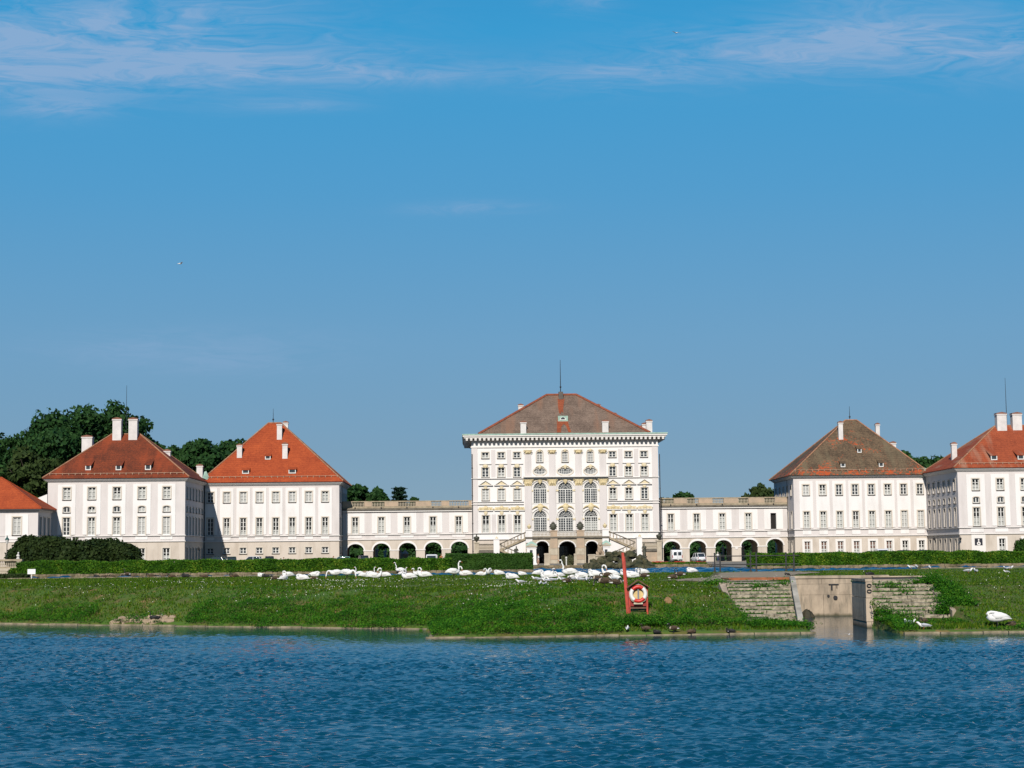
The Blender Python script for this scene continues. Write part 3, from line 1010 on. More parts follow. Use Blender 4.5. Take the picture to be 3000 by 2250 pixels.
# flat stones laid bare at the left waterline, and the brown stone on the slope
root = thing('stone_revetment', 'bare pale stones at the waterline where the weeds stop', 'stone bank', (-20.3, 93.4, .2))
for i in range(16):
    f_ = i / 15
    px, py = 345 + 165 * f_ + random.uniform(-4, 4), 1822 - 9 * (i % 2) + random.uniform(-2, 2)
    q = drop(px, py)
    b = MB()
    r0 = random.uniform(.16, .34)
    b.lathe([(r0 * .9, -.12), (r0, .02), (r0 * .8, .12), (r0 * .3, .17)], n=7, sx_=1.2, sy_=.7)
    b.v = [(vx + random.uniform(-.05, .05), vy + random.uniform(-.05, .05), vz + random.uniform(-.03, .03)) for vx, vy, vz in b.v]
    link('stone', b.mesh('stone', mat('pale_bank_stone', (.40, .30, .20), .95, .2, 3, .5, 8, coord='World')), root, q - root.location, (0, 0, random.uniform(-.5, .5)))
q = drop(1957, 1768)
b = MB().lathe([(.05, -.1), (.17, .0), (.2, .14), (.13, .27), (.03, .31)], n=9, sx_=.95, sy_=.6)
b.v = [(vx + random.uniform(-.03, .03), vy, vz + random.uniform(-.02, .02)) for vx, vy, vz in b.v]
tag(link('stone', b.mesh('stone', mat('brown_stone', (.36, .21, .10), .95, .2, 5)), loc=q), 'brown stone lying in the grass right of the lifebuoy', 'stone')
q = Vector((16.0, 94.2, 0))
b = MB().lathe([(.55, -.3), (.5, .10), (.36, .28), (.15, .42), (.04, .45)], n=10, sx_=.8, sy_=.9)
b.v = [(vx + random.uniform(-.09, .09), vy + random.uniform(-.08, .08), vz + random.uniform(-.06, .06)) for vx, vy, vz in b.v]
tag(link('boulder', b.mesh('boulder', mat('wet_mossy_rock', (.055, .045, .022), .8, .3, 3, .6, 6, col2=(.03, .03, .02), coord='World')), loc=q), 'dark wet mossy boulder in the corner of the lock channel', 'boulder')

# ------------------------------------------------------------------ hedges, bushes, trees
M_HEDGE = leafmat('hedge_leaves', (.016, .060, .005), (.062, .165, .009), .7, .25, (.18, .25, .022), .42)
M_HEDGED = leafmat('dark_hedge_leaves', (.020, .060, .011), (.045, .105, .015), .7, .2)
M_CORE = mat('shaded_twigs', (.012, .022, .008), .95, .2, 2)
M_BUSH = leafmat('yew_bush_leaves', (.017, .034, .010), (.036, .058, .015), .8, .2)
M_TREES = [leafmat('broadleaf_tree_leaves', (.014, .050, .016), (.040, .098, .026), .18, .25),
           leafmat('olive_tree_leaves', (.024, .046, .014), (.052, .080, .022), .2, .25),
           leafmat('bluegreen_conifer_needles', (.012, .036, .022), (.026, .060, .034), .3, .15)]


def hedge(name, label, x0, x1, y0, y1, z0, z1, n, m, size=.10, wob=.1, group=None, slope=.25, cat='hedge'):
    xm = (x0 + x1) / 2
    f_ = rng.random(n)
    X = rng.uniform(x0, x1, n)
    side = rng.random(n)
    wv_ = wob * vnoise(X, X * .3, .9, int(abs(x0)) + 3)
    Z = np.where(side < .62, z0 + (z1 - z0) * rng.random(n) ** .9, z1) + wv_ * np.where(side < .62, .3, 1)
    Yf = y0 + slope * (Z - z0) / (z1 - z0)
    Y = np.where(side < .62, Yf, rng.uniform(y0 + slope, y1, n))
    en = side > .96
    X = np.where(en, np.where(f_ < .5, x0, x1), X)
    Z = np.where(en, z0 + (z1 - z0) * rng.random(n), Z)
    Y = np.where(en, rng.uniform(y0, y1, n), Y)
    P = np.stack([X, Y, Z], -1) + rng.normal(0, .045, (n, 3)) + np.stack([np.zeros(n), .18 * vnoise(X * 1.3, Z * 2.2, 1.2, 5), np.zeros(n)], -1)
    V, Q = leaves(P - np.array([xm, y0, z0]), size, np.array([0, -.8, .6]))
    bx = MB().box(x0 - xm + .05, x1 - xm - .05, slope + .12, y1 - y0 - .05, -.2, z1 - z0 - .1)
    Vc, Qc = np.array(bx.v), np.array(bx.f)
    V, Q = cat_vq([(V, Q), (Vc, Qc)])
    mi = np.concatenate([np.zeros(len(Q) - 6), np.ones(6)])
    return tag(link(name, npmesh(name, V, Q, [m, M_CORE], mi), loc=(xm, y0, z0)), label, cat, group)


hedge('hedge', 'long flowering green hedge on the stone wall left of the palace', -51, -6.6, 176.0, 179.0, 2.12, 3.36, 46000, M_HEDGE, .10, .17)
hedge('hedge', 'dark clipped hedge block in front of the left palace stairs', -7.4, 2.0, 186, 192, 1.95, 3.72, 17000, M_HEDGED, .10)
hedge('hedge', 'green clipped hedge along the pond on the right', NR + .1, 58, 187.2, 190.5, 2.12, 3.42, 42000, M_HEDGE, .11, .2)
q = at(0, 1697, 132)
hedge('hedge', 'low dark strip of box hedge at the far left edge of the grass', -52, -39.6, 139.5, 140.5, 1.8, 2.42, 6000, M_BUSH, .08, .03)


def bush(label, px0, px1, pyt, Y, z0, n, m=None, group=None, size=.16, depth=None, name='bush', ruff=1.0):
    a, b2 = at(px0, pyt, Y), at(px1, pyt, Y)
    w, h = (b2.x - a.x) / 2, a.z - z0
    cx = (a.x + b2.x) / 2
    dp = depth or w * .8
    P, Nn = [], []
    nb_ = 22
    for k in range(nb_):
        th, ph = rng.uniform(0, 2 * pi), rng.uniform(.05, 1.35)
        c = np.array([cos(th) * cos(ph) * .66 * w, sin(th) * cos(ph) * .62 * dp, h * (.25 + .52 * sin(ph))])
        r = np.array([w * .33, dp * .36, h * .24]) * rng.uniform(.65, 1.2)
        q = rng.normal(size=(n // nb_, 3))
        q /= np.linalg.norm(q, axis=1)[:, None]
        P.append(c + q * r * rng.uniform(.7, 1.2, (len(q), 1)))
        Nn.append(q)
    q = rng.normal(size=(n // 4, 3))
    q /= np.linalg.norm(q, axis=1)[:, None]
    q[:, 2] = np.abs(q[:, 2])
    P.append(q * np.array([w * .8, dp * .8, h * .82]) * rng.uniform(.6, 1, (len(q), 1)))
    Nn.append(q)
    P, Nn = np.concatenate(P), np.concatenate(Nn)
    P[:, 2] = np.maximum(P[:, 2], .05)
    V, Q = leaves(P, size, Nn)
    return tag(link(name, npmesh(name, V, Q, m or M_BUSH), loc=(cx, Y, z0)), label, 'bush', group)


BG = 'dark evergreen bushes behind the left hedge'
bush('round dark evergreen bush beside the street lamp', 14, 150, 1571, 205, 2.0, 12000, group=BG, size=.2)
bush('broad dark evergreen bush at the corner of the low orange-roofed building', 70, 245, 1569, 202, 2.0, 16000, group=BG, size=.2)
bush('dark evergreen bush in front of the white outer pavilion, between two broader ones', 140, 320, 1583, 200, 2.0, 14000, group=BG, size=.2)
bush('broad dark evergreen bush below the middle windows of the left outer pavilion', 205, 395, 1580, 204, 2.0, 16000, group=BG, size=.2)
bush('dark evergreen bush hiding the ground floor window of the left outer pavilion', 290, 436, 1588, 202, 2.0, 13000, group=BG, size=.2)
bush('small rounded bush before the right outer pavilion', 2966, 3040, 1574, 245, 2.0, 5000, M_HEDGED)
bush('small bush of leaves at the foot of the stone balustrade on the left', 22, 62, 1664, 180, 2.0, 1500, M_HEDGE, size=.1)


def crown_mesh(W_, D_, H_, n, leaf, m, seed, low=.12):
    r = np.random.default_rng(seed)
    P, Nn = [], []
    nb_ = 64
    for k in range(nb_):
        th, ph = r.uniform(0, 2 * pi), math.asin(r.uniform(-.45, 1))
        k_ = r.uniform(.55, .95) if k > 8 else r.uniform(.1, .5)
        c = np.array([cos(th) * cos(ph) * W_ * .5 * k_, sin(th) * cos(ph) * D_ * .5 * k_, H_ * (.5 + .47 * sin(ph) * k_)])
        rad = r.uniform(.085, .18) * min(W_, D_, H_ * 1.1)
        nn = int(n / nb_ * (rad / (.14 * min(W_, D_, H_ * 1.1))) ** 2)
        q = r.normal(size=(nn, 3))
        q /= np.linalg.norm(q, axis=1)[:, None]
        q[:, 2] *= .75
        P.append(c + q * rad * r.uniform(.5, 1.25, (nn, 1)))
        Nn.append(q)
    P, Nn = np.concatenate(P), np.concatenate(Nn)
    P[:, 2] = np.maximum(P[:, 2], 0)
    V, Q = leaves(P, leaf, Nn * .8, .75)
    return npmesh('crown', V, Q, m)


CROWNS = {}


def tree(label, pxc, pyt, wpx, v, kind=0, n=9000, hfrac=.85, group=None, name='broadleaf_tree', seed=None, dens=1.0):
    u, z = fac(pxc, pyt, v)
    sc_ = abs(fac(pxc + wpx, pyt, v)[0] - u)
    w = W(u, v, GZ)
    root = thing(name, label, 'tree', w, random.uniform(0, 6), group)
    H = z - GZ
    ch = min(H * hfrac, sc_ * 1.25)
    tr_ = MB()
    tr_.tube([(0, 0, 0), (.1, .05, H * .25), (-.1, .1, H * .5), (.05, 0, H * .8)], [.55, .42, .3, .08], 9)
    for k in range(6):
        a = k * 1.05 + random.random()
        z0_ = H * (.32 + .07 * k)
        tr_.tube([(0, 0, z0_), (cos(a) * sc_ * .14, sin(a) * sc_ * .14, z0_ + H * .08), (cos(a) * sc_ * .3, sin(a) * sc_ * .3, z0_ + H * .2)], [.22, .14, .04], 6)
    link('trunk', tr_.mesh('trunk', M_BARK, True), root)
    cm = crown_mesh(sc_, sc_ * .9, ch, n, .5, M_TREES[kind], seed or random.randint(0, 9999))
    link('crown', cm, root, (0, 0, H - ch))
    return root


TG = 'trees standing behind the palace'
tree('tallest dark tree behind the chimneys of the left outer pavilion', 215, 1164, 330, 50, 0, 14000, group=TG, seed=3)
tree('dark tree crown directly behind the twin chimneys, right half of the tallest mass', 330, 1176, 250, 54, 0, 11000, group=TG, seed=8)
tree('dark tree at the far left edge behind the outer pavilion', 10, 1268, 270, 55, 0, 9000, group=TG)
tree('olive green tree behind the low orange roof', 95, 1302, 230, 34, 1, 8000, group=TG)
tree('dark tree filling the gap left of the tall chimney', 150, 1215, 210, 58, 0, 8000, group=TG)
tree('small dark tree above the right roof slope of the left outer pavilion', 480, 1292, 150, 55, 0, 6000, group=TG)
tree('round tree directly left of the orange pavilion roof', 598, 1276, 170, 52, 0, 7000, group=TG)
tree('tree whose top shows behind the left slope of the orange pavilion roof', 690, 1276, 190, 60, 0, 7000, group=TG)
tree('dark tree crown behind the left side of the long row, right of the tallest tree', 410, 1262, 150, 60, 0, 6000, group=TG)
tree('tree crown over the left gallery balustrade next to the orange roof', 1053, 1416, 110, 70, 0, 6000, group=TG)
tree('lower tree crown over the left gallery balustrade, right of the higher one', 1105, 1428, 66, 66, 0, 3500, group=TG)
tree('small tree top just above the left gallery balustrade beside the conifer', 1214, 1458, 28, 80, 0, 1500, group=TG)
tree('pale small tree crown behind the balustrade right of the central palace', 1918, 1455, 70, 70, 1, 3000, group=TG)
tree('tree crown above the right gallery next to the central palace', 1995, 1432, 105, 72, 0, 5000, group=TG)
tree('broad tree crown above the right gallery beside the mossy roof', 2225, 1421, 170, 70, 1, 7000, group=TG)
tree('dark tree in the gap between the two right pavilions', 2700, 1320, 150, 55, 0, 7000, group=TG)
tree('tree behind the right slope of the mossy roof', 2640, 1318, 120, 60, 0, 5000, group=TG)

# spreading conifer behind the left gallery
u, z = fac(1170, 1433, 70)
root = thing('conifer_tree', 'dark conifer with flat layered branches behind the left gallery balustrade', 'tree', W(u, 70, GZ), group=TG)
link('trunk', MB().tube([(0, 0, 0), (0, 0, z - GZ)], [.4, .05], 8).mesh('trunk', M_BARK, True), root)
P, Nn = [], []
H = z - GZ
for k in range(9):
    zz = H * (.55 + .43 * k / 8)
    rr = 3.0 * (1 - .65 * k / 8)
    for a in np.linspace(0, 2 * pi, 7)[:-1] + k * .5:
        s_ = rng.random(170) ** .7
        P.append(np.stack([np.cos(a) * rr * s_, np.sin(a) * rr * s_, zz + .25 * s_ * 2], -1) + rng.normal(0, 1, (170, 3)) * np.array([.28, .28, .13]))
P = np.concatenate(P)
V, Q = leaves(P, .34, np.array([0, 0, 1.0]), .5)
link('crown', npmesh('crown', V, Q, M_TREES[2]), root)

# wood of the palace park seen through the arcades and along the horizon
n = 60000
X = rng.uniform(-75, 75, n)
Z = 2 + 8.5 * rng.random(n)
Yv = 62 + 3 * vnoise(X, Z * 2, .45, 3) + rng.normal(0, .6, n)
P = np.stack([PO.x + X * cos(PA) - Yv * sin(PA), PO.y + X * sin(PA) + Yv * cos(PA), Z], -1)
V, Q = leaves(P, .45, np.array([0, -.7, .5]), .75)
tag(link('park_wood', npmesh('park_wood', V, Q, M_TREES[0])), 'dark wood of the palace park behind the arcades', kind='stuff')

# ------------------------------------------------------------------ building kit (palace frame u, v, z)
class Bld:
    def __init__(s, name, label, cat, u, v, group=None):
        s.b = (u, v, GZ)
        s.e = thing(name, label, cat, W(u, v, GZ), PA, group)

    def loc(s, u, v, z):
        return (u - s.b[0], v - s.b[1], z - s.b[2])

    def part(s, name, mb, mats, parent=None, label=None, smooth=False):
        mb.v = [(x - s.b[0], y - s.b[1], z - s.b[2]) for x, y, z in mb.v]
        return link(name, mb.mesh(name, mats, smooth), parent or s.e, label=label)


def outline(w, h, kind='rect', n=14):
    """opening outline, counter-clockwise, origin bottom centre"""
    a = w / 2
    if kind == 'rect':
        return [(-a, 0), (a, 0), (a, h), (-a, h)]
    if kind == 'oval':
        return [(a * cos(2 * pi * i / 24 - pi / 2), h / 2 + h / 2 * sin(2 * pi * i / 24 - pi / 2)) for i in range(24)]
    rise = {'round': a, 'seg': w * .22, 'basket': w * .40}[kind]
    return [(-a, 0), (a, 0)] + [(a * cos(pi * i / n), h - rise + rise * sin(pi * i / n)) for i in range(n + 1)]


def half_w(w, h, kind, z):
    a = w / 2
    if kind == 'rect':
        return a
    if kind == 'oval':
        k = (z - h / 2) / (h / 2)
        return a * sqrt(max(0, 1 - k * k))
    rise = {'round': a, 'seg': w * .22, 'basket': w * .40}[kind]
    if z <= h - rise:
        return a
    k = (z - h + rise) / rise
    return a * sqrt(max(0, 1 - k * k))


def top_z(w, h, kind, x):
    a = w / 2
    k = sqrt(max(0, 1 - (x / a) ** 2))
    if kind == 'rect':
        return 0, h
    if kind == 'oval':
        return h / 2 - h / 2 * k, h / 2 + h / 2 * k
    rise = {'round': a, 'seg': w * .22, 'basket': w * .40}[kind]
    return 0, h - rise + rise * k


def ring(mb, A, B_, y0, y1, m=0):
    n = len(A)
    vs = [(x, y0, z) for x, z in A] + [(x, y0, z) for x, z in B_] + [(x, y1, z) for x, z in A] + [(x, y1, z) for x, z in B_]
    fs = []
    for i in range(n):
        j = (i + 1) % n
        fs += [(i, j, j + n, i + n), (i + 2 * n, i + 3 * n, j + 3 * n, j + 2 * n), (i, i + 2 * n, j + 2 * n, j), (i + n, j + n, j + 3 * n, i + 3 * n)]
    mb.add(vs, fs, m)


WCACHE = {}


def inset(pts, d, w, h):
    cx, cz = 0, h / 2
    return [(x * (1 - 2 * d / w), cz + (z - cz) * (1 - 2 * d / h)) for x, z in pts]


def winmesh(w, h, kind, nx, nz, style, cas, fan):
    key = (round(w, 2), round(h, 2), kind, nx, nz, style, cas, fan)
    if key in WCACHE:
        return WCACHE[key]
    O = outline(w, h, kind)
    f = MB()
    ring(f, O, inset(O, .13, w, h), .20, .30)
    bar = .11 if w < 2 else .085
    spr = h - (w / 2 if kind == 'round' else 0)
    for i in range(1, nx):
        x = -w / 2 + w * i / nx
        z0, z1 = top_z(w, h, kind, x)
        if fan:
            z1 = spr
        bw = .13 if (nx % 2 == 0 and i == nx // 2 and kind != 'oval') else bar * .5
        f.box(x - bw / 2 - .02, x + bw / 2 + .02, .215, .285, z0, z1)
    for i in range(1, nz):
        z = (spr if fan else h) * i / nz
        a = half_w(w, h, kind, z)
        f.box(-a, a, .22, .28, z - bar * .35, z + bar * .35)
    if fan:
        f.box(-w / 2, w / 2, .21, .29, spr - .09, spr + .09)
        for k in range(1, 9):
            a = pi * k / 9
            f.tube([(.3 * w * .5 * cos(a), .25, spr + .3 * w * .5 * sin(a)), (w * .5 * cos(a), .25, spr + w * .5 * sin(a))], .035, 4)
        for r in (.32, .66):
            f.tube([(r * w * .5 * cos(a), .25, spr + r * w * .5 * sin(a)) for a in np.linspace(0, pi, 13)], .035, 4)
    frame = f.mesh('window', M_FRAME)
    n = len(O)
    clear = style not in ('dark',)
    p = MB().add([(x, .25, z) for x, z in O], [tuple(range(n))])
    pane = p.mesh('pane', M_CLEAR if clear else M_GLASS)
    cur = None
    if clear:
        c = MB()
        if style == 'blind':
            c.add([(x, .34, z) for x, z in O], [tuple(range(n))], 0)
            cm = [M_BLIND]
        elif style == 'brown':
            c.box(-w / 2, w / 2, .33, .36, h * .45, h, 0)
            c.box(-w / 2, w / 2, .40, .43, 0, h * .45, 1)
            cm = [M_BROWNBL, M_CURT]
        else:
            k = {'curtain': .82, 'half': .5, 'low': .3}[style]
            c.add([(-w / 2, .40, 0), (w / 2, .40, 0), (w / 2, .40, h * k), (-w / 2, .40, h * k)], [(0, 1, 2, 3)], 0)
            c.add([(x, .46, z) for x, z in O], [tuple(range(n))], 1)
            cm = [M_CURT, M_ROOM]
        cur = c.mesh('curtain', cm)
    s = MB().box(-w / 2 - .12, w / 2 + .12, -.16, .22, -.13, -.003)
    sill = s.mesh('sill', M_SILL)
    casing = None
    if cas > 0:
        c = MB()
        if kind == 'oval':
            ring(c, inset(O, -cas, w, h), O, -.07, .05)
        else:
            A = [(-w / 2 - cas, -.05), (w / 2 + cas, -.05)] + [(x * (1 + 2 * cas / w), z * 1.0 + cas * (z / h)) for x, z in O[2:]]
            B_ = [(-w / 2, -.05), (w / 2, -.05)] + O[2:]
            ring(c, A, B_, -.07, .05)
        casing = c.mesh('casing', M_TRIM if cas > .36 else M_CASING)
    WCACHE[key] = (frame, pane, cur, sill, casing)
    return WCACHE[key]


FACE = {'F': 0.0, 'L': -pi / 2, 'R': pi / 2}


def wpos(face, c, a, d, z):
    """wall coords -> (u, v, z): a along the wall, d inward"""
    if face == 'F':
        return (a, c + d, z)
    if face == 'L':
        return (c + d, a, z)
    return (c - d, a, z)


def window(B, face, c, a, z0, w, h, kind='rect', nx=2, nz=3, style='dark', cas=.18, fan=False, sill=True):
    fr, pa, cu_, si, ca = winmesh(w, h, kind, nx, nz, style, cas, fan)
    o = link('window', fr, B.e, B.loc(*wpos(face, c, a, 0, z0)), (0, 0, FACE[face]))
    link('pane', pa, o)
    if cu_:
        link('curtain', cu_, o)
    if sill:
        link('sill', si, o)
    if ca:
        link('casing', ca, o)
    return o


def wall(B, name, face, c, a0, a1, z0, z1, holes, m, reveal=.45, parent=None, d0=0.0, thick=None):
    """wall sheet with cut openings and reveals; holes: (a, z, w, h, kind)"""
    loops = [[(a0, z0), (a1, z0), (a1, z1), (a0, z1)]]
    for (a, z, w, h, k) in holes:
        loops.append([(a + x, z + y) for x, y in outline(w, h, k)])
    tri = tessellate_polygon([[Vector((p[0], p[1], 0)) for p in L] for L in loops])
    flat = [p for L in loops for p in L]
    mb = MB()
    mb.add([wpos(face, c, a, d0, z) for a, z in flat], [tuple(t_) for t_ in tri])
    for L in loops[1:]:
        n = len(L)
        vs = [wpos(face, c, a, d0, z) for a, z in L] + [wpos(face, c, a, d0 + reveal, z) for a, z in L]
        mb.add(vs, [(i, (i + 1) % n, (i + 1) % n + n, i + n) for i in range(n)])
    if thick:
        L = loops[0]
        vs = [wpos(face, c, a, d0, z) for a, z in L] + [wpos(face, c, a, d0 + thick, z) for a, z in L]
        mb.add(vs, [(i, (i + 1) % 4, (i + 1) % 4 + 4, i + 4) for i in range(4)])
    return B.part(name, mb, m, parent)


def hiproof(u0, u1, v0, v1, ze, ra, rb, vr, zr, kick=.0):
    mb = MB()
    mb.add([(u0, v0, ze), (u1, v0, ze), (u1, v1, ze), (u0, v1, ze), (ra, vr, zr), (rb, vr, zr)],
           [(0, 1, 5, 4), (1, 2, 5), (2, 3, 4, 5), (3, 0, 4)])
    mb.add([(u0, v0, ze), (u1, v0, ze), (u1, v1, ze), (u0, v1, ze), (u0, v0, ze - .12), (u1, v0, ze - .12), (u1, v1, ze - .12), (u0, v1, ze - .12)],
           [(0, 4, 5, 1), (1, 5, 6, 2), (2, 6, 7, 3), (3, 7, 4, 0), (4, 7, 6, 5)])
    return mb


def hips(u0, u1, v0, v1, ze, ra, rb, vr, zr, r=.14):
    mb = MB()
    for a, b in (((u0, v0, ze), (ra, vr, zr)), ((u1, v0, ze), (rb, vr, zr)), ((u0, v1, ze), (ra, vr, zr)), ((u1, v1, ze), (rb, vr, zr)), ((ra, vr, zr), (rb, vr, zr))):
        mb.tube([(a[0], a[1], a[2] + .03), (b[0], b[1], b[2] + .03)], r, 6)
    return mb


def chimney(B, parent, px0, px1, pyt, pyb, pl, v=None, cap=True, dep=None, arch=False):
    """chimney whose foot stands on the roof slope pl=(point, normal) at the given pixels, or at depth v"""
    if v is None:
        p = onplane((px0 + px1) / 2, pyb, *pl)
        v = p.y
    a, b = fac(px0, pyb, v), fac(px1, pyb, v)
    zt, zb = fac(px0, pyt, v)[1], fac((px0 + px1) / 2, pyb, v)[1]
    d = dep or (b[0] - a[0]) * .85
    ch = B.part('chimney', MB().box(a[0], b[0], v, v + d, zb - 1.5, zt - .25), M_CHIM, parent)
    if cap:
        c = MB().box(a[0] - .10, b[0] + .10, v - .10, v + d + .10, zt - .45, zt - .25, 0).box(a[0] - .06, b[0] + .06, v - .06, v + d + .06, zt - .25, zt - .05, 1)
        c.prism([(a[0] - .05, zt - .05), (b[0] + .05, zt - .05), ((a[0] + b[0]) / 2, zt + .15)], 'y', v - .05, v + d + .05, 1)
        B.part('chimney_cap', c, [M_CHIM, M_CHIMCAP], parent)
    return ch


def dormer(B, parent, px0, px1, pyt, pyb, pl, m, slope, glass=True):
    p = onplane((px0 + px1) / 2, pyb, *pl)
    v = p.y
    a, b = fac(px0, pyb, v - .3)[0], fac(px1, pyb, v - .3)[0]
    zb, zt = p.z, fac((px0 + px1) / 2, pyt, v)[1]
    run = (zt - zb + .35) / max(slope - .40, .12)
    mb = MB()
    # shed roof running back into the slope, cheeks, front frame, dark glass
    mb.add([(a - .15, v - .35, zt + .05), (b + .15, v - .35, zt + .05), (b + .1, v + run, zt + .05 + run * .40), (a - .1, v + run, zt + .05 + run * .40),
            (a - .15, v - .35, zt - .06), (b + .15, v - .35, zt - .06), (b + .1, v + run, zt - .06 + run * .40), (a - .1, v + run, zt - .06 + run * .40)],
           [(0, 1, 2, 3), (4, 7, 6, 5), (0, 4, 5, 1), (1, 5, 6, 2), (3, 7, 4, 0)], 0)
    for x in (a, b):
        mb.add([(x, v - .2, zb - .2), (x, v - .2, zt), (x, v + run, zt + run * .40)], [(0, 1, 2)], 1)
    d = B.part('dormer', mb, [m, M_SILL], parent)
    f = MB().box(a, a + .16, v - .26, v - .12, zb - .1, zt).box(b - .16, b, v - .26, v - .12, zb - .1, zt).box(a, b, v - .262, v - .12, zb - .12, zb + .05)
    f.box(a + .16, b - .16, v - .18, v - .15, zb, zt, 1)
    B.part('dormer_window', f, [M_FRAME, M_GLASS], parent)
    return d


def rod(B, parent, px, pyt, pyb, v, r=.06, m=None, ball=True):
    p, q = fac(px, pyb, v), fac(px, pyt, v)
    mb = MB().tube([(p[0], v, p[1] - .5), (p[0], v, p[1] + (q[1] - p[1]) * .3), (p[0], v, q[1])], [r * 1.3, r, r * .5], 6)
    if ball:
        mb.lathe([(.02, -.2), (.18, -.12), (.2, 0), (.14, .14), (.02, .2)], (p[0], v, p[1] + (q[1] - p[1]) * .22), 8)
    return B.part('lightning_rod', mb, m or M_IRON, parent)


def downpipe(B, px0, py0, py1, v):
    a, z1 = fac(px0, py0, v)
    z0 = fac(px0, py1, v)[1]
    mb = MB().tube([(a, v - .22, z1), (a, v - .18, z1 - .5), (a, v - .18, z0)], .09, 8)
    for k in range(4):
        z = z0 + (z1 - z0) * (k + .5) / 4
        mb.box(a - .13, a + .13, v - .3, v, z - .04, z + .04)
    B.part('downpipe', mb, M_PIPE)


# ------------------------------------------------------------------ corner pavilions
def pavilion(name, label, T, v, depth, xl, xr, y, cols, rows, roofm, side, ridge, eave, chims, dorms, rodpx, panel_hw, skip=(), snow=True, vr=None,
             side_cols=6, ground_casing=None, extra_left=0, extra_right=0, group=None):
    """T: zoom coords -> pixels. y: dict of heights in zoom rows. cols: zoom x of the window columns.
    rows: (ytop, ybottom, width, kind, nx, nz, styles, level)"""
    xm = (xl + xr) / 2

    def Z(yy, xx=None):
        return fac(*T(xm if xx is None else xx, yy), v)[1]

    def Uu(xx):
        return fac(*T(xx, y['mid']), v)[0]
    u0, u1 = Uu(xl) - extra_left, Uu(xr) + extra_right
    B = Bld(name, label, 'building', (u0 + u1) / 2, v, group)
    v1 = v + depth
    zc0, zc1, zs0, zs1 = Z(y['cor_b']), Z(y['cor_t']), Z(y['str_b']), Z(y['str_t'])
    uc = [Uu(c) for c in cols]
    holes_u, holes_g, wins = [], [], []
    for (yt, yb, w, kind, nx, nz, st, lev) in rows:
        za, zb = Z(yb), Z(yt)
        ww = Uu(xm + w / 2) - Uu(xm - w / 2)
        for i, a in enumerate(uc):
            if (i, lev) in skip:
                continue
            s_ = st[i] if isinstance(st, (list, tuple)) else st
            if s_ is None:
                continue
            (holes_g if lev == 'g' else holes_u).append((a, za, ww, zb - za, kind))
            wins.append((a, za, ww, zb - za, kind, nx, nz, s_, lev))
    wall(B, 'upper_wall', 'F', v, u0, u1, zs0, zc0, holes_u, M_PIL)
    wall(B, 'base_wall', 'F', v, u0, u1, GZ - .3, zs0, holes_g, M_BASE, d0=-.04)
    phw = Uu(xm + panel_hw) - Uu(xm - panel_hw)
    zp0, zp1 = zs1 + .25, zc0 - (zc0 - zs1) * .055
    for a in uc:
        aa, bb = max(a - phw / 2, u0 + .1), min(a + phw / 2, u1 - .1)
        wall(B, 'bay_panel', 'F', v, aa, bb, zp0, zp1, [h for h in holes_u if abs(h[0] - a) < .1], M_WHITE, reveal=.1, d0=-.09, thick=.09)
        B.part('apron_panel', MB().box(aa + .5, bb - .5, v - .08, v + .01, zs0 + .28, zs1 - .22), M_WHITE)
    for (a, z, w, h, kind, nx, nz, s_, lev) in wins:
        cs = .2 if lev != 'g' else (ground_casing or .22)
        o = window(B, 'F', v - (.09 if lev != 'g' else .04), a, z, w, h, kind, nx, nz, s_, cs if kind != 'seg' else .16, sill=True)
    # side wall
    sc_ = u1 if side == 'R' else u0
    hu, hg, sw = [], [], []
    vs = [v + depth * (i + .62) / (side_cols + .25) for i in range(side_cols)]
    for (yt, yb, w, kind, nx, nz, st, lev) in rows:
        za, zb = Z(yb), Z(yt)
        ww = Uu(xm + w / 2) - Uu(xm - w / 2)
        for a in vs:
            (hg if lev == 'g' else hu).append((a, za, ww, zb - za, kind))
            sw.append((a, za, ww, zb - za, kind, nx, nz, 'dark', lev))
    wall(B, 'side_wall', side, sc_, v, v1, zs0, zc0, hu, M_PIL)
    wall(B, 'side_base_wall', side, sc_, v, v1, GZ - .3, zs0, hg, M_BASE, d0=-.04)
    for (a, z, w, h, kind, nx, nz, s_, lev) in sw:
        window(B, side, sc_ + (.04 if side == 'R' else -.04) * (lev == 'g'), a, z, w, h, kind, nx, nz, s_, .2 if kind != 'seg' else .14)
    # hidden sides
    oc = u0 if side == 'R' else u1
    mb = MB()
    mb.add([(oc, v, GZ - .3), (oc, v1, GZ - .3), (oc, v1, zc0), (oc, v, zc0)], [(0, 1, 2, 3)])
    mb.add([(u0, v1, GZ - .3), (u1, v1, GZ - .3), (u1, v1, zc0), (u0, v1, zc0)], [(0, 1, 2, 3)])
    B.part('rear_wall', mb, M_PIL)
    # string courses and cornice run round the three seen sides
    mb = MB()
    for z in (zs0, zs1):
        mb.box(u0 - .2, u1 + .2, v - .27, v1, z - .10, z + .02)
    B.part('string_course', mb, M_TRIM)
    mb = MB()
    mb.box(u0 - .22, u1 + .22, v - .22, v1, zc0, zc0 + (zc1 - zc0) * .3)
    mb.box(u0 - .42, u1 + .42, v - .42, v1, zc0 + (zc1 - zc0) * .3, zc0 + (zc1 - zc0) * .62)
    mb.box(u0 - .62, u1 + .62, v - .62, v1, zc0 + (zc1 - zc0) * .62, zc1)
    B.part('cornice', mb, M_TRIM)
    ze = zc1 + .16
    el_, er_ = u0 - .85, u1 + .85
    B.part('gutter', MB().box(el_ + .05, er_ - .05, v - .86, v1 + .8, zc1 + .003, ze - .12), M_GUTTER)
    vr = vr or v + depth * .5
    (xa, ya), (xb, yb) = ridge
    ra, zr = fac(*T(xa, ya), vr)
    rb, zr2 = fac(*T(xb, yb), vr)
    zr = (zr + zr2) / 2
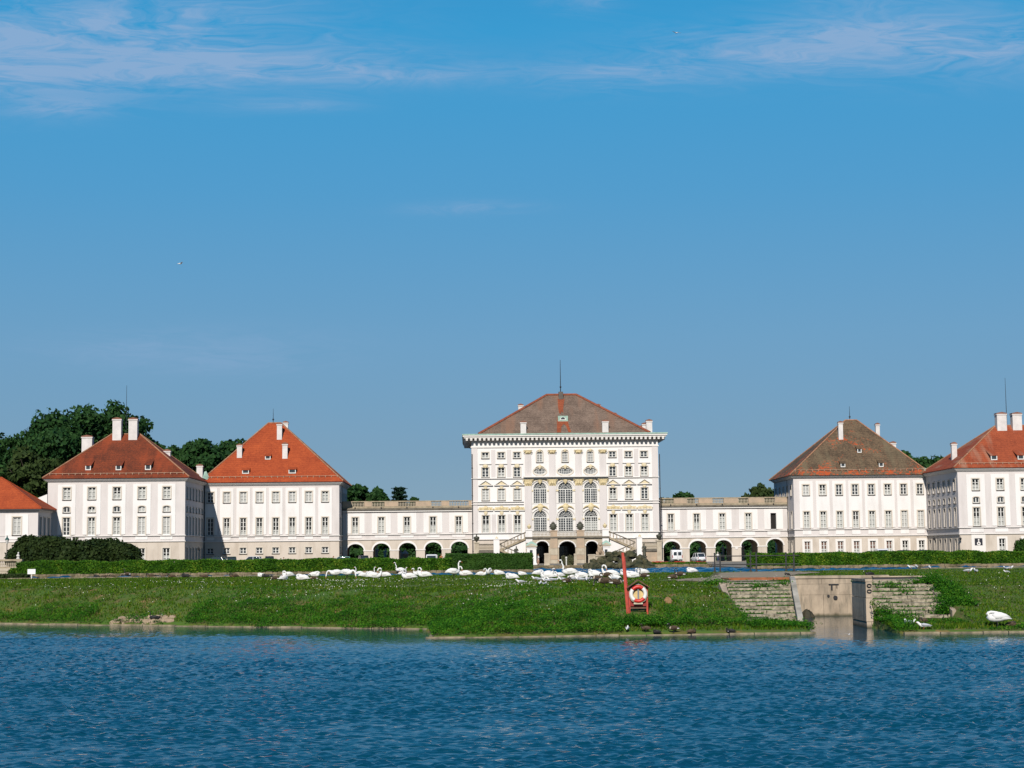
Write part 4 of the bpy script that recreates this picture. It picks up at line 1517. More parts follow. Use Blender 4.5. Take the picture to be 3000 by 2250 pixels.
    if eave:
        er_ = u1 + eave[1]
        el_ = u0 - eave[0]
    g = (el_, er_, v - .9, v1 + .85, ze, ra, rb, vr, zr)
    roof = B.part('roof', hiproof(*g), roofm)
    B.part('ridge_tiles', hips(*g), mat('pale_ridge_tile', (.40, .20, .11), .9, .2, 2), roof)
    sl = (zr - ze) / (vr - v + .9)
    nrm = Vector((0, -sl, 1)).normalized()
    pl = ((u0, v - .9, ze), nrm)
    if snow:
        mb = MB()
        k = int((er_ - el_) / 1.2)
        for i in range(k):
            a = el_ + 1.2 + (er_ - el_ - 2.4) * i / (k - 1)
            mb.box(a - .05, a + .05, v - .25, v - .15, ze + sl * .7, ze + sl * .7 + .38)
        mb.tube([(el_ + 1, v - .2, ze + sl * .7 + .3), (er_ - 1, v - .2, ze + sl * .7 + .3)], .05, 5)
        B.part('snow_guard', mb, mat('pale_snow_guard', (.45, .30, .20), .8, .2, 3), roof)
    for ch in chims:
        x0, x1_, yt, yb_ = ch[:4]
        chimney(B, roof, T(x0, yt)[0], T(x1_, yt)[0], T(xm, yt)[1], T(xm, yb_)[1], pl, ch[4] if len(ch) > 4 else None)
    for (x0, x1_, yt, yb_) in dorms:
        dormer(B, roof, T(x0, yt)[0], T(x1_, yt)[0], T(xm, yt)[1], T(xm, yb_)[1], pl, roofm, sl)
    if rodpx:
        x0, yt, yb_ = rodpx
        rod(B, roof, T(x0, yt)[0], T(x0, yt)[1], T(x0, yb_)[1], vr)
    return B, dict(u0=u0, u1=u1, v=v, zs0=zs0, zs1=zs1, zc0=zc0, zc1=zc1, ze=ze)


T1 = lambda x, y: (x / 2.765, 1100 + y / 2.765)
T2 = lambda x, y: (560 + x / 3.19, 1180 + y / 3.19)
T7 = lambda x, y: (2240 + x / 3.318, 1180 + y / 3.318)
T8 = lambda x, y: (2600 + x / 2.676, 1080 + y / 2.676)
PG = 'palace pavilions'
VO = -22.0
bl, il = pavilion('palace_pavilion', 'white outer pavilion on the left with rust-brown roof and two big chimneys', T1, VO, 22, 385, 1499,
                  dict(mid=1100, cor_b=857, cor_t=835, str_b=1345, str_t=1298), [540, 743, 946, 1149, 1350],
                  [(905, 1003, 62, 'rect', 2, 3, ['curtain', 'curtain', 'half', 'curtain', 'curtain'], 'u'), (1060, 1107, 56, 'seg', 2, 1, ['dark', 'half', 'dark', 'blind', 'blind'], 'u'),
                   (1148, 1298, 58, 'rect', 2, 4, ['dark', 'curtain', 'curtain', 'blind', 'blind'], 'u'), (1402, 1522, 58, 'rect', 2, 3, ['half', 'half', 'half', 'half', 'half'], 'g')],
                  M_ROOF_BR, 'R', ((905, 478), (1133, 474)), None,
                  [(910, 980, 345, 525), (1040, 1110, 345, 522), (660, 744, 488, 640, -9.5), (1322, 1378, 602, 660, -9.0)],
                  [(690, 735, 728, 762), (936, 982, 728, 762), (1174, 1222, 724, 760)], (1022, 80, 470), 72, group=PG)
bi, ii = pavilion('palace_pavilion', 'white inner pavilion on the left with bright orange-red pyramid roof', T2, 0.0, 21.5, 118, 1384,
                  dict(mid=1100, cor_b=770, cor_t=745, str_b=1291, str_t=1243), [180, 332, 487, 638, 791, 945, 1099, 1252],
                  [(832, 930, 62, 'rect', 2, 3, ['dark', 'blind', 'blind', 'blind', 'blind', 'blind', 'blind', 'curtain'], 'u'), (1075, 1236, 58, 'rect', 2, 4, ['dark', 'half', 'low', 'half', 'low', 'half', 'low', 'half'], 'u'),
                   (1352, 1408, 62, 'rect', 2, 2, 'dark', 'g')],
                  M_ROOF_OR, 'R', ((722, 190), (838, 188)), None,
                  [(801, 848, 190, 345), (852, 900, 375, 522), (427, 474, 388, 515), (858, 905, 175, 250, 12.5), (50, 106, 578, 697, -1.0)],
                  [(476, 540, 628, 658), (690, 742, 496, 525), (910, 978, 622, 655)], (767, 55, 185), 64, side_cols=5, group=PG)
br, ir = pavilion('palace_pavilion', 'white inner pavilion on the right with mossy grey-brown pyramid roof', T7, 0.0, 21.5, 288, 1580,
                  dict(mid=1100, cor_b=728, cor_t=706, str_b=1290, str_t=1224), [408, 570, 730, 886, 1044, 1203, 1358, 1517],
                  [(793, 895, 62, 'rect', 2, 3, ['blind', 'half', 'dark', 'dark', 'dark', 'half', 'dark', 'dark'], 'u'), (1053, 1216, 58, 'rect', 2, 4, ['curtain', 'curtain', 'curtain', 'half', 'curtain', 'curtain', 'blind', 'blind'], 'u'),
                   (1343, 1470, 58, 'rect', 2, 3, ['brown', 'brown', 'brown', 'brown', 'brown', 'brown', 'half', 'half'], 'g')],
                  M_ROOF_MO, 'L', ((785, 170), (895, 168)), None,
                  [(722, 765, 182, 358), (1083, 1122, 200, 325, 12.0), (1225, 1278, 380, 435, 10.0)],
                  [(740, 786, 588, 620), (902, 944, 446, 480), (1112, 1158, 582, 618)], (828, 35, 165), 66, side_cols=5, ground_casing=.42, group=PG)
bo, io = pavilion('palace_pavilion', 'white outer pavilion at the right edge with faded orange roof and twin chimneys', T8, VO, 22, 556, 1560,
                  dict(mid=1050, cor_b=800, cor_t=777, str_b=1290, str_t=1240), [695, 887, 1077, 1268, 1460],
                  [(860, 950, 54, 'rect', 2, 3, 'half', 'u'), (1002, 1048, 50, 'seg', 2, 1, 'dark', 'u'), (1085, 1230, 52, 'rect', 2, 4, 'half', 'u'),
                   (1330, 1450, 50, 'rect', 2, 3, [None, 'half', 'half', 'half', 'half'], 'g')],
                  M_ROOF_RO, 'L', ((848, 447), (1130, 445)), None,
                  [(863, 938, 345, 487), (985, 1057, 345, 483), (506, 546, 580, 668, -13.0)],
                  [(812, 862, 680, 712), (1022, 1072, 678, 708)], (936, 72, 440), 72, ground_casing=.40, group=PG)
# lanterns and copper flashing on the outer/inner joints
for B, px, v, s_ in ((bl, 598, -.6, 1), (bo, 2714, -.6, -1)):
    u, z = fac(px, 1396 if s_ > 0 else 1385, v)
    B.part('copper_flashing', MB().add([(u - .2 * s_, v - .3, z - .3), (u + 1.3 * s_, v + .5, z - 1.0), (u + .3 * s_, v + .8, z + 1.1), (u - .5 * s_, v + .6, z + .8)], [(0, 1, 2, 3)]), M_COPPER)
downpipe(bi, 600, 1412, 1655, -.02)
downpipe(bi, 1002, 1420, 1655, 6.8)
downpipe(br, 2716, 1398, 1640, -.02)
downpipe(br, 2305, 1400, 1640, 6.8)
for px, py, v in ((583, 1610, -14.0), (2735, 1580, -9), (2812, 1580, -22.4)):
    u, z = fac(px, py, v)
    B = bl if px < 1000 else bo
    B.part('wall_lantern', MB().tube([(u - .1, v + .3, z + .5), (u, v - .3, z + .6), (u, v - .4, z + .35)], .04, 6, 0).lathe([(.05, .35), (.2, .25), (.24, .2), (.16, -.15), (.04, -.2)], (u, v - .4, z), 6, 0), M_IRON)
# dark ground floor door panel with white emblem, right outer pavilion
u, z1 = fac(*T8(712, 1330), VO)
z0 = fac(*T8(712, 1385), VO)[1]
hw = .72
bo.part('white_surround', MB().box(u - 1.3, u + 1.3, VO - .12, VO - .04, GZ, z1 + .9), M_TRIM)
e = bo.part('dark_panel', MB().box(u - hw, u + hw, VO - .16, VO - .12, z0, z1), mat('black_panel', (.02, .02, .03), .5))
mb = MB()
zc = (z0 + z1) / 2 - .1
ring(mb, [(u + .34 * cos(a), zc - .22 + .34 * sin(a)) for a in np.linspace(0, 2 * pi, 17)[:-1]], [(u + .13 * cos(a), zc - .22 + .13 * sin(a)) for a in np.linspace(0, 2 * pi, 17)[:-1]], VO - .20, VO - .16)
mb.box(u - .09, u + .09, VO - .2, VO - .16, zc + .11, zc + .4)
mb.lathe([(.01, -.17), (.11, -.11), (.16, 0), (.11, .11), (.01, .17)], (u, VO - .2, zc + .47), 10, 0, 1, .15)
bo.part('white_emblem', mb, M_TRIM, e)

# low building at the far left edge
TL = T1
v = VO - 10.0
u1 = fac(*TL(308, 1180), v)[0]
u0 = u1 - 16
zt = fac(*TL(200, 1100), v)[1]
zs = fac(*TL(200, 1345), v)[1]
B = Bld('low_wing', 'low white building at the left edge with plain orange hipped roof', 'building', (u0 + u1) / 2, v)
uc = fac(*TL(137, 1200), v)[0]
wz0, wz1 = fac(*TL(137, 1292), v)[1], fac(*TL(137, 1148), v)[1]
ww = fac(*TL(170, 1200), v)[0] - fac(*TL(104, 1200), v)[0]
hs = [(uc, wz0, ww, wz1 - wz0, 'rect'), (uc - 5.4, wz0, ww, wz1 - wz0, 'rect')]
wall(B, 'upper_wall', 'F', v, u0, u1, zs, zt, hs, M_PIL)
wall(B, 'base_wall', 'F', v, u0, u1, GZ - .3, zs, [], M_BASE, d0=-.04)
for h_ in hs:
    wall(B, 'bay_panel', 'F', v, h_[0] - 2.0, h_[0] + 2.0, zs + .4, zt - .5, [h_], M_WHITE, .1, d0=-.08, thick=.08)
    window(B, 'F', v - .08, h_[0], h_[1], h_[2], h_[3], 'rect', 2, 4, 'blind', .22)
vs = [v + 1.6 + 2.9 * i for i in range(3)]
hs = [(a, wz0, 1.4, wz1 - wz0, 'rect') for a in vs]
wall(B, 'side_wall', 'R', u1, v, VO, zs, zt, hs, M_PIL)
wall(B, 'side_base_wall', 'R', u1, v, VO, GZ - .3, zs, [], M_BASE, d0=-.04)
for h_ in hs:
    window(B, 'R', u1, h_[0], h_[1], h_[2], h_[3], 'rect', 2, 4, 'dark', .2)
B.part('rear_wall', MB().add([(u0, v, GZ), (u0, VO, GZ), (u0, VO, zt), (u0, v, zt)], [(0, 1, 2, 3)]).add([(u0, VO - .02, GZ), (u1, VO - .02, GZ), (u1, VO - .02, zt), (u0, VO - .02, zt)], [(0, 1, 2, 3)]), M_PIL)
B.part('string_course', MB().box(u0, u1 + .12, v - .15, VO, zs - .1, zs + .05).box(u0, u1 + .1, v - .12, VO, zs + 1.0, zs + 1.1), M_TRIM)
B.part('cornice', MB().box(u0, u1 + .3, v - .3, VO, zt, zt + .2), M_TRIM)
B.part('gutter', MB().box(u0, u1 + .75, v - .75, VO - .05, zt + .205, zt + .36), M_GUTTER)
zr = fac(*TL(0, 828), v + 5)[1]
rr = fac(*TL(0, 830), v + 5)[0]
g = (u0 - .8, u1 + .8, v - .8, VO - .05, zt + .5, u0 + 4, rr + .3, v + 5, zr)
rf = B.part('roof', hiproof(*g), M_ROOF_OR)
B.part('ridge_tiles', hips(*g, r=.12), M_ROOF_OR, rf)
p = onplane(25, 1437, (u0, v - .8, zt + .5), Vector((0, -(zr - zt - .5) / 5.8, 1)).normalized())
downpipe(B, 150, 1500, 1650, VO - .3)
# white sloping party wall between the low building and the pavilion
a, za = fac(*TL(290, 1000), VO + 3)
b2, zb = fac(*TL(385, 962), VO + 3)
bl.part('parapet_wall', MB().prism([(a, GZ), (b2, GZ), (b2, zb), (a, za)], 'y', VO + 2.8, VO + 3.2), M_WHITE)

# ------------------------------------------------------------------ galleries
BALM = MB().lathe([(.10, 0), (.10, .06), (.055, .10), (.085, .28), (.115, .38), (.06, .60), (.05, .70), (.10, .76), (.10, .82)], n=8).mesh('baluster', M_STONEL, True)


def balrow(B, parent, a0, a1, v, z, n, s_=1.0, mesh=None, name='baluster'):
    for i in range(n):
        a = a0 + (a1 - a0) * (i + .5) / n
        o = link(name, mesh or BALM, parent, B.loc(a, v, z))
        o.scale = (s_, s_, s_)


VG = 7.0
T3 = lambda x, y: (960 + x / 4.608, 1380 + y / 4.608)
T6 = lambda x, y: (1900 + x / 5.027, 1400 + y / 5.027)


def gallery(label, T, ul, ur, xm, wins, arches, y, styles, bands):
    Zz = lambda yy: fac(*T(xm, yy), VG)[1]
    Uu = lambda xx: fac(*T(xx, y['mid']), VG)[0]
    B = Bld('arcade_gallery', label, 'building', (ul + ur) / 2, VG, 'arcaded galleries joining the pavilions')
    zs0, zs1, zt = Zz(y['str_b']), Zz(y['str_t']), Zz(y['ledge_b'])
    dep = 7.5
    ah = []
    for (x0, x1_, yt) in arches:
        a, b2 = Uu(x0), Uu(x1_)
        ah.append(((a + b2) / 2, GZ - .28, b2 - a, Zz(yt) - GZ + .28, 'basket'))
    wh = [(Uu(x), Zz(y['w_b']), Uu(x + y['ww'] / 2) - Uu(x - y['ww'] / 2), Zz(y['w_t']) - Zz(y['w_b']), 'rect') for x in wins]
    wall(B, 'arcade_wall', 'F', VG, ul, ur, GZ - .3, zs0, ah, M_BASE, reveal=.9, d0=-.05)
    wall(B, 'arcade_rear_wall', 'F', VG + dep, ul, ur, GZ - .3, zs0, ah, M_BASE, reveal=-.9)
    wall(B, 'upper_wall', 'F', VG, ul, ur, zs0, zt, wh, M_PIL)
    B.part('arcade_vault', MB().box(ul, ur, VG + .9, VG + dep - .9, zs0 - .6, zs0 - .1), M_BASE)
    B.part('arcade_floor', MB().box(ul, ur, VG, VG + dep, GZ - .2, GZ + .02), M_STONEL)
    B.part('rear_wall', MB().add([(ul, VG + dep, zs0), (ur, VG + dep, zs0), (ur, VG + dep, zt), (ul, VG + dep, zt)], [(0, 1, 2, 3)]).box(ul, ur, VG + .6, VG + dep, zt - .3, zt), M_PIL)
    for (a, z, w, h, k) in ah:
        O = outline(w, h, 'basket')
        mb = MB()
        A = [(x * (1 + .5 / w * 2 * .5), zz * (1 + .28 / h)) for x, zz in O[2:]]
        A = [(a + x * 1.16, z + zz + (.42 if zz > h - w * .41 else 0) * max(0, (zz - (h - w * .4)) / (w * .4))) for x, zz in O[2:]]
        I = [(a + x, z + zz) for x, zz in O[2:]]
        n = len(A)
        vs = [(x, VG - .13, zz) for x, zz in A] + [(x, VG - .13, zz) for x, zz in I] + [(x, VG, zz) for x, zz in A] + [(x, VG + .1, zz) for x, zz in I]
        mb.add(vs, [(i, i + 1, i + 1 + n, i + n) for i in range(n - 1)] + [(i, i + 2 * n, i + 1 + 2 * n, i + 1) for i in range(n - 1)])
        B.part('arch_surround', mb, M_WHITE)
    for (a0, a1) in zip([None] + ah, ah + [None]):
        if a0 and a1:
            pa, pb = a0[0] + a0[2] / 2, a1[0] - a1[2] / 2
            zi = a0[1] + a0[3] - a0[2] * .40
            B.part('impost', MB().box(pa - .1, pb + .1, VG - .16, VG + .3, zi - .14, zi + .06), M_TRIM)
    for i, (a, z, w, h, k) in enumerate(wh):
        aa, bb = a - Uu(xm + y['pw']) + Uu(xm), a + Uu(xm + y['pw']) - Uu(xm)
        aa, bb = max(aa, ul + .05), min(bb, ur - .05)
        wall(B, 'bay_panel', 'F', VG, aa, bb, zs1 + .25, zt - .55, [(a, z, w, h, k)], M_WHITE, .1, d0=-.08, thick=.08)
        B.part('apron_panel', MB().box(a - 1.3, a + 1.3, VG - .08, VG + .01, zs0 + .3, zs1 - .22), M_WHITE)
        if styles[i] == 'open':
            o = B.part('open_window', MB().box(a - w / 2, a + w / 2, VG + .5, VG + .55, z, z + h, 1).box(a + w / 2 - .12, a + w / 2, VG - .35, VG + .3, z + .05, z + h - .05, 0)
                       .box(a - w / 2, a + w / 2, VG - .02, VG + .2, z - .003, z + .12, 0), [M_FRAME, M_ROOM])
            B.part('sill', MB().box(a - w / 2 - .12, a + w / 2 + .12, VG - .25, VG + .1, z - .13, z - .006), M_SILL, o)
        else:
            window(B, 'F', VG - .08, a, z, w, h, 'rect', 2, 4, styles[i], .2)
    B.part('string_course', MB().box(ul, ur, VG - .26, VG + .1, zs0 - .1, zs0 + .03).box(ul, ur, VG - .26, VG + .1, zs1 - .1, zs1 + .03), M_TRIM)
    zb0, zb1 = Zz(y['ledge_t']), Zz(y['bal_t'])
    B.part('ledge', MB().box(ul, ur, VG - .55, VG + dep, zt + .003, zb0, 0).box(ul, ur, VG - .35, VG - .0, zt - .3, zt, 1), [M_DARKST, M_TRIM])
    # balustrade of piers and balusters
    H = zb1 - zb0
    bal = B.part('balustrade', MB().box(ul, ur, VG - .30, VG + .10, zb0 + .003, zb0 + H * .26).box(ul, ur, VG - .34, VG + .14, zb1 - H * .13, zb1), M_STONE)
    ks = (H * .61) / .82
    for (x0, x1_, n) in bands:
        balrow(B, bal, Uu(x0), Uu(x1_), VG - .1, zb0 + H * .26, n, ks)
    ed = [ul] + [Uu(q) for b_ in bands for q in b_[:2]] + [ur]
    for a, b2 in zip(ed[::2], ed[1::2]):
        if b2 - a > .05:
            B.part('balustrade_pier', MB().box(a, b2, VG - .32, VG + .12, zb0 + H * .262, zb1 - H * .132), M_STONEP, bal)
    for x in wins:
        a = Uu(x)
        B.part('water_spout', MB().tube([(a, VG - .3, zb0 + .15), (a, VG - .75, zb0 + .1)], .12, 8), M_GUTTER)
    return B


UGL = il and ii['u1']
uC0, uC1 = fac(1382.5, 1480, 3.0)[0], fac(1930.5, 1480, 3.0)[0]
gl = gallery('white two-storey gallery with five arches left of the central palace', T3, ii['u1'] - .02, uC0 + .02, 1075, [372, 725, 1072, 1423, 1770],
             [(262, 488, 978), (612, 838, 972), (960, 1192, 968), (1312, 1538, 964), (1662, 1890, 958)],
             dict(mid=900, str_b=918, str_t=853, ledge_b=528, ledge_t=500, bal_t=402, w_t=620, w_b=848, ww=86, pw=128),
             ['half', 'curtain', 'half', 'half', 'half'], [(330, 495, 8), (600, 770, 8), (955, 1190, 11), (1400, 1535, 7), (1645, 1905, 12)])
gr = gallery('white two-storey gallery with five arches right of the central palace', T6, uC1 - .02, ir['u0'] + .02, 1090, [332, 714, 1092, 1476, 1848],
             [(218, 465, 926), (600, 845, 922), (980, 1225, 916), (1362, 1606, 910), (1742, 1982, 905)],
             dict(mid=900, str_b=870, str_t=780, ledge_b=425, ledge_t=400, bal_t=288, w_t=525, w_b=770, ww=88, pw=138),
             ['half', 'half', 'curtain', 'curtain', 'open'], [(178, 380, 10), (575, 745, 8), (950, 1118, 8), (1330, 1480, 7), (1715, 1870, 7)])
u, z = fac(*T6(1295, 1028), VG)
gr.part('round_plaque', MB().tube([(u, VG - .14, z), (u, VG - .05, z)], .30, 16), M_TRIM)

# ------------------------------------------------------------------ central palace
VC = 3.0
C4 = lambda x, y: (1340 + x / 3.568, 1040 + y / 3.568)
C5 = lambda x, y: (1340 + x / 3.568, 1460 + y / 3.568)


def z4(y, x=1125, v=VC):
    return fac(*C4(x, y), v)[1]


def z5(y, x=1125, v=VC):
    return fac(*C5(x, y), v)[1]


def u4(x, y=1250, v=VC):
    return fac(*C4(x, y), v)[0]


CB = Bld('central_palace', 'tall five-storey white central palace block with grey-brown roof and gilded ornament', 'building', (uC0 + uC1) / 2, VC)
DC = 24.0
colsL, colsR = [u4(293), u4(459), u4(624)], [u4(1623), u4(1790), u4(1953)]
colsC = [u4(862), u4(1127), u4(1391)]
SIDE = colsL + colsR
zTop = z4(889)
wS = u4(1125 + 37) - u4(1125 - 37)
rowsS = [(1012, 1073, 'rect', 2, 2, ['half', 'dark', 'dark', 'dark', 'dark', 'dark'], z4), (1170, 1271, 'rect', 2, 3, ['dark', 'half', 'dark', 'dark', 'half', 'half'], z4),
         (1393, 1512, 'rect', 2, 4, ['blind', 'blind', 'blind', 'half', 'half', 'dark'], z4), (171, 351, 'rect', 2, 4, ['half', 'half', 'half', 'curtain', 'curtain', 'curtain'], z5)]
zBase = z5(425)
holes, wins = [], []
for (yt, yb, k, nx, nz, st, zf) in rowsS:
    for i, a in enumerate(SIDE):
        holes.append((a, zf(yb), wS, zf(yt) - zf(yb), k))
        wins.append((a, zf(yb), wS, zf(yt) - zf(yb), k, nx, nz, st[i], .16, False))
for i, a in enumerate(colsC):
    big = 1.0 if i == 1 else .92
    w = u4(1125 + 31) - u4(1125 - 31)
    q = (a, z4(1118), w, z4(1010) - z4(1118), 'seg')
    holes.append(q)
    wins.append(q + (4, 4, 'dark', .2, False))
    w = (u4(1125 + 78) - u4(1125 - 78)) * (1.0 if i == 1 else .83)
    q = (a, z4(1251), w, z4(1180) - z4(1251), 'oval')
    holes.append(q)
    wins.append(q + (8, 4, 'dark', .25, False))
    w = (u4(1125 + 78) - u4(1125 - 78)) * (1.0 if i == 1 else .9)
    q = (a, z4(1550), w, z4(1326) - z4(1550), 'round')
    holes.append(q)
    wins.append(q + (6, 6, 'dark', .38, True))
    q = (a, z5(352), w, z5(125) - z5(352), 'round')
    holes.append(q)
    wins.append(q + (6, 6, 'dark' if i < 2 else 'half', .38, True))
wall(CB, 'facade_wall', 'F', VC, uC0, uC1, zBase, zTop, holes, M_WHITE)
# ground floor with the three passages
ah = []
for x0, x1_ in ((820, 955), (1062, 1235), (1343, 1470)):
    a, b2 = fac(*C5(x0, 560), VC)[0], fac(*C5(x1_, 560), VC)[0]
    ah.append(((a + b2) / 2, GZ - .2, b2 - a, z5(455) - GZ + .2, 'basket'))
wall(CB, 'base_wall', 'F', VC, uC0, uC1, GZ - .3, zBase, ah, M_BASE, .8, d0=-.03)
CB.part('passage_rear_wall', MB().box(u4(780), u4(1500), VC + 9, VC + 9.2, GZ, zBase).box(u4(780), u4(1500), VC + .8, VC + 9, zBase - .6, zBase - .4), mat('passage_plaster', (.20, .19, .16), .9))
for a in ah:
    w = 1.1
    CB.part('passage_window', MB().box(a[0] - w, a[0] + w, VC + 8.85, VC + 8.95, GZ + 1.2, GZ + 3.4, 1).box(a[0] - .06, a[0] + .06, VC + 8.8, VC + 8.86, GZ + 1.2, GZ + 3.4, 0), [M_FRAME, M_GLASS])
mb = MB()
for (x0, x1_) in ((uC0, uC0), (uC1, uC1)):
    mb.add([(x0, VC, GZ - .3), (x0, VC + DC, GZ - .3), (x0, VC + DC, zTop), (x0, VC, zTop)], [(0, 1, 2, 3)])
mb.add([(uC0, VC + DC, GZ - .3), (uC1, VC + DC, GZ - .3), (uC1, VC + DC, zTop), (uC0, VC + DC, zTop)], [(0, 1, 2, 3)])
CB.part('side_walls', mb, M_PIL)
for (a, z, w, h, k, nx, nz, st, cs, fan) in wins:
    window(CB, 'F', VC - .02, a, z, w, h, k, nx, nz, st, cs, fan, sill=(k in ('rect', 'seg')))
# pilasters
zs1 = z4(1283)
for x0, x1_ in ((150, 210), (2035, 2097)):
    CB.part('corner_pilaster', MB().box(u4(x0) + .02, u4(x1_), VC - .10, VC + .02, zs1 + .1, z4(965)).box(u4(x0) + .02, u4(x1_), VC - .10, VC + .02, z5(352), zs1 - .12), M_PIL)
for i, x in enumerate((738, 990, 1265, 1520)):
    w = .62
    a = u4(x)
    CB.part('pilaster', MB().box(a - w, a + w, VC - .22, VC + .02, z4(1262), z4(1030)).box(a - w * 1.1, a + w * 1.1, VC - .30, VC + .02, z5(352), z4(1362)), M_PIL)
    for (za, zb, k) in ((z4(1032), z4(992), .62), (z4(1366), z4(1297), .80)):
        h = zb - za
        mb = MB().add([(a - k * .85, VC - .32, za), (a + k * .85, VC - .32, za), (a + k * .85, VC + .0, za), (a - k * .85, VC, za), (a - k * 1.15, VC - .55, zb), (a + k * 1.15, VC - .55, zb), (a + k * 1.15, VC, zb), (a - k * 1.15, VC, zb)],
                      [(0, 3, 2, 1), (4, 5, 6, 7), (0, 1, 5, 4), (1, 2, 6, 5), (3, 0, 4, 7)])
        for s_ in (-1, 1):
            mb.tube([(a + s_ * k * 1.1 + .18 * cos(q), VC - .62, zb - .22 + .18 * sin(q)) for q in np.linspace(0, 5.5, 8)], .07, 5)
            mb.lathe([(.05, 0), (.2, h * .25), (.1, h * .5)], (a + s_ * k * .45, VC - .42, za + h * .1), 6)
        mb.lathe([(.05, 0), (.24, h * .3), (.1, h * .62)], (a, VC - .46, za + h * .1), 6)
        CB.part('gilded_capital', mb, M_GOLD)
# recessed-looking side panels round the side windows: raised strips between the bays
for lst in (colsL, colsR):
    for a, b2 in zip(lst, lst[1:]):
        mid = (a + b2) / 2
        CB.part('pilaster_strip', MB().box(mid - .42, mid + .42, VC - .05, VC + .02, z5(350), z5(160)).box(mid - .42, mid + .42, VC - .05, VC + .02, z4(1270), z4(985)), M_PIL)
# string courses
mb = MB()
for zz in (zs1, z4(1527), z4(1552), z5(355), z5(420)):
    mb.box(uC0 - .1, u4(690), VC - .30, VC + .02, zz - .09, zz + .05)
    mb.box(u4(1572), uC1 + .1, VC - .30, VC + .02, zz - .09, zz + .05)
for zz in (z5(420),):
    mb.box(u4(690), u4(1572), VC - .16, VC + .02, zz - .09, zz + .05)
CB.part('string_course', mb, M_TRIM)
CB.part('middle_cornice', MB().box(u4(690), u4(1572), VC - 1.15, VC + .02, z4(1278), z4(1264)).box(u4(698), u4(1565), VC - .55, VC + .02, z4(1296), z4(1278) - .003), M_TRIM)
# pediments, hood lines, ornaments of the side bays
for a in SIDE:
    za, zb = z4(1356), z4(1311)
    hw = wS * .95
    CB.part('pediment', MB().prism([(a - hw, za), (a + hw, za), (a, zb)], 'y', VC - .12, VC + .01, 0), M_PALEGOLD)
    mb = MB()
    for p_, q_ in (((a - hw - .1, za), (a + hw + .1, za)), ((a - hw - .1, za), (a, zb + .1)), ((a + hw + .1, za), (a, zb + .1))):
        mb.tube([(p_[0], VC - .3, p_[1]), (q_[0], VC - .3, q_[1])], .10, 6)
    CB.part('pediment_moulding', mb, M_TRIM)
    CB.part('hood', MB().box(a - wS * .85, a + wS * .85, VC - .24, VC + .02, z4(1132) - .08, z4(1132) + .10), M_TRIM)
    mb = MB().lathe([(.02, -.5), (.30, -.3), (.42, 0), (.25, .25), (.02, .38)], (a, VC - .1, z4(1150)), 8, 0, 1.3, .3)
    CB.part('gilded_keystone', mb, M_PALEGOLD)
    CB.part('gilded_keystone', MB().lathe([(.02, -.4), (.22, -.2), (.32, 0), (.2, .2), (.02, .3)], (a, VC - .1, z4(1376)), 8, 0, 1.2, .3), M_PALEGOLD)
    # garland panel above the main floor windows
    zg0, zg1 = z4(1610), z4(1584)
    mb = MB().box(a - wS * .95, a + wS * .95, VC - .08, VC + .01, zg0, zg1)
    for k in range(-2, 3):
        mb.tube([(a + k * .62 - .31 + .62 * q / 5, VC - .14, zg1 - .25 - .45 * sin(pi * q / 5)) for q in range(6)], .10, 5)
    mb.lathe([(.02, -.4), (.35, -.2), (.45, .05), (.3, .3), (.02, .42)], (a, VC - .14, (zg0 + zg1) / 2 + .1), 9, 0, 1, .35)
    CB.part('gilded_garland', mb, M_GOLD if (a in colsL) ^ (a in colsR[:1]) else M_PALEGOLD)
    CB.part('window_hood', MB().box(a - wS * 1.02, a + wS * 1.02, VC - .3, VC + .02, z4(1624), z4(1616)), M_TRIM)
    CB.part('gilded_keystone', MB().lathe([(.02, -.6), (.25, -.3), (.36, 0), (.2, .25), (.02, .4)], (a, VC - .1, z5(140)), 8, 0, 1.1, .3), M_PALEGOLD)
for a in colsC:
    for zz, s_ in ((z4(1308), 1.0), (z5(88), 1.25), (z4(1166), .7), (z4(995), .5)):
        mb = MB().lathe([(.02, -.8 * s_), (.3 * s_, -.45 * s_), (.5 * s_, 0), (.35 * s_, .4 * s_), (.03, .6 * s_)], (a, VC - .25, zz), 9, 0, 1, .45)
        for t_ in (-1, 1):
            mb.tube([(a + t_ * .3 * s_, VC - .25, zz + .2 * s_), (a + t_ * .9 * s_, VC - .22, zz), (a + t_ * 1.3 * s_, VC - .2, zz - .35 * s_)], [.14 * s_, .12 * s_, .04], 6)
        CB.part('gilded_keystone', mb, M_GOLD if zz < z4(1200) else M_PALEGOLD)
    w = u4(1125 + 78) - u4(1125 - 78)
    for zz in (z4(1415), z5(216)):
        for s_ in (-1, 1):
            CB.part('gilded_impost', MB().box(a + s_ * w * .62 - .45, a + s_ * w * .62 + .45, VC - .22, VC - .02, zz - .16, zz + .16), M_PALEGOLD)
    # arch mouldings
    for zb in (z4(1405), z5(205)):
        mb = MB().tube([(a + w * .64 * cos(q), VC - .18, zb + w * .64 * sin(q)) for q in np.linspace(0, pi, 15)], .14, 6)
        CB.part('arch_moulding', mb, M_TRIM)
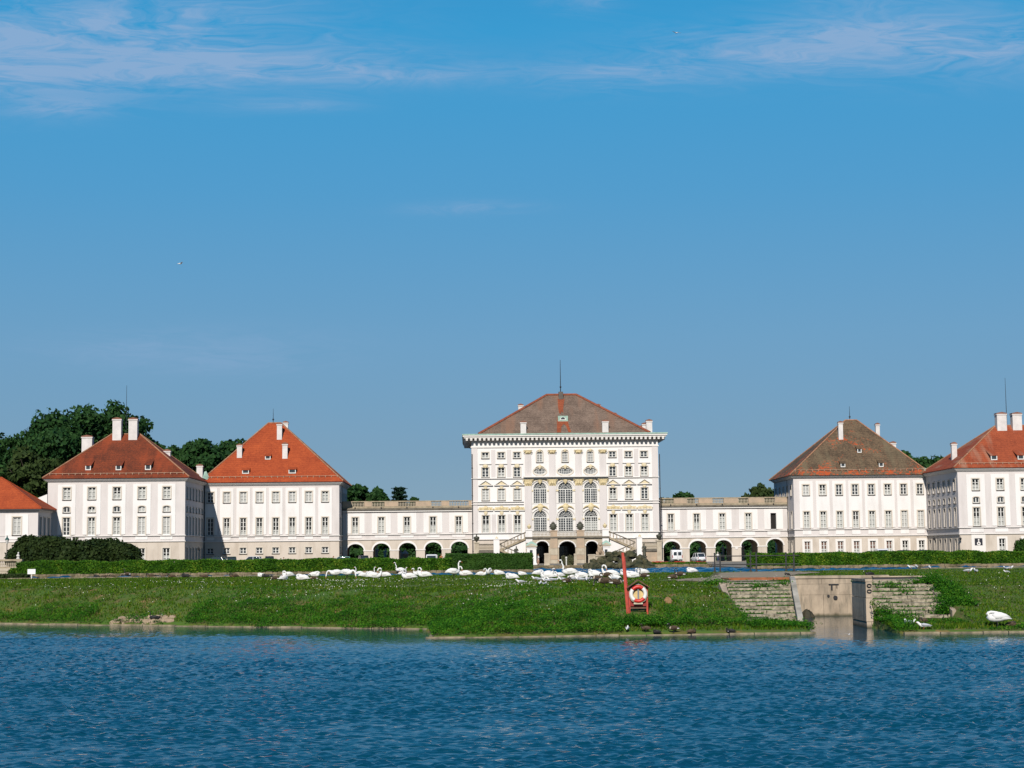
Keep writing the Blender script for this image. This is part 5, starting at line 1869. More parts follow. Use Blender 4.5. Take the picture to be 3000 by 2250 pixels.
# entablature, dentils, copper edge
zA, zB, zC, zD, zE = z4(955), z4(889), z4(888), z4(836), z4(823)
zK = z4(866)
CB.part('frieze_moulding', MB().box(uC0 - .15, uC1 + .15, VC - .2, VC + .02, zA - .15, zA + .12), M_TRIM)
CB.part('cornice', MB().box(uC0 - .35, uC1 + .35, VC - .35, VC + DC + .3, zB + .003, zC).box(uC0 - .4, uC1 + .4, VC - .4, VC + DC + .35, zC + .003, zK).box(uC0 - 1.5, uC1 + 1.5, VC - 1.5, VC + DC + 1.4, zK + .003, zK + (zD - zK) * .5)
        .box(uC0 - 1.72, uC1 + 1.72, VC - 1.72, VC + DC + 1.5, zK + (zD - zK) * .5 + .003, zD), M_TRIM)
dm = MB().box(-.21, .21, -1.08, 0, 0, .46).box(-.24, .24, -1.15, 0, .28, .452).mesh('dentil', M_TRIM)
nd = 46
for i in range(nd):
    a = uC0 - .9 + (uC1 - uC0 + 1.8) * i / (nd - 1)
    link('dentil', dm, CB.e, CB.loc(a, VC - .402, zK - .47))
for s_, uu in ((-1, uC0 - .352), (1, uC1 + .352)):
    for i in range(16):
        link('dentil', dm, CB.e, CB.loc(uu - .05 if s_ < 0 else uu + .05, VC + .8 + i * 1.45, zK - .47), (0, 0, -pi / 2 if s_ < 0 else pi / 2))
CB.part('copper_gutter', MB().box(uC0 - 1.82, uC1 + 1.82, VC - 1.82, VC + DC + 1.55, zD + .003, zE), M_COPPER)
# roof
vr = VC + DC * .5
el_, _ = fac(*C4(222, 836), VC - .5)
er_, _ = fac(*C4(2012, 806), VC - .5)
ra, zr = fac(*C4(935, 420), vr)
rb, _z = fac(*C4(1240, 415), vr)
g = (el_, er_, VC - .5, VC + DC + .4, zE + .05, ra, rb, vr, (zr + _z) / 2)
roof = CB.part('roof', hiproof(*g), M_ROOF_GR)
CB.part('ridge_tiles', hips(*g, r=.28), mat('rust_ridge_tile', (.30, .085, .04), .9, .2, 2), roof)
sl = (g[8] - g[4]) / (vr - g[2])
nrm = Vector((0, -sl, 1)).normalized()
pl = ((el_, g[2], g[4]), nrm)
# newer red tiles laid in a strip up the middle of the slope (a real raised patch of roofing)
def slopepoly(pts):
    vs = [onplane(*C4(x, y), *pl) + nrm * .06 for x, y in pts]
    tri = tessellate_polygon([[Vector((p.x, p.z, 0)) for p in vs]])
    return MB().add([tuple(p) for p in vs], [tuple(t_) for t_ in tri])


strip = slopepoly([(1048, 460), (1120, 460), (1106, 560), (1108, 610), (1090, 590), (1080, 616), (1062, 606), (1052, 540)])
b2 = slopepoly([(1042, 640), (1062, 690), (1155, 690), (1165, 740), (1190, 808), (1160, 808), (1135, 740), (1110, 722), (1088, 750), (1082, 812), (1040, 812)])
k = len(strip.v)
strip.add(b2.v, [tuple(f) for f in b2.f])
CB.part('red_tile_strip', strip, roofmat('newer_red_tiles', (.33, .085, .034), (.22, .06, .028)), roof)
for (x0, x1_, yt, yb, *vv) in ((661, 720, 692, 820), (1516, 1580, 682, 808), (637, 690, 515, 600, vr + 4), (472, 506, 670, 700, vr + 3), (1446, 1497, 516, 560, vr + 4), (1630, 1665, 607, 640, vr + 4),
                               (1976, 2038, 677, 810, VC + 3), (1932, 1983, 712, 800, VC + 9), (1903, 1940, 742, 800, VC + 15)):
    px0, pyt = C4(x0, yt)
    px1, pyb = C4(x1_, yb)
    chimney(CB, roof, px0, px1, pyt, pyb, pl, vv[0] if vv else None)
p = onplane(*C4(1102, 687), *pl)
a, b2 = u4(1050, 687, p.y), u4(1155, 687, p.y)
zt = fac(*C4(1102, 637), p.y)[1]
mb = MB().box(a, b2, p.y - .3, p.y + 2.2, p.z - .3, zt, 0)
CB.part('copper_dormer', mb, M_COPPER, roof)
mb = MB()
rr_ = (b2 - a) * .30
ring(mb, [((a + b2) / 2 + rr_ * cos(q), p.z + .12 + rr_ * sin(q)) for q in np.linspace(0, pi, 11)], [((a + b2) / 2 + rr_ * .72 * cos(q), p.z + .25 + rr_ * .7 * sin(q)) for q in np.linspace(0, pi, 11)], p.y - .38, p.y - .3)
mb.add([((a + b2) / 2 + rr_ * .8 * cos(q), p.y - .33, p.z + .2 + rr_ * .8 * sin(q)) for q in np.linspace(0, pi, 11)], [tuple(range(11))], 1)
CB.part('dormer_window', mb, [M_FRAME, M_GLASS], roof)
p = onplane(*C4(1082, 460), *pl)
a, b2 = u4(1060, 460, p.y), u4(1105, 460, p.y)
CB.part('roof_hatch', MB().box(a, b2, p.y - .2, p.y + 1.4, p.z - .2, p.z + 1.5), M_SILL, roof)
rod(CB, roof, C4(1079, 50)[0], C4(1079, 50)[1], C4(1080, 415)[1], vr, .09)
downpipe(CB, 1383, 1330, 1655, VC - .05)
downpipe(CB, 1931.5, 1330, 1600, VC - .05)

# ------------------------------------------------------------------ double staircase and terrace before the central palace
VT = VC - 6.0


def c5u(x, y=500, v=None):
    return fac(*C5(x, y), VT if v is None else v)[0]


def c5z(y, x=1125, v=None):
    return fac(*C5(x, y), VT if v is None else v)[1]


ST = Bld('double_staircase', 'stone terrace with three arches and mirrored stair flights before the central palace', 'staircase', c5u(1145), VT)
tz0, tz1, tb = c5z(418), c5z(400), c5z(345)
ta, tb_ = c5u(716), c5u(1584)
ah = []
for x0, x1_ in ((820, 955), (1062, 1235), (1343, 1470)):
    a, b2 = c5u(x0, 560), c5u(x1_, 560)
    ah.append(((a + b2) / 2, GZ - .28, b2 - a, c5z(446, (x0 + x1_) / 2) - GZ + .28, 'basket'))
wall(ST, 'terrace_wall', 'F', VT, ta, tb_, GZ - .3, tz0, ah, M_STONEL, 1.0)
ST.part('terrace_side_wall', MB().box(ta, ta + .5, VT + .02, VC, GZ, tz0).box(tb_ - .5, tb_, VT + .02, VC, GZ, tz0), M_STONEL)
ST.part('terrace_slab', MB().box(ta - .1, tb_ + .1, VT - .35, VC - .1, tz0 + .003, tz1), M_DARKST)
for a in ah:
    O = outline(a[2], a[3], 'basket')[2:]
    mb = MB().tube([(a[0] + x * 1.03, VT - .06, a[1] + zz * 1.015) for x, zz in O], .13, 6)
    ST.part('arch_moulding', mb, M_WHITE)
for x0, x1_ in ((972, 1046), (1248, 1326)):
    a, b2 = c5u(x0), c5u(x1_)
    z_ = GZ - .1
    for k, zz in enumerate((c5z(640), c5z(590), c5z(520), tz0 - .003)):
        ST.part('pier_block', MB().box(a, b2, VT - .32, VT + .02, z_, zz - .03), M_STONEP if k % 2 else M_STONEL)
        z_ = zz
    ST.part('balustrade_pier', MB().box(a, b2, VT - .34, VT + .2, tz1 + .003, tb + .05).box(a - .08, b2 + .08, VT - .42, VT + .28, tb + .05, tb + .22), M_STONEP)
ks = (tb - tz1 - .25) / .82
for x0, x1_, n in ((785, 970, 13), (1048, 1246, 14), (1328, 1515, 13)):
    a, b2 = c5u(x0), c5u(x1_)
    bal = ST.part('balustrade', MB().box(a, b2, VT - .16, VT + .12, tb - .02, tb + .14, 1).box(a, b2, VT - .14, VT + .1, tz1 + .003, tz1 + .14, 0), [M_STONEL, M_DARKST])
    balrow(ST, bal, a, b2, VT - .02, tz1 + .14, n, ks)
for x0, x1_ in ((716, 784), (1516, 1584)):
    a, b2 = c5u(x0), c5u(x1_)
    ST.part('balustrade_pier', MB().box(a, b2, VT - .2, VT + .4, tz0 - .8, tb + .25).box(a - .1, b2 + .1, VT - .3, VT + .5, tb + .253, tb + .5), M_WHITE)


def flight(pts_rail, pts_base, v0, v1, n):
    """stair flight between two rail points (zoom coords) in front plane v0, back v1"""
    (xa, ya), (xb, yb) = pts_rail
    (xc, yc), (xd, yd) = pts_base
    A, Bq = fac(*C5(xa, ya), v0), fac(*C5(xb, yb), v0)
    C, D = fac(*C5(xc, yc), v0), fac(*C5(xd, yd), v0)
    s_ = (D[1] - C[1]) / (D[0] - C[0])
    # the stringer follows the base line over the whole run of the rail
    zC, zD = C[1] + s_ * (A[0] - C[0]), C[1] + s_ * (Bq[0] - C[0])
    mb = MB().prism([(A[0], zC - .36), (Bq[0], zD - .36), (Bq[0], zD + .05), (A[0], zC + .05)], 'y', v0 - .05, v0 + .22, 0)
    f = ST.part('stringer', mb, M_STONE)
    mb = MB()
    for i in range(n):
        u_0, u_1 = A[0] + (Bq[0] - A[0]) * i / n, A[0] + (Bq[0] - A[0]) * (i + 1) / n
        z_ = zC + (zD - zC) * (i + .5) / n - .1
        mb.box(min(u_0, u_1), max(u_0, u_1), v0 + .222, v1, z_ - .34, z_)
    ST.part('steps', mb, M_STONEL)
    mb = MB().tube([(A[0], v0 + .05, A[1]), (Bq[0], v0 + .05, Bq[1])], [(.13, .11), (.13, .11)], 6)
    r = ST.part('handrail', mb, M_DARKST)
    nb_ = int(abs(Bq[0] - A[0]) / .62)
    for i in range(nb_):
        k = (i + .5) / nb_
        uu, zz, zt_ = A[0] + (Bq[0] - A[0]) * k, zC + (zD - zC) * k + .05, A[1] + (Bq[1] - A[1]) * k - .08
        o = link('baluster', BALM, r, ST.loc(uu, v0 + .06, zz))
        o.scale = (1.25, 1.25, max(.2, (zt_ - zz) / .82))
    return A, Bq, zC, zD


for sg in (0, 1):
    if sg == 0:
        up, upb = ((718, 352), (440, 480)), ((716, 412), (520, 500))
        lo, lob = ((440, 484), (724, 604)), ((444, 532), (600, 600))
        land, brow, pier = (378, 440), (226, 378), (178, 226)
        ly = (432, 548, 552, 476)
    else:
        up, upb = ((1578, 344), (1858, 456)), ((1580, 400), (1775, 484))
        lo, lob = ((1862, 462), (1640, 560)), ((1868, 510), (1735, 566))
        land, brow, pier = (1876, 1932), (1932, 2086), (2086, 2136)
        ly = (412, 532, 540, 458)
    flight(up, upb, VT + .6, VT + 3.0, 16)
    flight(lo, lob, VT - 1.6, VT + .5, 12)
    VL = VT - 1.6
    U_ = lambda x: fac(*C5(x, 500), VL)[0]
    Z_ = lambda y: fac(*C5((land[0] + land[1]) / 2, y), VL)[1]
    a, b2 = U_(land[0]), U_(land[1])
    ST.part('landing_pier', MB().box(a, b2, VL - .1, VL + 4.6, GZ - .3, Z_(ly[1])).box(a, b2, VL - .1, VL + .8, Z_(ly[1]), Z_(ly[0])).box(a - .1, b2 + .1, VL - .2, VL + .9, Z_(ly[0]) + .003, Z_(ly[0]) + .22), M_WHITE)
    a, b2 = U_(brow[0]), U_(brow[1])
    zl, zt_ = Z_(ly[2]), Z_(ly[3])
    ST.part('landing_wall', MB().box(a, b2, VL, VL + 4.6, GZ - .3, zl - .3), M_STONEP)
    ST.part('landing_ledge', MB().box(a - .1, b2, VL - .22, VL + 4.6, zl - .297, zl), M_DARKST)
    bal = ST.part('balustrade', MB().box(a, b2, VL - .12, VL + .18, zt_ - .16, zt_ + .02, 1).box(a, b2, VL - .12, VL + .16, zl + .003, zl + .22, 0), [M_DARKST, M_DARKST])
    balrow(ST, bal, a, b2, VL + .02, zl + .22, 13, (zt_ - .16 - zl - .22) / .82)
    a, b2 = U_(pier[0]), U_(pier[1])
    ST.part('end_pier', MB().box(a, b2, VL - .15, VL + .9, GZ - .3, zt_ + .1).box(a - .12, b2 + .12, VL - .27, VL + 1.0, zt_ + .103, zt_ + .35), M_STONEL)
    ST.part('flight_wall', MB().prism([(U_(land[1] if sg == 0 else land[0]), GZ), (ta if sg == 0 else tb_, GZ), (ta if sg == 0 else tb_, tz0), (U_(land[1] if sg == 0 else land[0]), Z_(ly[1]))], 'y', VT + .85, VT + 2.9), M_WHITE)

# urns, trophies and small figures: each a thing standing on the stair piers
URN = [(.01, 0), (.34, 0), (.34, .10), (.14, .18), (.12, .30), (.40, .55), (.58, .95), (.60, 1.12), (.50, 1.20), (.52, 1.26), (.20, 1.34), (.10, 1.46), (.16, 1.58), (.05, 1.8), (.01, 1.86)]


def urn(label, px, pyt, pyb, v, m, group=None, name='stone_urn', prof=URN):
    u, z1 = fac(px, pyt, v)
    z0 = fac(px, pyb, v)[1]
    k = (z1 - z0) / 1.86
    return tag(link(name, MB().lathe([(r * k, z * k) for r, z in prof], n=14).mesh(name, m, True), loc=W(u, v, z0)), label, 'urn', group)


urn('dark stone vase on the outer left pier of the palace stairs', *C5(200, 370), C5(200, 468)[1], VT - 1.3, M_BRONZE, 'dark vases on the outer stair piers')
urn('dark stone vase on the outer right pier of the palace stairs', *C5(2106, 350), C5(2106, 446)[1], VT - 1.3, M_BRONZE, 'dark vases on the outer stair piers')
GU = 'gilded vases on the stair piers'
urn('gilded vase on the lower left landing pier of the stairs', *C5(410, 396), C5(410, 444)[1], VT - 1.3, M_GOLD, GU, 'gilded_urn')
urn('gilded vase on the lower right landing pier of the stairs', *C5(1905, 372), C5(1905, 422)[1], VT - 1.3, M_GOLD, GU, 'gilded_urn')
urn('larger gilded vase at the top of the left stair flight', *C5(750, 262), C5(750, 332)[1], VT + .1, M_GOLD, GU, 'gilded_urn')
urn('larger gilded vase at the top of the right stair flight', *C5(1541, 252), C5(1541, 322)[1], VT + .1, M_GOLD, GU, 'gilded_urn')


def trophy(label, x, yt, yb):
    v = VT - .1
    u, z1 = fac(*C5(x, yt), v)
    z0 = fac(*C5(x, yb), v)[1]
    H = z1 - z0
    mb = MB().box(-.55, .55, -.3, .3, 0, .25, 1)
    mb.lathe([(.15, .25), (.4, .4), (.62, .9), (.72, 1.4), (.55, 1.85), (.3, 2.05)], n=14, sx_=1.15, sy_=.5)
    for a in np.linspace(0, 2 * pi, 11)[:-1]:
        mb.lathe([(.02, -.18), (.2, -.08), (.22, .05), (.03, .2)], (.85 * cos(a), -.1, 1.2 + .8 * sin(a)), 6, 0)
    for k in range(5):
        mb.lathe([(.03, 0), (.11, .1), (.02, .38)], ((k - 2) * .2, 0, 2.05 - abs(k - 2) * .05), 6)
    mb.lathe([(.25, 2.0), (.34, 2.1), (.2, 2.35), (.05, 2.5), (.02, 2.7)], n=10)
    s_ = H / 2.7
    o = link('shield_ornament', mb.mesh('shield_ornament', [M_BRONZE, M_STONEL], True), loc=W(u, v, z0), rot=(0, 0, PA))
    o.scale = (s_, s_, s_)
    tag(o, label, 'ornament', 'dark crowned shields on the terrace')


trophy('dark crowned shield ornament on the terrace, left of the middle arched window', 1000, 235, 345)
trophy('dark crowned shield ornament on the terrace, right of the middle arched window', 1282, 232, 342)


def statue_mb(H, ped=.33, seed=0):
    r = random.Random(seed)
    ph = H * ped
    b = MB()
    b.box(-.42, .42, -.42, .42, 0, ph * .14).box(-.34, .34, -.34, .34, ph * .14, ph * .86).box(-.42, .42, -.42, .42, ph * .86, ph)
    f = H - ph
    k = f / 1.85
    sw = r.choice((-1, 1)) * .06
    rings = []
    for z, rx, ry, ox in ((0, .27, .24, 0), (.1, .25, .22, 0), (.45, .21, .18, sw * .4), (.85, .23, .18, sw), (1.0, .18, .14, sw), (1.12, .17, .13, sw * .7), (1.32, .23, .15, 0), (1.46, .22, .13, -sw * .4), (1.53, .09, .08, -sw * .5),
                          (1.58, .065, .065, -sw * .5), (1.64, .09, .1, -sw * .5), (1.74, .10, .115, -sw * .4), (1.82, .075, .08, -sw * .4), (1.85, .02, .02, -sw * .4)):
        rings.append([((ox + rx * cos(a) * (1 + .08 * sin(5 * a + z * 9) * (z < 1))) * k, ry * sin(a) * k, ph + z * k) for a in np.linspace(0, 2 * pi, 15)[:-1]])
    b.loft(rings)
    for s_, bend in ((-1, r.uniform(.0, .4)), (1, r.uniform(.3, .9))):
        b.tube([(s_ * .2 * k, 0, ph + 1.44 * k), (s_ * .31 * k, -.03 * k, ph + 1.2 * k), (s_ * (.29 - .1 * bend) * k, -.16 * k, ph + (1.0 + .15 * bend) * k), (s_ * (.2 - .1 * bend) * k, -.24 * k, ph + (1.02 + .3 * bend) * k)],
               [.075 * k, .062 * k, .05 * k, .04 * k], 7)
    b.tube([(-.22 * k, -.05, ph + 1.4 * k), (.05 * k, -.17 * k, ph + 1.1 * k), (.2 * k, -.18 * k, ph + .7 * k), (.25 * k, -.1 * k, ph + .1 * k)], [.05 * k, .06 * k, .07 * k, .05 * k], 6)
    return b


def statue(label, px, pyt, v, m, z0=GZ, seed=0, group=None, ped=.33, Y=None):
    if Y:
        p = at(px, pyt, Y)
        loc, H = Vector((p.x, p.y, z0)), p.z - z0
    else:
        u, z1 = fac(px, pyt, v)
        loc, H = W(u, v, z0), z1 - z0
    o = thing('garden_statue', label, 'statue', loc, random.uniform(-.4, .4), group)
    b = statue_mb(H, ped, seed)
    npd = 24
    pd, fg = MB(), MB()
    pd.v, pd.f, pd.m = b.v[:npd], b.f[:18], b.m[:18]
    fg.v, fg.f, fg.m = b.v[npd:], [tuple(i - npd for i in f) for f in b.f[18:]], b.m[18:]
    link('pedestal', pd.mesh('pedestal', m), o)
    link('figure', fg.mesh('figure', m, True), o)
    return o


SG = 'statues seen through the arcades'
statue('tall white statue in the second arch of the left gallery, its left one', 1104, 1601, 20, M_MARBLE, seed=1, group=SG)
statue('slimmer white statue in the second arch of the left gallery, its right one', 1129, 1607, 26, M_MARBLE, seed=2, group=SG)
statue('white statue beside the white garden vase in the third left arch', 1175, 1611, 20, M_MARBLE, seed=3, group=SG)
urn('white garden vase with pointed lid seen through the third left arch', 1187, 1610, 1650, 19, M_MARBLE, None, 'garden_vase',
    [(.01, 0), (.42, 0), (.42, .5), (.34, .55), (.16, .65), (.2, .75), (.42, .9), (.46, 1.2), (.55, 1.25), (.4, 1.35), (.2, 1.6), (.06, 1.8), (.01, 1.86)])
statue('white statue in the third arch of the right gallery', 2117, 1596, 18, M_MARBLE, seed=5, group=SG)
statue('white statue behind the white car in the second right arch', 2050, 1602, 22, M_MARBLE, seed=6, group=SG)
statue('white statue at the left edge of the fourth right arch', 2175, 1590, 16, M_MARBLE, seed=7, group=SG)
statue('white statue behind the white van in the first right arch', 1974, 1599, 20, M_MARBLE, seed=8, group=SG)
statue('weathered dark statue on a pedestal before the right stair landing', 1887, 1592, 0, M_BRONZE, Y=300, seed=9, ped=.36)
statue('weathered statue against the lower left stair flight', 1512, 1600, 0, M_BRONZE, Y=318, seed=10, ped=.3)

# stone lion on pedestal right of the arches
p = at(1758, 1590, 285)
root = thing('stone_lion', 'pinkish seated stone lion on a pedestal in front of the right palace arch', 'statue', (p.x, 285, GZ))
s_ = (p.z - GZ) / 3.4
b = MB().box(-.9, .9, -.7, .7, 0, .2).box(-.75, .75, -.55, .55, .2, 1.3).box(-.88, .88, -.68, .68, 1.3, 1.5)
o = link('pedestal', b.mesh('pedestal', M_STONEL), root)
o.scale = (s_,) * 3
b = MB().tube([(0, .55, 1.55), (0, .45, 1.8), (0, .2, 2.1), (0, -.05, 2.45), (0, -.15, 2.75), (0, -.22, 3.0), (0, -.38, 3.12), (0, -.55, 3.05), (0, -.66, 2.98)], [.2, .48, .5, .46, .42, .44, .36, .22, .1], 12, ref=(1, 0, 0))
for sx1 in (-1, 1):
    b.tube([(sx1 * .25, -.1, 2.4), (sx1 * .28, -.3, 2.0), (sx1 * .28, -.36, 1.6), (sx1 * .28, -.55, 1.55)], [.2, .15, .12, .13], 8)
    b.tube([(sx1 * .38, .3, 1.9), (sx1 * .5, -.05, 1.75), (sx1 * .5, -.1, 1.58), (sx1 * .5, -.35, 1.56)], [.28, .2, .14, .12], 8)
    b.lathe([(.02, 0), (.1, .06), (.02, .18)], (sx1 * .25, -.25, 3.3), 6)
o = link('lion', b.mesh('lion', M_STONEP, True), root)
o.scale = (s_,) * 3


# sentry boxes with green copper roofs
def sentry(label, px0, px1, pyt, pye, Y, pxw, pyw):
    a, b2 = at(px0, pye, Y), at(px1, pye, Y)
    zt_ = at(px0, pyt, Y).z
    w = (b2.x - a.x) / 2 * .80
    o = thing('sentry_box', label, 'sentry box', ((a.x + b2.x) / 2, Y, GZ), 0, 'sentry boxes before the palace stairs')
    H = a.z - GZ
    link('body', MB().box(-w, w, -w, w, 0, H - .2).box(-w - .12, w + .12, -w - .12, w + .12, 0, .3).box(-w - .08, w + .08, -w - .08, w + .08, H - .5, H - .35).mesh('body', M_WHITE), o)
    link('eaves', MB().box(-w * 1.22, w * 1.22, -w * 1.22, w * 1.22, H - .2, H).prism([(-w * 1.15, H), (w * 1.15, H), (0, H + .35)], 'y', -w * 1.24, -w * .9).mesh('eaves', M_STONEL), o)
    hh_ = zt_ - a.z
    b = MB()
    rings = []
    for k, z in ((1.26, 0), (1.15, .25), (.8, .55), (.45, .8), (.2, .95), (.02, 1.0)):
        rings.append([(sx * w * k, sy * w * k, H + z * hh_ + .003) for sx, sy in ((-1, -1), (1, -1), (1, 1), (-1, 1))])
    b.loft(rings)
    link('roof', b.mesh('roof', M_COPPER), o)
    q = at(pxw, pyw, Y)
    dx, dz = q.x - o.location.x, q.z - GZ
    link('window', MB().box(dx - .24, dx + .24, -w - .03, -w + .02, dz - .32, dz + .32).mesh('window', M_GLASS), o)


sentry('white sentry box with green copper roof left of the palace arches', 1540, 1574, 1586, 1599, 292, 1556, 1617)
sentry('white sentry box with green copper roof right of the palace arches', 1761, 1790, 1583, 1596, 292, 1775, 1615)

# clipped shrubs, stone blocks and rocks by the far pond edge
BUSHG = leafmat('olive_clipped_leaves', (.075, .078, .040), (.11, .115, .060), .8, .15)
bush('rounded olive clipped shrub before the middle arch, left of the white post', 1643, 1660, 1628, 262, 2.0, 2600, BUSHG, size=.13)
bush('rounded olive clipped shrub before the middle arch, right of the white post', 1657, 1684, 1626, 263, 2.0, 3200, BUSHG, size=.13)
p = at(1659, 1631, 260)
tag(link('bollard', MB().lathe([(.10, 0), (.10, p.z - GZ - .3), (.16, p.z - GZ - .25), (.14, p.z - GZ)], n=10).mesh('bollard', M_MARBLE), loc=(p.x, 260, GZ)), 'small white post between the two olive clipped shrubs', 'post')
for px0, px1, pyt, Y, lab in ((1594, 1609, 1621, 262, 'pale stone block before the arches, left of the clipped shrubs'), (1681, 1689, 1622, 262, 'narrow pale stone block right of the clipped shrubs'),
                              (1722, 1745, 1624, 262, 'low rounded pale stone block beside the lion pedestal')):
    a, b2 = at(px0, pyt, Y), at(px1, pyt, Y)
    w, h = (b2.x - a.x) / 2, a.z - GZ
    b = MB()
    b.loft([[(sx * w * k, sy * w * .8 * k, z) for sx, sy in ((-1, -1), (1, -1), (1, 1), (-1, 1))] for k, z in ((1.15, 0), (1.15, h * .12), (.98, h * .15), (.9, h * .85), (1.02, h * .88), (1.0, h * .97), (.8, h))])
    tag(link('stone_block', b.mesh('stone_block', M_STONEL), loc=((a.x + b2.x) / 2, Y, GZ)), lab, 'stone block')

M_ROCK = mat('mossy_fountain_rock', (.095, .085, .042), .95, .3, 1.3, .9, 5, col2=(.018, .024, .008), lo=.38, hi=.6, coord='World')
root = thing('rockery', 'heap of dark mossy rocks in the pond behind the red rescue pole', 'rockery', at(1816, 1664, 214))
root.location.z = 1.6
rr = random.Random(4)
prof = [(1710, 1652), (1732, 1640), (1757, 1627), (1783, 1612), (1815, 1607), (1845, 1609), (1868, 1615), (1888, 1636), (1920, 1648)]
k = 0
for layer in range(3):
    n = (15, 14, 12)[layer]
    for i in range(n):
        px = 1716 + (1912 - 1716) * (i + rr.uniform(.1, .9)) / n
        top = float(np.interp(px, [q[0] for q in prof], [q[1] for q in prof]))
        py = 1666 + (top - 1664) * (layer + rr.uniform(.4, 1)) / 3
        Y = 211.5 + layer * 1.4 + rr.uniform(-.5, .8)
        p = at(px, py, Y)
        R_ = rr.uniform(.40, .85) * (1.0 - .1 * layer)
        b = MB()
        b.lathe([(R_ * .2, -R_ * 1.3), (R_ * .95, -R_ * .8), (R_ * 1.05, -R_ * .35), (R_ * .8, -R_ * .02), (R_ * .35, R_ * .1), (.02, R_ * .12)], n=8, sx_=rr.uniform(.8, 1.3), sy_=rr.uniform(.7, 1.1))
        b.v = [(x + rr.uniform(-.14, .14) * R_, y + rr.uniform(-.14, .14) * R_, z + rr.uniform(-.16, .16) * R_) for x, y, z in b.v]
        link('rock', b.mesh('rock', M_ROCK), root, p - root.location, (0, 0, rr.uniform(0, 6)))

# red flower bed
x = rng.uniform(at(1908, 1650, 228).x, NR - .5, 9000)
y = rng.uniform(224.4, 228.5, len(x))
z = 2.0 + .38 * rng.random(len(x)) * (1 + .3 * vnoise(x, y, 2, 4)) + (y - 224.4) * .03
V, Q = leaves(np.stack([x, y, z], -1), .09, np.array([0, -.5, .7]))
tag(link('flower_bed_leaves', npmesh('flower_bed_leaves', V, Q, M_HEDGE)), 'green leaves of the flower bed at the far pond edge', kind='stuff')
x = rng.uniform(at(1908, 1650, 228).x, NR - .3, 5200)
y = 228.2 + .5 * vnoise(x, x * .2, .9, 3) + rng.normal(0, .16, len(x))
z = 2.40 + .10 * vnoise(x, y, 1.5, 6) + rng.normal(0, .05, len(x))
V, Q = leaves(np.stack([x, y, z], -1), .075, np.array([0, -.7, .6]), .9)
tag(link('red_flowers', npmesh('red_flowers', V, Q, mat('red_petals', (.55, .02, .02), .7, .2, 4))), 'band of red flowers in front of the white van and car', kind='stuff')

# stone balustrade on the far left, bust, lamp, sign
p0, p1 = at(-60, 1638, 184), at(65, 1638, 184)
zt_ = p1.z
root = thing('garden_balustrade', 'weathered stone balustrade at the far left before the evergreen bushes', 'balustrade', (p1.x, 184, GZ - .2))
L = p1.x - p0.x
H = zt_ - root.location.z
link('plinth', MB().box(-L, -1.2, -.25, .3, 0, H * .36).box(-L, 0, -.3, .35, H * .36, H * .5).mesh('plinth', M_STONEL), root)
bl_ = link('rail', MB().box(-L, .06, -.3, .3, H - .2, H).box(-L, 0, -.2, .2, H * .503, H * .58).mesh('rail', M_STONE), root)
link('end_pier', MB().add([(-.62, -.24, H * .5), (-.08, -.24, H * .5), (-.0, -.24, H - .2), (-.52, -.24, H - .2), (-.62, .24, H * .5), (-.08, .24, H * .5), (0, .24, H - .2), (-.52, .24, H - .2)],
                          [(0, 1, 2, 3), (7, 6, 5, 4), (0, 4, 5, 1), (1, 5, 6, 2), (3, 7, 4, 0)]).mesh('end_pier', M_STONEL), root)
for i in range(14):
    o = link('baluster', BALM, root, (-.75 - i * .22, 0, H * .58))
    o.scale = (.8, .8, (H * .42 - .2) / .82)
p = at(53, 1638, 184)
q = at(53, 1617, 184)
b = statue_mb(3.0)
hb = q.z - p.z
mb = MB().lathe([(.01, 0), (.36, 0), (.36, .22), (.2, .28), (.16, .4)], n=10)
mb.loft([[(rx * cos(a) + ox, ry * sin(a), z) for a in np.linspace(0, 2 * pi, 11)[:-1]] for z, rx, ry, ox in ((.4, .12, .1, 0), (.5, .3, .2, .0), (.75, .34, .2, -.02), (.88, .14, .12, -.02), (.95, .1, .1, 0), (1.05, .15, .16, .03), (1.2, .17, .19, .04), (1.33, .1, .12, .02), (1.36, .02, .02, .02))])
o = tag(link('stone_bust', mb.mesh('stone_bust', M_MARBLE, True), loc=p), 'small white stone bust on the end of the left balustrade', 'bust')
o.scale = (hb / 1.36,) * 3

p, q = at(20, 1626, 200), at(20, 1568, 200)
root = thing('street_lamp', 'black iron street lamp with green lantern cap left of the bushes', 'street lamp', (p.x, 200, GZ))
H = q.z - GZ
link('post', MB().lathe([(.16, 0), (.16, .25), (.09, .35), (.06, .8), (.045, H - 1.1), (.07, H - 1.02)], n=8).mesh('post', M_IRON), root)
link('lantern', MB().lathe([(.10, H - 1.0), (.24, H - .52)], n=6).mesh('lantern', mat('frosted_lamp_glass', (.62, .60, .55), .3, .05)), root)
link('lantern_cap', MB().lathe([(.27, H - .52), (.25, H - .45), (.12, H - .3), (.06, H - .2), (.07, H - .1), (.01, H)], n=8).mesh('lantern_cap', mat('green_lamp_paint', (.03, .10, .08), .5)), root)

q = drop(92, 1697)
root = thing('notice_board', 'small blank white notice board on a post at the left end of the bank', 'sign', q)
k = q.y / F
b = MB().box(-.29, .29, -.02, .02, 0, .36)
H = at(92, 1682, q.y).z - q.z
link('post', MB().box(-.03, .03, .022, .06, -.2, H + .3).mesh('post', M_TRIM), root)
link('board', MB().box(-11.5 * k, 11.5 * k, -.02, .02, H, H + 14.5 * k).mesh('board', mat('white_board', (.82, .82, .82), .6, .02)), root)

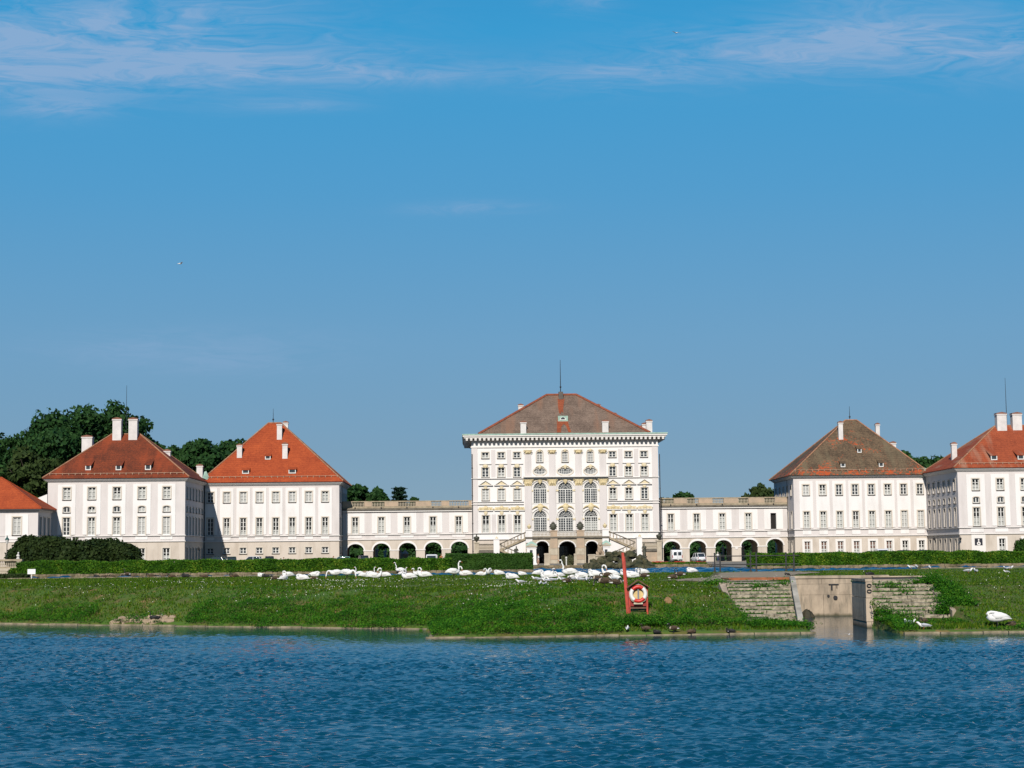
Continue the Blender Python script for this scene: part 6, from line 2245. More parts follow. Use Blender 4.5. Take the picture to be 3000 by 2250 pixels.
# ------------------------------------------------------------------ footbridge railings
def railing(label, Y, pxs, pyt, pyr, pxa, pxb, zb):
    root = thing('railing', label, 'railing', (at(pxs[1], 1660, Y).x, Y, zb), 0, 'black railings of the footbridge')
    ox = root.location.x
    zt_ = at(pxs[1], pyt, Y).z - zb
    for px in pxs:
        x_ = at(px, 1660, Y).x - ox
        link('post', MB().box(x_ - .055, x_ + .055, -.05, .05, -.3, zt_).box(x_ - .10, x_ + .10, -.09, .09, -.02, .12).lathe([(.07, zt_), (.08, zt_ + .04), (.02, zt_ + .1)], (x_, 0, 0), 8).mesh('post', M_IRON), root)
    a, b2 = at(pxa, 1660, Y).x - ox, at(pxb, 1660, Y).x - ox
    for f in (.88, .42):
        link('rail', MB().tube([(a, 0, zt_ * f), (b2, 0, zt_ * f)], .04, 6).mesh('rail', M_IRON), root)


railing('front black iron railing of the footbridge with three posts', 138, (2110, 2216, 2326), 1622, 1655, 2078, 2342, 2.03)
railing('rear black iron railing of the footbridge with three posts', 142.5, (2094, 2199, 2303), 1622, 1655, 2072, 2330, 2.03)

# ------------------------------------------------------------------ lifebuoy stand, ring and rescue pole
M_RED = mat('faded_red_paint', (.50, .055, .028), .55, .15, 3, .1, 20)
M_REDD = mat('dark_red_board', (.30, .022, .018), .6, .15, 2)
M_ROOFW = mat('brown_roof_board', (.17, .085, .055), .8, .2, 4)
q = drop(1842, 1796)
Y = q.y
k = Y / F
root = thing('lifebuoy_stand', 'red wooden lifebuoy stand with small gabled roof on the grassy slope', 'lifebuoy stand', (at(1869, 1760, Y).x, Y, q.z))


def L_(px, py):
    p = at(px, py, Y)
    return p.x - root.location.x, p.z - root.location.z


xl_, zt_ = L_(1843, 1716)
xr_, _ = L_(1895, 1716)
xl2, zb_ = L_(1846, 1800)
link('post', MB().box(xl_ - .04, xl_ + .04, -.06, .06, zb_ - .5, zt_).mesh('post', M_RED), root)
link('post', MB().box(xr_ - .04, xr_ + .04, -.06, .06, L_(1895, 1790)[1] - .5, L_(1895, 1714)[1]).mesh('post', M_RED), root)
zb2 = L_(1869, 1776)[1]
zg = L_(1869, 1706)[1]
link('backboard', MB().prism([(xl_ + .045, zb2), (xr_ - .045, zb2), (xr_ - .045, zt_ - .02), ((xl_ + xr_) / 2, zg), (xl_ + .045, zt_ - .02)], 'y', .02, .05).mesh('backboard', M_REDD), root)
link('crossbar', MB().box(xl_ - .02, xr_ + .02, -.055, -.0, L_(1869, 1783)[1], L_(1869, 1779)[1]).mesh('crossbar', M_ROOFW), root)
xa, za = L_(1868, 1700)
for (xe, ze_), s_ in ((L_(1836, 1724), -1), (L_(1902, 1722), 1)):
    d = Vector((xe - xa, 0, ze_ - za))
    nn = Vector((-d.z, 0, d.x)).normalized() * .035 * s_
    nn = nn if nn.z > 0 else -nn
    b = MB()
    ps = [(xa, za), (xe, ze_), (xe + nn.x, ze_ + nn.z), (xa, za + .045)]
    b.prism(ps, 'y', -.32, .14)
    link('roof_board', b.mesh('roof_board', M_ROOFW), root)
xg, zg2 = L_(1868, 1720)
link('gable_plate', MB().prism([(xg - .16, zg2), (xg + .16, zg2), (xg + .10, zg2 + .16), (xg, zg2 + .24), (xg - .10, zg2 + .16)], 'y', -.10, -.07).mesh('gable_plate', mat('grey_slate_plate', (.16, .17, .17), .7)), root)
xc, zc = L_(1869.5, 1740)
link('centre_disc', MB().tube([(xc, .0, zc), (xc, .018, zc)], 15.5 * k, 24).mesh('centre_disc', mat('straw_yellow_board', (.68, .50, .22), .7, .1, 3)), root)
link('strap', MB().box(xc - .035, xc + .035, -.09, -.065, zc - .28, zc + .30).mesh('strap', mat('grey_strap', (.22, .24, .26), .6)), root)
link('ledge', MB().box(xc - .22, xc + .2, -.12, .018, zc - .47, zc - .40).mesh('ledge', mat('cream_paint', (.66, .58, .42), .7)), root)
ring_ = thing('life_ring', 'red and white life ring hanging on the red stand', 'lifebuoy', root.location + Vector((xc, -.10, zc)))
R0, r0 = 20.5 * k, 5.6 * k
for (a0, a1, mm) in ((52, 142, 0), (142, 236, 1), (236, 322, 0), (322, 412, 1)):
    ps = [(R0 * cos(radians(a)), 0, R0 * sin(radians(a))) for a in np.linspace(a0, a1, 13)]
    b = MB().tube(ps, r0, 12, ref=(0, 1, 0))
    link('ring_segment', b.mesh('ring_segment', M_REDBUOY if False else (mat('life_ring_red', (.58, .025, .018), .45, .05), mat('life_ring_white', (.80, .79, .76), .45, .03))[mm], True), ring_)
ps = [((R0 + r0 + .02 * (i % 2)) * cos(a), -.02, (R0 + r0 + .02 * (i % 2)) * sin(a)) for i, a in enumerate(np.linspace(0, 2 * pi, 25))]
link('grab_rope', MB().tube(ps, .012, 5).mesh('grab_rope', mat('pale_rope', (.6, .5, .36), .9)), ring_)
p0, p1 = at(1841, 1799, Y - .1), at(1824, 1619, Y - .1)
root = thing('rescue_pole', 'long leaning red rescue pole left of the lifebuoy stand', 'pole', p0)
d = p1 - p0
link('shaft', MB().add([(x + t_.x, y, t_.z) for t_ in (Vector((0, 0, -.4)), d) for x, y in ((-.06, -.05), (.06, -.05), (.06, .05), (-.06, .05))],
                       [(0, 1, 2, 3), (7, 6, 5, 4), (0, 4, 5, 1), (1, 5, 6, 2), (2, 6, 7, 3), (3, 7, 4, 0)]).mesh('shaft', M_RED), root)
link('side_batten', MB().add([(x + t_.x, y, t_.z) for t_ in (Vector((0, 0, -.4)), d * .93) for x, y in ((.063, -.03), (.1, -.03), (.1, .045), (.063, .045))],
                             [(0, 1, 2, 3), (7, 6, 5, 4), (0, 4, 5, 1), (1, 5, 6, 2), (2, 6, 7, 3), (3, 7, 4, 0)]).mesh('side_batten', M_REDD), root)

# ------------------------------------------------------------------ cars
M_TYRE = mat('tyre_rubber', (.015, .015, .015), .85)
M_CARGLASS = mat('tinted_car_glass', (.03, .04, .05), .08, .05, spec=.6)
M_LIGHT = mat('red_tail_lamp', (.40, .02, .02), .3)
M_HEADL = mat('clear_head_lamp', (.6, .6, .58), .2)


def paint(name, c):
    m = mat(name, c, .28, .02, spec=.5)
    m.node_tree.nodes['Principled BSDF'].inputs['Coat Weight'].default_value = .5
    return m


def rrect(y, hw, z0, z1, r, n=3):
    pts = []
    for cx, cz, a0 in ((hw - r, z1 - r, 0), (-hw + r, z1 - r, 90), (-hw + r, z0 + r, 180), (hw - r, z0 + r, 270)):
        for i in range(n + 1):
            a = radians(a0 + 90 * i / n)
            pts.append((cx + r * cos(a), y, cz + r * sin(a)))
    return pts


def car(label, loc, rz, m, kind='hatch', name='parked_car', cat='car', group='cars parked before the palace'):
    root = thing(name, label, cat, loc, rz, group)
    if kind == 'van':
        L, w, H = 4.6, .96, 2.35
        st = [(-2.28, .88, .45, 2.2, .12), (-2.22, .95, .35, 2.32, .14), (.9, .96, .32, 2.36, .16), (1.25, .95, .32, 2.2, .2), (1.75, .93, .32, 1.35, .15), (2.15, .88, .36, 1.15, .15), (2.28, .8, .42, .95, .1)]
    else:
        L, w, H = 4.2, .86, 1.55
        st = [(-2.1, .76, .42, .80, .1), (-2.04, .83, .30, .98, .12), (-1.2, .86, .26, 1.0, .14), (.8, .86, .26, .98, .14), (1.6, .83, .28, .86, .14), (2.02, .78, .30, .74, .14), (2.1, .68, .36, .62, .1)]
    b = MB().loft([rrect(*s) for s in st])
    link('body', b.mesh('body', m, True), root)
    if kind == 'van':
        for sx in (-1, 1):
            link('rear_window', MB().loft([rrect(-2.30, .30, 1.30, 1.95, .08), rrect(-2.255, .30, 1.30, 1.95, .08)]).mesh('rear_window', M_CARGLASS), root, (sx * .42, 0, 0))
            link('tail_lamp', MB().box(sx * .90 - .06, sx * .90 + .06, -2.30, -2.2, .85, 1.35).mesh('tail_lamp', M_LIGHT), root)
            link('side_window', MB().box(sx * .955 - .01, sx * .955 + .01, .2, 1.0, 1.35, 1.95).mesh('side_window', M_CARGLASS), root)
        link('windscreen', MB().add([(-.78, 1.30, 2.12), (.78, 1.30, 2.12), (.8, 1.76, 1.42), (-.8, 1.76, 1.42)], [(0, 1, 2, 3)]).mesh('windscreen', M_CARGLASS), root, (0, .03, .03))
        link('door_gap', MB().box(-.012, .012, -2.30, -2.26, .5, 2.2).mesh('door_gap', M_GUTTER), root)
        link('bumper', MB().loft([rrect(-2.36, .9, .38, .62, .05), rrect(-2.2, .93, .36, .64, .05)]).mesh('bumper', mat('grey_bumper', (.12, .12, .12), .7)), root)
        link('number_plate', MB().box(-.26, .26, -2.385, -2.36, .44, .55).mesh('number_plate', M_TRIM), root)
        wy, wr = (-1.45, 1.45), .33
    else:
        zt = {'hatch': 1.48, 'tall': 1.72, 'open': 1.16}[kind]
        if kind != 'open':
            gl = [(-1.96, .66, .95, 1.02, .03), (-1.5, .66, .95, zt - .06, .12), (-.9, .66, .95, zt, .14), (.2, .66, .95, zt - .02, .14), (.6, .65, .95, zt - .2, .12), (1.05, .66, .95, 1.0, .03)]
            c = link('cabin_glass', MB().loft([rrect(*s) for s in gl]).mesh('cabin_glass', M_CARGLASS, True), root)
            link('roof_panel', MB().loft([rrect(-1.62, .60, zt - .10, zt - .03, .03), rrect(-1.3, .64, zt - .05, zt + .015, .03), rrect(-.4, .65, zt - .04, zt + .025, .03), rrect(.3, .62, zt - .08, zt - .0, .03)]).mesh('roof_panel', m, True), root)
            for sx in (-1, 1):
                for pa, pb in (((-1.96, 1.0), (-1.5, zt - .03)), ((-.5, .97), (-.5, zt)), ((1.05, 1.0), (.35, zt - .06))):
                    link('pillar', MB().tube([(sx * .675, pa[0], pa[1]), (sx * .645, pb[0], pb[1])], .045, 6).mesh('pillar', m), root)
        else:
            link('windscreen', MB().loft([rrect(.55, .62, .95, 1.36, .05), rrect(.62, .66, .95, 1.30, .05)]).mesh('windscreen', M_CARGLASS), root)
            for sx in (-1, 1):
                link('seat', MB().loft([rrect(-.5, .24, .7, 1.25, .08), rrect(-.3, .24, .7, 1.2, .08)]).mesh('seat', M_ROOM), root, (sx * .36, 0, 0))
        for sx in (-1, 1):
            link('tail_lamp', MB().box(sx * .72 - .09, sx * .72 + .09, -2.12, -2.0, .70, .90).mesh('tail_lamp', M_LIGHT), root)
            link('head_lamp', MB().box(sx * .60 - .12, sx * .60 + .12, 1.98, 2.09, .60, .72).mesh('head_lamp', M_HEADL), root)
        link('bumper', MB().loft([rrect(-2.17, .76, .34, .54, .06), rrect(-2.0, .84, .32, .56, .06)]).mesh('bumper', mat('grey_bumper', (.12, .12, .12), .7)), root)
        link('number_plate', MB().box(-.26, .26, -2.195, -2.17, .39, .50).mesh('number_plate', M_TRIM), root)
        wy, wr = (-1.25, 1.3), .31
    for yy in wy:
        for sx in (-1, 1):
            wl_ = link('wheel', MB().tube([(sx * (w - .18), yy, wr), (sx * (w + .01), yy, wr)], wr, 16, ref=(0, 0, 1)).mesh('wheel', M_TYRE), root)
            link('rim', MB().tube([(sx * (w - .1), yy, wr), (sx * (w + .03), yy, wr)], wr * .6, 12, ref=(0, 0, 1)).mesh('rim', mat('grey_rim', (.35, .35, .36), .4, metal=.6)), wl_)
    return root


def carat(label, px, Y, rz, m, kind='hatch', z=GZ, **kw):
    p = at(px, 1640, Y)
    return car(label, (p.x, Y, z), rz, m, kind, **kw)


WH, DK, GN, GR = paint('white_car_paint', (.78, .78, .78)), paint('black_car_paint', (.02, .02, .025)), paint('turquoise_car_paint', (.16, .38, .30)), paint('dark_green_car_paint', (.03, .07, .05))
carat('white van with two rear windows parked by the first right arch', 1981, 324, 0.02, WH, 'van', name='parked_van', cat='van')
carat('white hatchback parked by the second right arch', 2045, 322, .25, WH, 'tall')
carat('dark green car behind the long left hedge, leftmost of the row', 632, 300, 1.2, GR, 'tall', z=2.15)
carat('black car behind the left hedge under the second lit ground floor window', 680, 298, .1, GR, 'tall', z=2.2)
carat('white car behind the left hedge between two dark cars', 736, 298, 1.45, WH, 'tall', z=2.2)
carat('black car behind the left hedge, right of the white one', 790, 298, .1, DK, 'tall', z=2.2)
carat('long turquoise car parked side-on below the orange-roofed pavilion corner', 998, 296, 1.57, GN, 'tall', z=2.0)
carat('black car behind the hedge before the first arch of the left gallery', 1062, 300, .3, DK, 'tall', z=2.15)
carat('white van behind the hedge before the fourth arch of the left gallery', 1265, 305, 3.14, WH, 'van', z=1.6, name='parked_van', cat='van')
carat('white van behind the right hedge below the mossy-roofed pavilion', 2584, 298, 3.1, WH, 'van', z=1.75, name='parked_van', cat='van')
carat('dark car behind the right hedge, next to the white van', 2640, 298, .9, DK, 'tall', z=2.1)
carat('dark car behind the right hedge at the joint of the right pavilions', 2702, 298, .2, DK, 'tall', z=2.1)
bush('dark round potted shrub standing before the white van', 1972, 1990, 1640, 300, 2.0, 900, M_BUSH, size=.1)

# ------------------------------------------------------------------ people
def person(label, loc, rz, H=1.7, shirt=(.75, .75, .75), legs_c=(.05, .06, .1), hair=(.05, .03, .02), pose='stand', hat=None):
    root = thing('person', label, 'person', loc, rz)
    k = H / 1.75
    st = .14 if pose == 'walk' else .02
    V_ = {'pel': (0, 0, .95), 'waist': (0, 0, 1.10), 'chest': (0, .0, 1.32), 'neck': (0, 0, 1.47), 'chin': (0, -.02, 1.56), 'head': (0, -.01, 1.66), 'top': (0, 0, 1.74),
          'hl': (-.10, 0, .90), 'kl': (-.11, -st - .02, .49), 'al': (-.11, st * .6, .08), 'tl': (-.12, st * .6 - .17, .03),
          'hr': (.10, 0, .90), 'kr': (.11, st * .3, .49), 'ar': (.11, -st * 1.4, .08), 'tr': (.12, -st * 1.4 - .17, .03),
          'sl': (-.19, 0, 1.41), 'el': (-.25, .04, 1.13), 'wl': (-.24, -.10, .90), 'fl': (-.23, -.16, .80),
          'sr': (.19, 0, 1.41), 'er': (.25, .04, 1.13), 'wr': (.20, -.22, 1.05), 'fr': (.14, -.30, 1.05)}
    R_ = {'pel': .15, 'waist': .125, 'chest': .15, 'neck': .055, 'chin': .07, 'head': .095, 'top': .05, 'hl': .10, 'kl': .062, 'al': .042, 'tl': .035, 'hr': .10, 'kr': .062, 'ar': .042, 'tr': .035,
          'sl': .065, 'el': .044, 'wl': .032, 'fl': .028, 'sr': .065, 'er': .044, 'wr': .032, 'fr': .028}
    E_ = [('pel', 'waist'), ('waist', 'chest'), ('chest', 'neck'), ('neck', 'chin'), ('chin', 'head'), ('head', 'top'), ('pel', 'hl'), ('hl', 'kl'), ('kl', 'al'), ('al', 'tl'), ('pel', 'hr'), ('hr', 'kr'), ('kr', 'ar'), ('ar', 'tr'),
          ('chest', 'sl'), ('sl', 'el'), ('el', 'wl'), ('wl', 'fl'), ('chest', 'sr'), ('sr', 'er'), ('er', 'wr'), ('wr', 'fr')]
    names = list(V_)
    me = bpy.data.meshes.new('body')
    me.from_pydata([tuple(c * k for c in V_[n]) for n in names], [(names.index(a), names.index(b)) for a, b in E_], [])
    o = bpy.data.objects.new('tmp', me)
    col.objects.link(o)
    o.modifiers.new('s', 'SKIN')
    if not me.skin_vertices:
        return root
    for i, n in enumerate(names):
        sv = me.skin_vertices[0].data[i]
        sv.radius = (R_[n] * k, R_[n] * k * (.78 if n in ('chest', 'waist', 'pel') else 1))
        sv.use_root = (n == 'pel')
    o.modifiers.new('d', 'SUBSURF').levels = 1
    dg = bpy.context.evaluated_depsgraph_get()
    m2 = bpy.data.meshes.new_from_object(o.evaluated_get(dg))
    bpy.data.objects.remove(o)
    m2.name = 'body'
    m2.materials.clear()
    for c in (mat('skin', (.52, .30, .20), .6), mat('shirt_%d' % int(1000 * sum(shirt)), shirt, .9, .05), mat('trousers_%d' % int(1000 * sum(legs_c)), legs_c, .9, .05), mat('shoes', (.05, .04, .035), .7)):
        m2.materials.append(c)
    for p in m2.polygons:
        x_, y_, z_ = (c / k for c in p.center)
        p.use_smooth = True
        p.material_index = 3 if z_ < .09 else (2 if z_ < .97 and abs(x_) < .19 else (0 if z_ > 1.48 or (abs(x_) > .17 and z_ < 1.15) or (y_ < -.15) else 1))
    link('body', m2, root)
    hb = MB()
    hb.lathe([(.098 * k, -.05 * k), (.108 * k, .02 * k), (.09 * k, .08 * k), (.05 * k, .115 * k), (.01, .125 * k)], (0, .015 * k, 1.66 * k), 10)
    link('hair', hb.mesh('hair', mat('hair_%d' % int(1000 * sum(hair)), hair, .8), True), root)
    fc = MB().lathe([(.004, -.02), (.016, -.01), (.004, .02)], (0, -.105 * k, 1.635 * k), 6)
    for sx in (-1, 1):
        fc.lathe([(.002, -.01), (.011, 0), (.002, .01)], (sx * .035, -.092 * k, 1.665 * k), 6, 1)
    link('face', fc.mesh('face', [MATS['skin'], MATS['shoes']]), root)
    if hat:
        link('hat', MB().lathe([(.17 * k, -.01), (.17 * k, .01), (.1 * k, .02), (.095 * k, .09 * k), (.01, .11 * k)], (0, 0, 1.70 * k), 12).mesh('hat', mat('pale_hat', hat, .9)), root)
    return root


def pat(px, Y):
    p = at(px, 1640, Y)
    return Vector((p.x, Y, GZ))


person('woman in a white top walking with a pushchair before the left palace arch', pat(1577, 268), -1.2, 1.78, (.72, .70, .68), (.55, .34, .24), (.22, .10, .04), 'walk')
person('person in a white shirt and pale hat standing in the third right arch', pat(2103, 314), .3, 1.82, (.78, .76, .72), (.04, .05, .12), (.1, .06, .04), 'stand', (.75, .72, .65))
person('person with reddish hair behind the hedge by the turquoise car', pat(977, 290), .5, 1.80, (.1, .1, .14), (.05, .05, .06), (.30, .10, .06))
person('person in a pale shirt behind the left hedge right of the dark cars', pat(831, 290), -.6, 1.70, (.70, .66, .60), (.3, .25, .2), (.25, .12, .08))
person('person in a tan shirt behind the hedge before the second left arch', pat(1087, 292), .2, 1.68, (.45, .25, .15), (.06, .06, .08), (.08, .05, .03))
person('person in an orange-brown jacket beside the white van at the fourth left arch', pat(1293, 300), .2, 2.0, (.40, .16, .06), (.06, .06, .08), (.2, .08, .04))
p = pat(1600, 268)
root = thing('pushchair', 'black pushchair in front of the woman in white', 'pushchair', p, -1.57)
b = MB().loft([rrect(-.35, .22, .45, .6, .05), rrect(-.1, .26, .4, .95, .1), rrect(.25, .25, .45, .85, .1), rrect(.4, .2, .5, .65, .05)])
link('seat', b.mesh('seat', M_ROOM), root)
link('handle', MB().tube([(-.22, -.3, .6), (-.22, -.62, 1.0), (.22, -.62, 1.0), (.22, -.3, .6)], .02, 6).mesh('handle', M_IRON), root)
for sx in (-1, 1):
    for yy in (-.3, .35):
        link('wheel', MB().tube([(sx * .28, yy, .14), (sx * .24, yy, .14)], .14, 12, ref=(0, 0, 1)).mesh('wheel', M_TYRE), root)
        link('leg', MB().tube([(sx * .25, yy, .14), (sx * .22, yy * .5, .5)], .015, 5).mesh('leg', M_IRON), root)

# ------------------------------------------------------------------ birds
M_SWAN = mat('white_plumage', (.80, .79, .77), .85, .03, 6, .15, 30)
M_BEAK = mat('orange_beak', (.60, .17, .04), .5)
M_BLACK = mat('black_plumage', (.016, .015, .015), .7)
M_GOOSE = mat('brown_goose_plumage', (.105, .068, .038), .85, .3, 9, .3, 30, col2=(.04, .027, .017))
M_CHEST = mat('pale_buff_plumage', (.42, .34, .25), .85, .1, 9)
M_GULLG = mat('grey_gull_plumage', (.46, .48, .52), .85, .05)
M_DUCK = mat('speckled_duck_plumage', (.13, .085, .05), .85, .3, 14, col2=(.05, .035, .02))

BODY = [((-.64, 0, .17), (.02, .012)), ((-.50, 0, .20), (.085, .05)), ((-.30, 0, .23), (.165, .135)), ((-.08, 0, .235), (.205, .195)), ((.14, 0, .23), (.205, .195)), ((.30, 0, .25), (.165, .165)), ((.385, 0, .31), (.105, .11))]
NECKS = {
    'sleep': [((.40, 0, .37), .07), ((.36, 0, .44), .06), ((.25, .03, .48), .055), ((.12, .07, .47), .05), ((.02, .10, .45), .055), ((-.05, .11, .44), .04)],
    'curl': [((.41, 0, .40), .07), ((.40, .06, .50), .06), ((.30, .14, .52), .055), ((.22, .20, .44), .05), ((.20, .23, .33), .055), ((.19, .24, .26), .035)],
    'up': [((.40, 0, .42), .062), ((.37, 0, .55), .052), ((.355, 0, .70), .046), ((.37, 0, .84), .042), ((.41, 0, .905), .046), ((.475, 0, .91), .05), ((.54, 0, .895), .034)],
    'look': [((.42, 0, .40), .066), ((.41, 0, .50), .055), ((.38, 0, .59), .048), ((.42, 0, .66), .045), ((.49, 0, .655), .05), ((.55, 0, .62), .046), ((.59, 0, .585), .032)],
    'preen': [((.42, 0, .41), .066), ((.47, 0, .54), .055), ((.46, 0, .67), .048), ((.38, 0, .745), .045), ((.28, 0, .72), .045), ((.22, .02, .62), .052), ((.20, .04, .53), .036)],
    'feed': [((.47, 0, .36), .068), ((.57, 0, .36), .055), ((.65, 0, .27), .048), ((.69, 0, .14), .045), ((.71, 0, .02), .05), ((.73, 0, -.07), .034)],
    'stretch': [((.41, 0, .42), .062), ((.37, 0, .54), .052), ((.40, 0, .66), .046), ((.46, 0, .76), .042), ((.45, 0, .88), .042), ((.49, 0, .955), .046), ((.56, 0, .965), .05), ((.63, 0, .95), .034)]}
PROTO = {}


def bird_proto(kind, pose, stand):
    key = (kind, pose, stand)
    if key in PROTO:
        c = copy_tree(PROTO[key])
        return c
    lift = .22 if stand else 0.0
    nk = NECKS[pose]
    P = [Vector(p) for p, r in BODY] + [Vector(p) for p, r in nk]
    R_ = [r for p, r in BODY] + [(r, r) for p, r in nk]
    if kind == 'goose':
        R_ = [(a * .95, b * .95) for a, b in R_]
        ms = [1, 2, 0, 0, 0, 3] + [1] * (len(nk) + 1)
        mats = [M_GOOSE, M_BLACK, M_SWAN, M_CHEST]
    elif kind == 'swan':
        ms, mats = None, [M_SWAN]
    elif kind == 'duck':
        ms, mats = [0] * 6 + [1] * 3 + [1] * (len(nk) - 2), [M_DUCK, mat('dark_duck_head', (.035, .03, .022), .7)]
    elif kind == 'coot':
        ms, mats = None, [M_BLACK]
    for p in P:
        p.z += lift
    root = link(kind, None)
    b = MB().tube(P, R_, 12, 0, ms, ref=(0, 0, 1) if pose not in ('up', 'stretch') else None)
    link('body', b.mesh('body', mats if len(mats) > 1 else mats[0], True), root)
    e = P[-1]
    d = (P[-1] - P[-2]).normalized()
    dn = (d + Vector((0, 0, -.25))).normalized()
    bm = MB().tube([e - d * .01, e + dn * .05, e + dn * .11], [(.026, .024), (.020, .014), (.014, .005)], 8, ref=(0, 1, 0))
    link('beak', bm.mesh('beak', {'swan': M_BEAK, 'coot': M_SWAN, 'goose': M_BLACK, 'duck': mat('dull_bill', (.35, .25, .06), .6)}[kind]), root)
    wm = {'swan': M_SWAN, 'goose': M_GOOSE, 'duck': M_DUCK, 'coot': M_BLACK}[kind]
    for s_ in (-1, 1):
        w = MB().tube([(.24, s_ * .13, .30 + lift), (.10, s_ * .185, .32 + lift), (-.14, s_ * .175, .335 + lift), (-.36, s_ * .10, .31 + lift), (-.58, s_ * .03, .235 + lift)], [(.02, .05), (.045, .135), (.05, .14), (.045, .085), (.012, .012)], 10)
        link('wing', w.mesh('wing', wm, True), root)
    if stand:
        for s_ in (-1, 1):
            g = MB().tube([(.02, s_ * .08, .14 + lift), (.0, s_ * .085, .12), (.03, s_ * .085, .0)], [.03, .018, .018], 6)
            g.add([(-.02, s_ * .085, .012), (.12, s_ * .085 - .06, .006), (.14, s_ * .085, .012), (.12, s_ * .085 + .06, .006)], [(0, 1, 2, 3)])
            link('leg', g.mesh('leg', M_BLACK), root)
    if kind == 'goose':
        hp = P[-2]
        link('cheek_patch', MB().lathe([(.005, -.035), (.05, -.01), (.05, .01), (.005, .035)], tuple(hp), 8, 0, .7, 1.12).mesh('cheek_patch', M_SWAN), root)
        link('rump', MB().lathe([(.01, -.05), (.10, 0), (.01, .07)], (-.46, 0, .22 + lift), 8, 0, 1, 1.1).mesh('rump', M_SWAN), root)
    PROTO[key] = root
    return root


def bird(kind, px, py, pose, head, scale, label, group, cat=None, stand=False, z=None, tilt=0.0):
    if z is None:
        q = drop(px, py)
    else:
        d = ray(px, py)
        t_ = (z - EYE.z) / d.z
        q = EYE + d * t_
    o = bird_proto(kind, pose, stand)
    o.name = kind
    o.location = q + Vector((0, 0, (-.05 if not stand else 0) * scale))
    o.rotation_euler = (0, tilt, radians(head + random.uniform(-12, 12)))
    o.scale = (scale,) * 3
    return tag(o, label, cat or kind, group)


SWG = 'white swans resting on the bank'
for px, py, pose, hd, s_, st, lab in (
    (766, 1691, 'sleep', 175, .80, 0, 'resting white swan lying apart at the left end of the flock, before a duck'),
    (843, 1690, 'curl', 195, 1.05, 0, 'broad resting swan with folded neck above the small round front swan on the left'),
    (832, 1700, 'sleep', 60, .85, 0, 'small round swan in the front row between the curled goose and a longer swan'),
    (884, 1700, 'sleep', 172, 1.0, 0, 'long low swan in the front row with tail to the right, above nothing but grass'),
    (922, 1690, 'sleep', 350, 1.0, 0, 'flat sleeping swan just left of the two grazing swans'),
    (984, 1696, 'feed', 200, 1.05, 1, 'bowed standing swan with hidden head, left one of the grazing pair'),
    (1016, 1696, 'feed', 345, 1.1, 1, 'bowed standing swan with head down, right one of the grazing pair'),
    (1052, 1684, 'up', 175, 1.0, 0, 'sitting swan with straight raised neck just right of the grazing pair'),
    (1067, 1690, 'curl', 20, .85, 0, 'curled swan directly behind the tail of the straight-necked sitting swan'),
    (1087, 1684, 'up', 10, 1.0, 0, 'swan whose straight neck rises behind the ring-necked preening swan'),
    (1098, 1694, 'preen', 8, 1.12, 0, 'preening swan with neck bent to a ring and tail pointing left'),
    (1127, 1690, 'curl', 170, .95, 0, 'curled swan touching the right side of the ring-necked swan'),
    (1172, 1682, 'stretch', 185, 1.1, 1, 'standing swan with the tallest upright neck of the left flock'),
    (1180, 1684, 'up', 20, .95, 0, 'swan with shorter raised neck right beside the tallest one'),
    (1197, 1696, 'look', 178, 1.1, 0, 'sitting swan with lowered orange bill in front of the tall-necked pair'),
    (1226, 1686, 'look', 185, 1.0, 0, 'left one of two swans sitting close together with bent necks'),
    (1243, 1691, 'preen', 178, 1.1, 0, 'right one of two swans sitting close together, neck arched to its back'),
    (1329, 1694, 'up', 10, 1.15, 1, 'standing swan with tail to the left whose neck crosses its neighbour in a loop'),
    (1362, 1687, 'preen', 175, 1.15, 0, 'swan with tail to the right whose neck makes a loop with its neighbour'),
    (1411, 1687, 'preen', 350, .9, 0, 'preening swan left of the ruffled swan'),
    (1432, 1693, 'curl', 280, 1.0, 1, 'ruffled swan standing with its back turned and feathers raised'),
    (1461, 1685, 'sleep', 175, .98, 0, 'sleeping swan right of the ruffled standing swan'),
    (1498, 1697, 'sleep', 172, 1.0, 0, 'lone low swan on the grass with tail to the right, forward of its row'),
    (1529, 1686, 'sleep', 190, .75, 0, 'small sleeping swan alone between the lone low swan and the big group'),
    (1578, 1685, 'sleep', 10, 1.0, 0, 'swan with tail to the left at the left end of the big group'),
    (1602, 1695, 'sleep', 172, 1.1, 0, 'swan with tail to the right in the front of the big group, behind the gulls'),
    (1608, 1684, 'look', 350, .9, 0, 'swan with small lifted head between the two left swans of the big group'),
    (1637, 1691, 'curl', 200, .9, 0, 'ball-shaped curled swan just left of the standing S-necked swan'),
    (1668, 1696, 'stretch', 172, 1.15, 1, 'tall standing swan with S-curved neck in front of the palace arches'),
    (1674, 1694, 'sleep', 10, .55, 0, 'small pale swan lying behind the legs of the standing S-necked swan'),
    (1702, 1694, 'sleep', 178, 1.1, 0, 'low sleeping swan right of the standing S-necked swan'),
    (1744, 1693, 'sleep', 172, 1.2, 0, 'large sleeping swan with tail to the right behind the brown geese'),
    (1738, 1684, 'curl', 190, 1.0, 0, 'sleeping swan whose rounded back shows behind the large one'),
    (1787, 1690, 'preen', 175, 1.3, 0, 'big preening swan with ring-shaped neck left of the red pole'),
    (1803, 1698, 'sleep', 160, .75, 0, 'small white swan lying in front of the big preening swan'),
    (1834, 1687, 'curl', 185, 1.0, 0, 'curled swan half hidden behind the red pole'),
    (1853, 1694, 'sleep', 175, 1.1, 0, 'front swan of the group directly right of the red pole'),
    (1850, 1686, 'look', 5, .9, 0, 'swan with small raised head behind the front swan right of the red pole'),
    (1882, 1682, 'sleep', 172, 1.05, 0, 'swan with long pointed tail at the right end of the flock')):
    bird('swan', px, py, pose, hd, s_ * .9, lab, SWG, stand=bool(st))
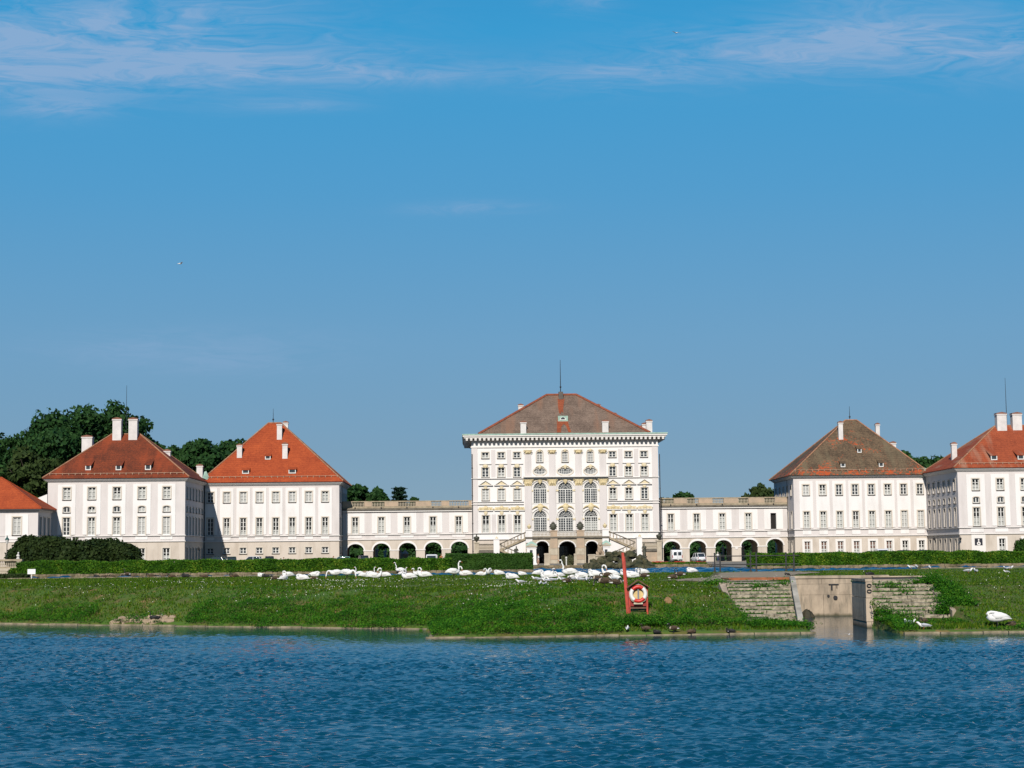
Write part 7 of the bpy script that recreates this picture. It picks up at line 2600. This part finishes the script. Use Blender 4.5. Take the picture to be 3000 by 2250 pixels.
bird('swan', 2026, 1678, 'sleep', 175, 1.05, 'white swan floating alone on the pond below the white car', 'white swans on the water', z=1.80)
bird('swan', 2922, 1841, 'sleep', 172, 1.02, 'large white swan standing by the canal kerb at the right edge', 'white swans resting on the bank', stand=True)

GG = 'geese on the bank'
for px, py, pose, hd, s_, st, lab in (
    (805, 1699, 'curl', 170, .7, 0, 'black-necked goose curled up left of the small round swan'),
    (919, 1698, 'look', 180, .65, 0, 'brown goose lying below the flat sleeping swan'),
    (1662, 1708, 'curl', 30, .75, 0, 'dark curled goose in front of the standing S-necked swan'),
    (1750, 1709, 'feed', 190, .78, 1, 'brown goose grazing head down, upper left of the geese by the pole'),
    (1778, 1698, 'feed', 175, .78, 1, 'brown goose behind the others in front of the big preening swan'),
    (1772, 1722, 'feed', 178, .9, 1, 'large brown goose grazing to the left, front one of the geese by the pole'),
    (1806, 1724, 'curl', 10, .8, 1, 'dark goose with white rump nearest the red pole'),
    (1887, 1700, 'up', 172, .75, 1, 'goose with raised black neck right of the lifebuoy roof'),
    (1992, 1696, 'preen', 178, .78, 1, 'standing black goose preening on the grass before the sandy path'),
    (1972, 1697, 'sleep', 10, .8, 0, 'black goose lying beside the preening goose before the sandy path'),
    (373, 1691, 'up', 175, .85, 1, 'upright dark goose among the birds on the left pond kerb')):
    bird('goose', px, py, pose, hd, s_ * .88, lab, GG, stand=bool(st))

DG = 'dark ducks along the left pond kerb'
for i, (px, lab) in enumerate(((283, 'leftmost dark duck on the pond kerb above the bare brown patches'), (306, 'second dark duck from the left on the pond kerb'), (328, 'dark duck on the pond kerb left of the upright goose'), (363, 'dark duck lying at the left side of the upright goose'),
                               (391, 'dark duck lying at the right side of the upright goose'), (440, 'larger dark duck in the middle of the pond kerb row'), (459, 'dark duck right of the larger one on the pond kerb'), (481, 'dark duck below the first pavilion corner on the kerb'),
                               (502, 'dark duck just left of the pavilion corner line on the pond kerb'), (543, 'dark duck at the right part of the pond kerb row'), (600, 'lone dark duck on the kerb between the row and the swans'),
                               (684, 'lone dark duck left of the first resting swan'), (777, 'dark duck right behind the first resting swan'))):
    bird('duck' if i % 3 else 'coot', px, 1692, ('sleep', 'look', 'curl')[i % 3], (170, 15, 200)[i % 3], .62 + .1 * (i % 2), lab, DG, cat='duck')
KG = 'ducks by the canal edge'
bird('coot', 449, 1822, 'up', 170, .5, 'black coot standing on the bare stones at the left waterline', KG, cat='coot', stand=True)
bird('coot', 457, 1822, 'look', 10, .5, 'second black coot on the bare stones, right of the other', KG, cat='coot', stand=True)
bird('duck', 1892, 1853, 'look', 180, .42, 'brown duck on the soil below the lifebuoy stand', KG, stand=True)
bird('coot', 1924, 1856, 'sleep', 180, .36, 'small black coot right of the brown duck at the kerb', KG)
bird('goose', 1974, 1855, 'look', 175, .48, 'black and white bird standing at the kerb right of the lifebuoy', KG, cat='duck', stand=True)
bird('duck', 2027, 1855, 'curl', 15, .42, 'brown duck at the kerb below the pale flowering weed', KG)
bird('coot', 2140, 1854, 'curl', 160, .42, 'black bird with white front at the kerb before the left steps', KG)
bird('duck', 2963, 1836, 'sleep', 0, .5, 'small brown duck behind the tail of the large standing swan', KG)
bird('duck', 2704, 1826, 'curl', 200, .55, 'rusty brown duck on the grass below the right steps', KG)
bird('coot', 2547, 1694, 'look', 190, .55, 'black crow-like bird standing on the pier end of the lock wall', KG, stand=True)
bird('coot', 2306, 1686, 'curl', 190, .4, 'small dark bird sitting on the path next to the rusty plate', KG)

# gulls: small white birds with grey wings
def gull_mesh(fly=False):
    b = MB()
    P = [((-.20, 0, .10), (.012, .008)), ((-.12, 0, .115), (.035, .025)), ((-.02, 0, .12), (.058, .052)), ((.08, 0, .13), (.055, .055)), ((.13, 0, .165), (.036, .038)), ((.16, 0, .205), (.032, .034)), ((.195, 0, .215), (.026, .026)), ((.215, 0, .212), (.010, .010))]
    b.tube([p for p, r in P], [r for p, r in P], 8, 0, ref=(0, 0, 1))
    b.tube([(.21, 0, .212), (.25, 0, .205)], [.009, .003], 5, 2)
    for s_ in (-1, 1):
        if fly:
            b.tube([(.05, s_ * .04, .14), (.09, s_ * .22, .20), (.02, s_ * .38, .19), (-.08, s_ * .52, .16)], [(.06, .012), (.055, .01), (.04, .008), (.008, .004)], 6, 1)
        else:
            b.tube([(.08, s_ * .045, .15), (.0, s_ * .058, .15), (-.12, s_ * .035, .14), (-.24, s_ * .012, .12)], [(.012, .03), (.02, .048), (.016, .032), (.004, .005)], 6, 1)
            b.tube([(.0, s_ * .02, .08), (.01, s_ * .022, .0)], .006, 4, 2)
    return b.mesh('gull', [M_SWAN, M_GULLG, M_BEAK], True)


GM, GF = gull_mesh(), gull_mesh(True)


def gull(px, py, hd, s_, lab, grp='gulls on the grass', mesh=None, loc=None):
    q = loc if loc is not None else drop(px, py)
    o = link('gull', mesh or GM, loc=q, rot=(0, 0, radians(hd)))
    o.scale = (s_,) * 3
    return tag(o, lab, 'gull', grp)


for px, py, hd, s_, lab in (
    (1570, 1702, 170, 1.3, 'white gull at the left end of the gull row, below the left swan group'), (1588, 1705, 10, 1.4, 'white gull right of the first one in the gull row'), (1600, 1708, 165, 1.3, 'gull standing in front of its row, left of a dark bird'),
    (1615, 1707, 175, 1.5, 'white gull with body stretched low in the gull row'), (1628, 1704, 20, 1.1, 'small gull at the right end of the left gull row'), (1525, 1713, 185, 1.4, 'lone gull on the grass left of the gull row'),
    (1583, 1717, 80, 1.2, 'gull facing away in front of the gull row'), (1596, 1716, 60, .9, 'tiny pale gull beside the gull that faces away'), (1648, 1704, 175, 1.3, 'white gull left of the dark curled goose'),
    (1682, 1703, 5, 1.3, 'white gull just right of the dark curled goose'), (1697, 1704, 178, 1.4, 'white gull in the row under the low sleeping swan, left one'), (1709, 1705, 10, 1.3, 'white gull in the row under the low sleeping swan, right one'),
    (1718, 1706, 90, 1.4, 'gull turning its back left of the grazing geese'), (1728, 1702, 175, 1.2, 'small gull close to the head of the grazing goose'), (1772, 1706, 95, 1.2, 'gull between the two upper brown geese'),
    (1797, 1703, 165, 1.4, 'gull under the big preening swan'), (1820, 1710, 175, 1.2, 'gull directly left of the red pole'), (1838, 1852, 80, 1.2, 'white gull at the kerb below the rescue pole'),
    (2670, 1668, 180, 1.6, 'white gull lying flat above the right steps, left of three'), (2686, 1667, 90, 1.6, 'gull standing upright above the right steps, middle of three'), (2724, 1670, 85, 1.6, 'gull standing upright above the right steps, right of three'),
    (2837, 1680, 5, 1.6, 'gull walking on the grass right of the right steps, left one of two'), (2859, 1681, 95, 1.6, 'gull standing on the grass right of the right steps, right one of two'),
    (2946, 1672, 100, 1.5, 'gull at the right edge near the pale pond kerb, left of three'), (2958, 1671, 10, 1.5, 'gull at the right edge near the pale pond kerb, right of three'), (2949, 1680, 170, 1.0, 'gull at the right edge in front of the other two'),
    (2657, 1835, 95, 1.4, 'gull standing on the shore below the right steps'), (2668, 1834, 20, 1.3, 'gull tucked next to the standing one on the shore below the right steps'), (2707, 1845, 170, 1.5, 'gull lying at the canal kerb right of the pair below the right steps')):
    gull(px, py, hd, s_, lab)
gull(0, 0, 60, .38, 'gull flying low over the lock channel', 'flying gulls', GF, at(2488, 1862, 72.5))
gull(0, 0, 30, 2.0, 'tiny white gull flying high over the left pavilions', 'flying gulls', GF, at(527, 777, 260))
gull(0, 0, 120, 2.0, 'tiny white gull flying high near the top of the sky, right of centre', 'flying gulls', GF, at(1982, 100, 300))
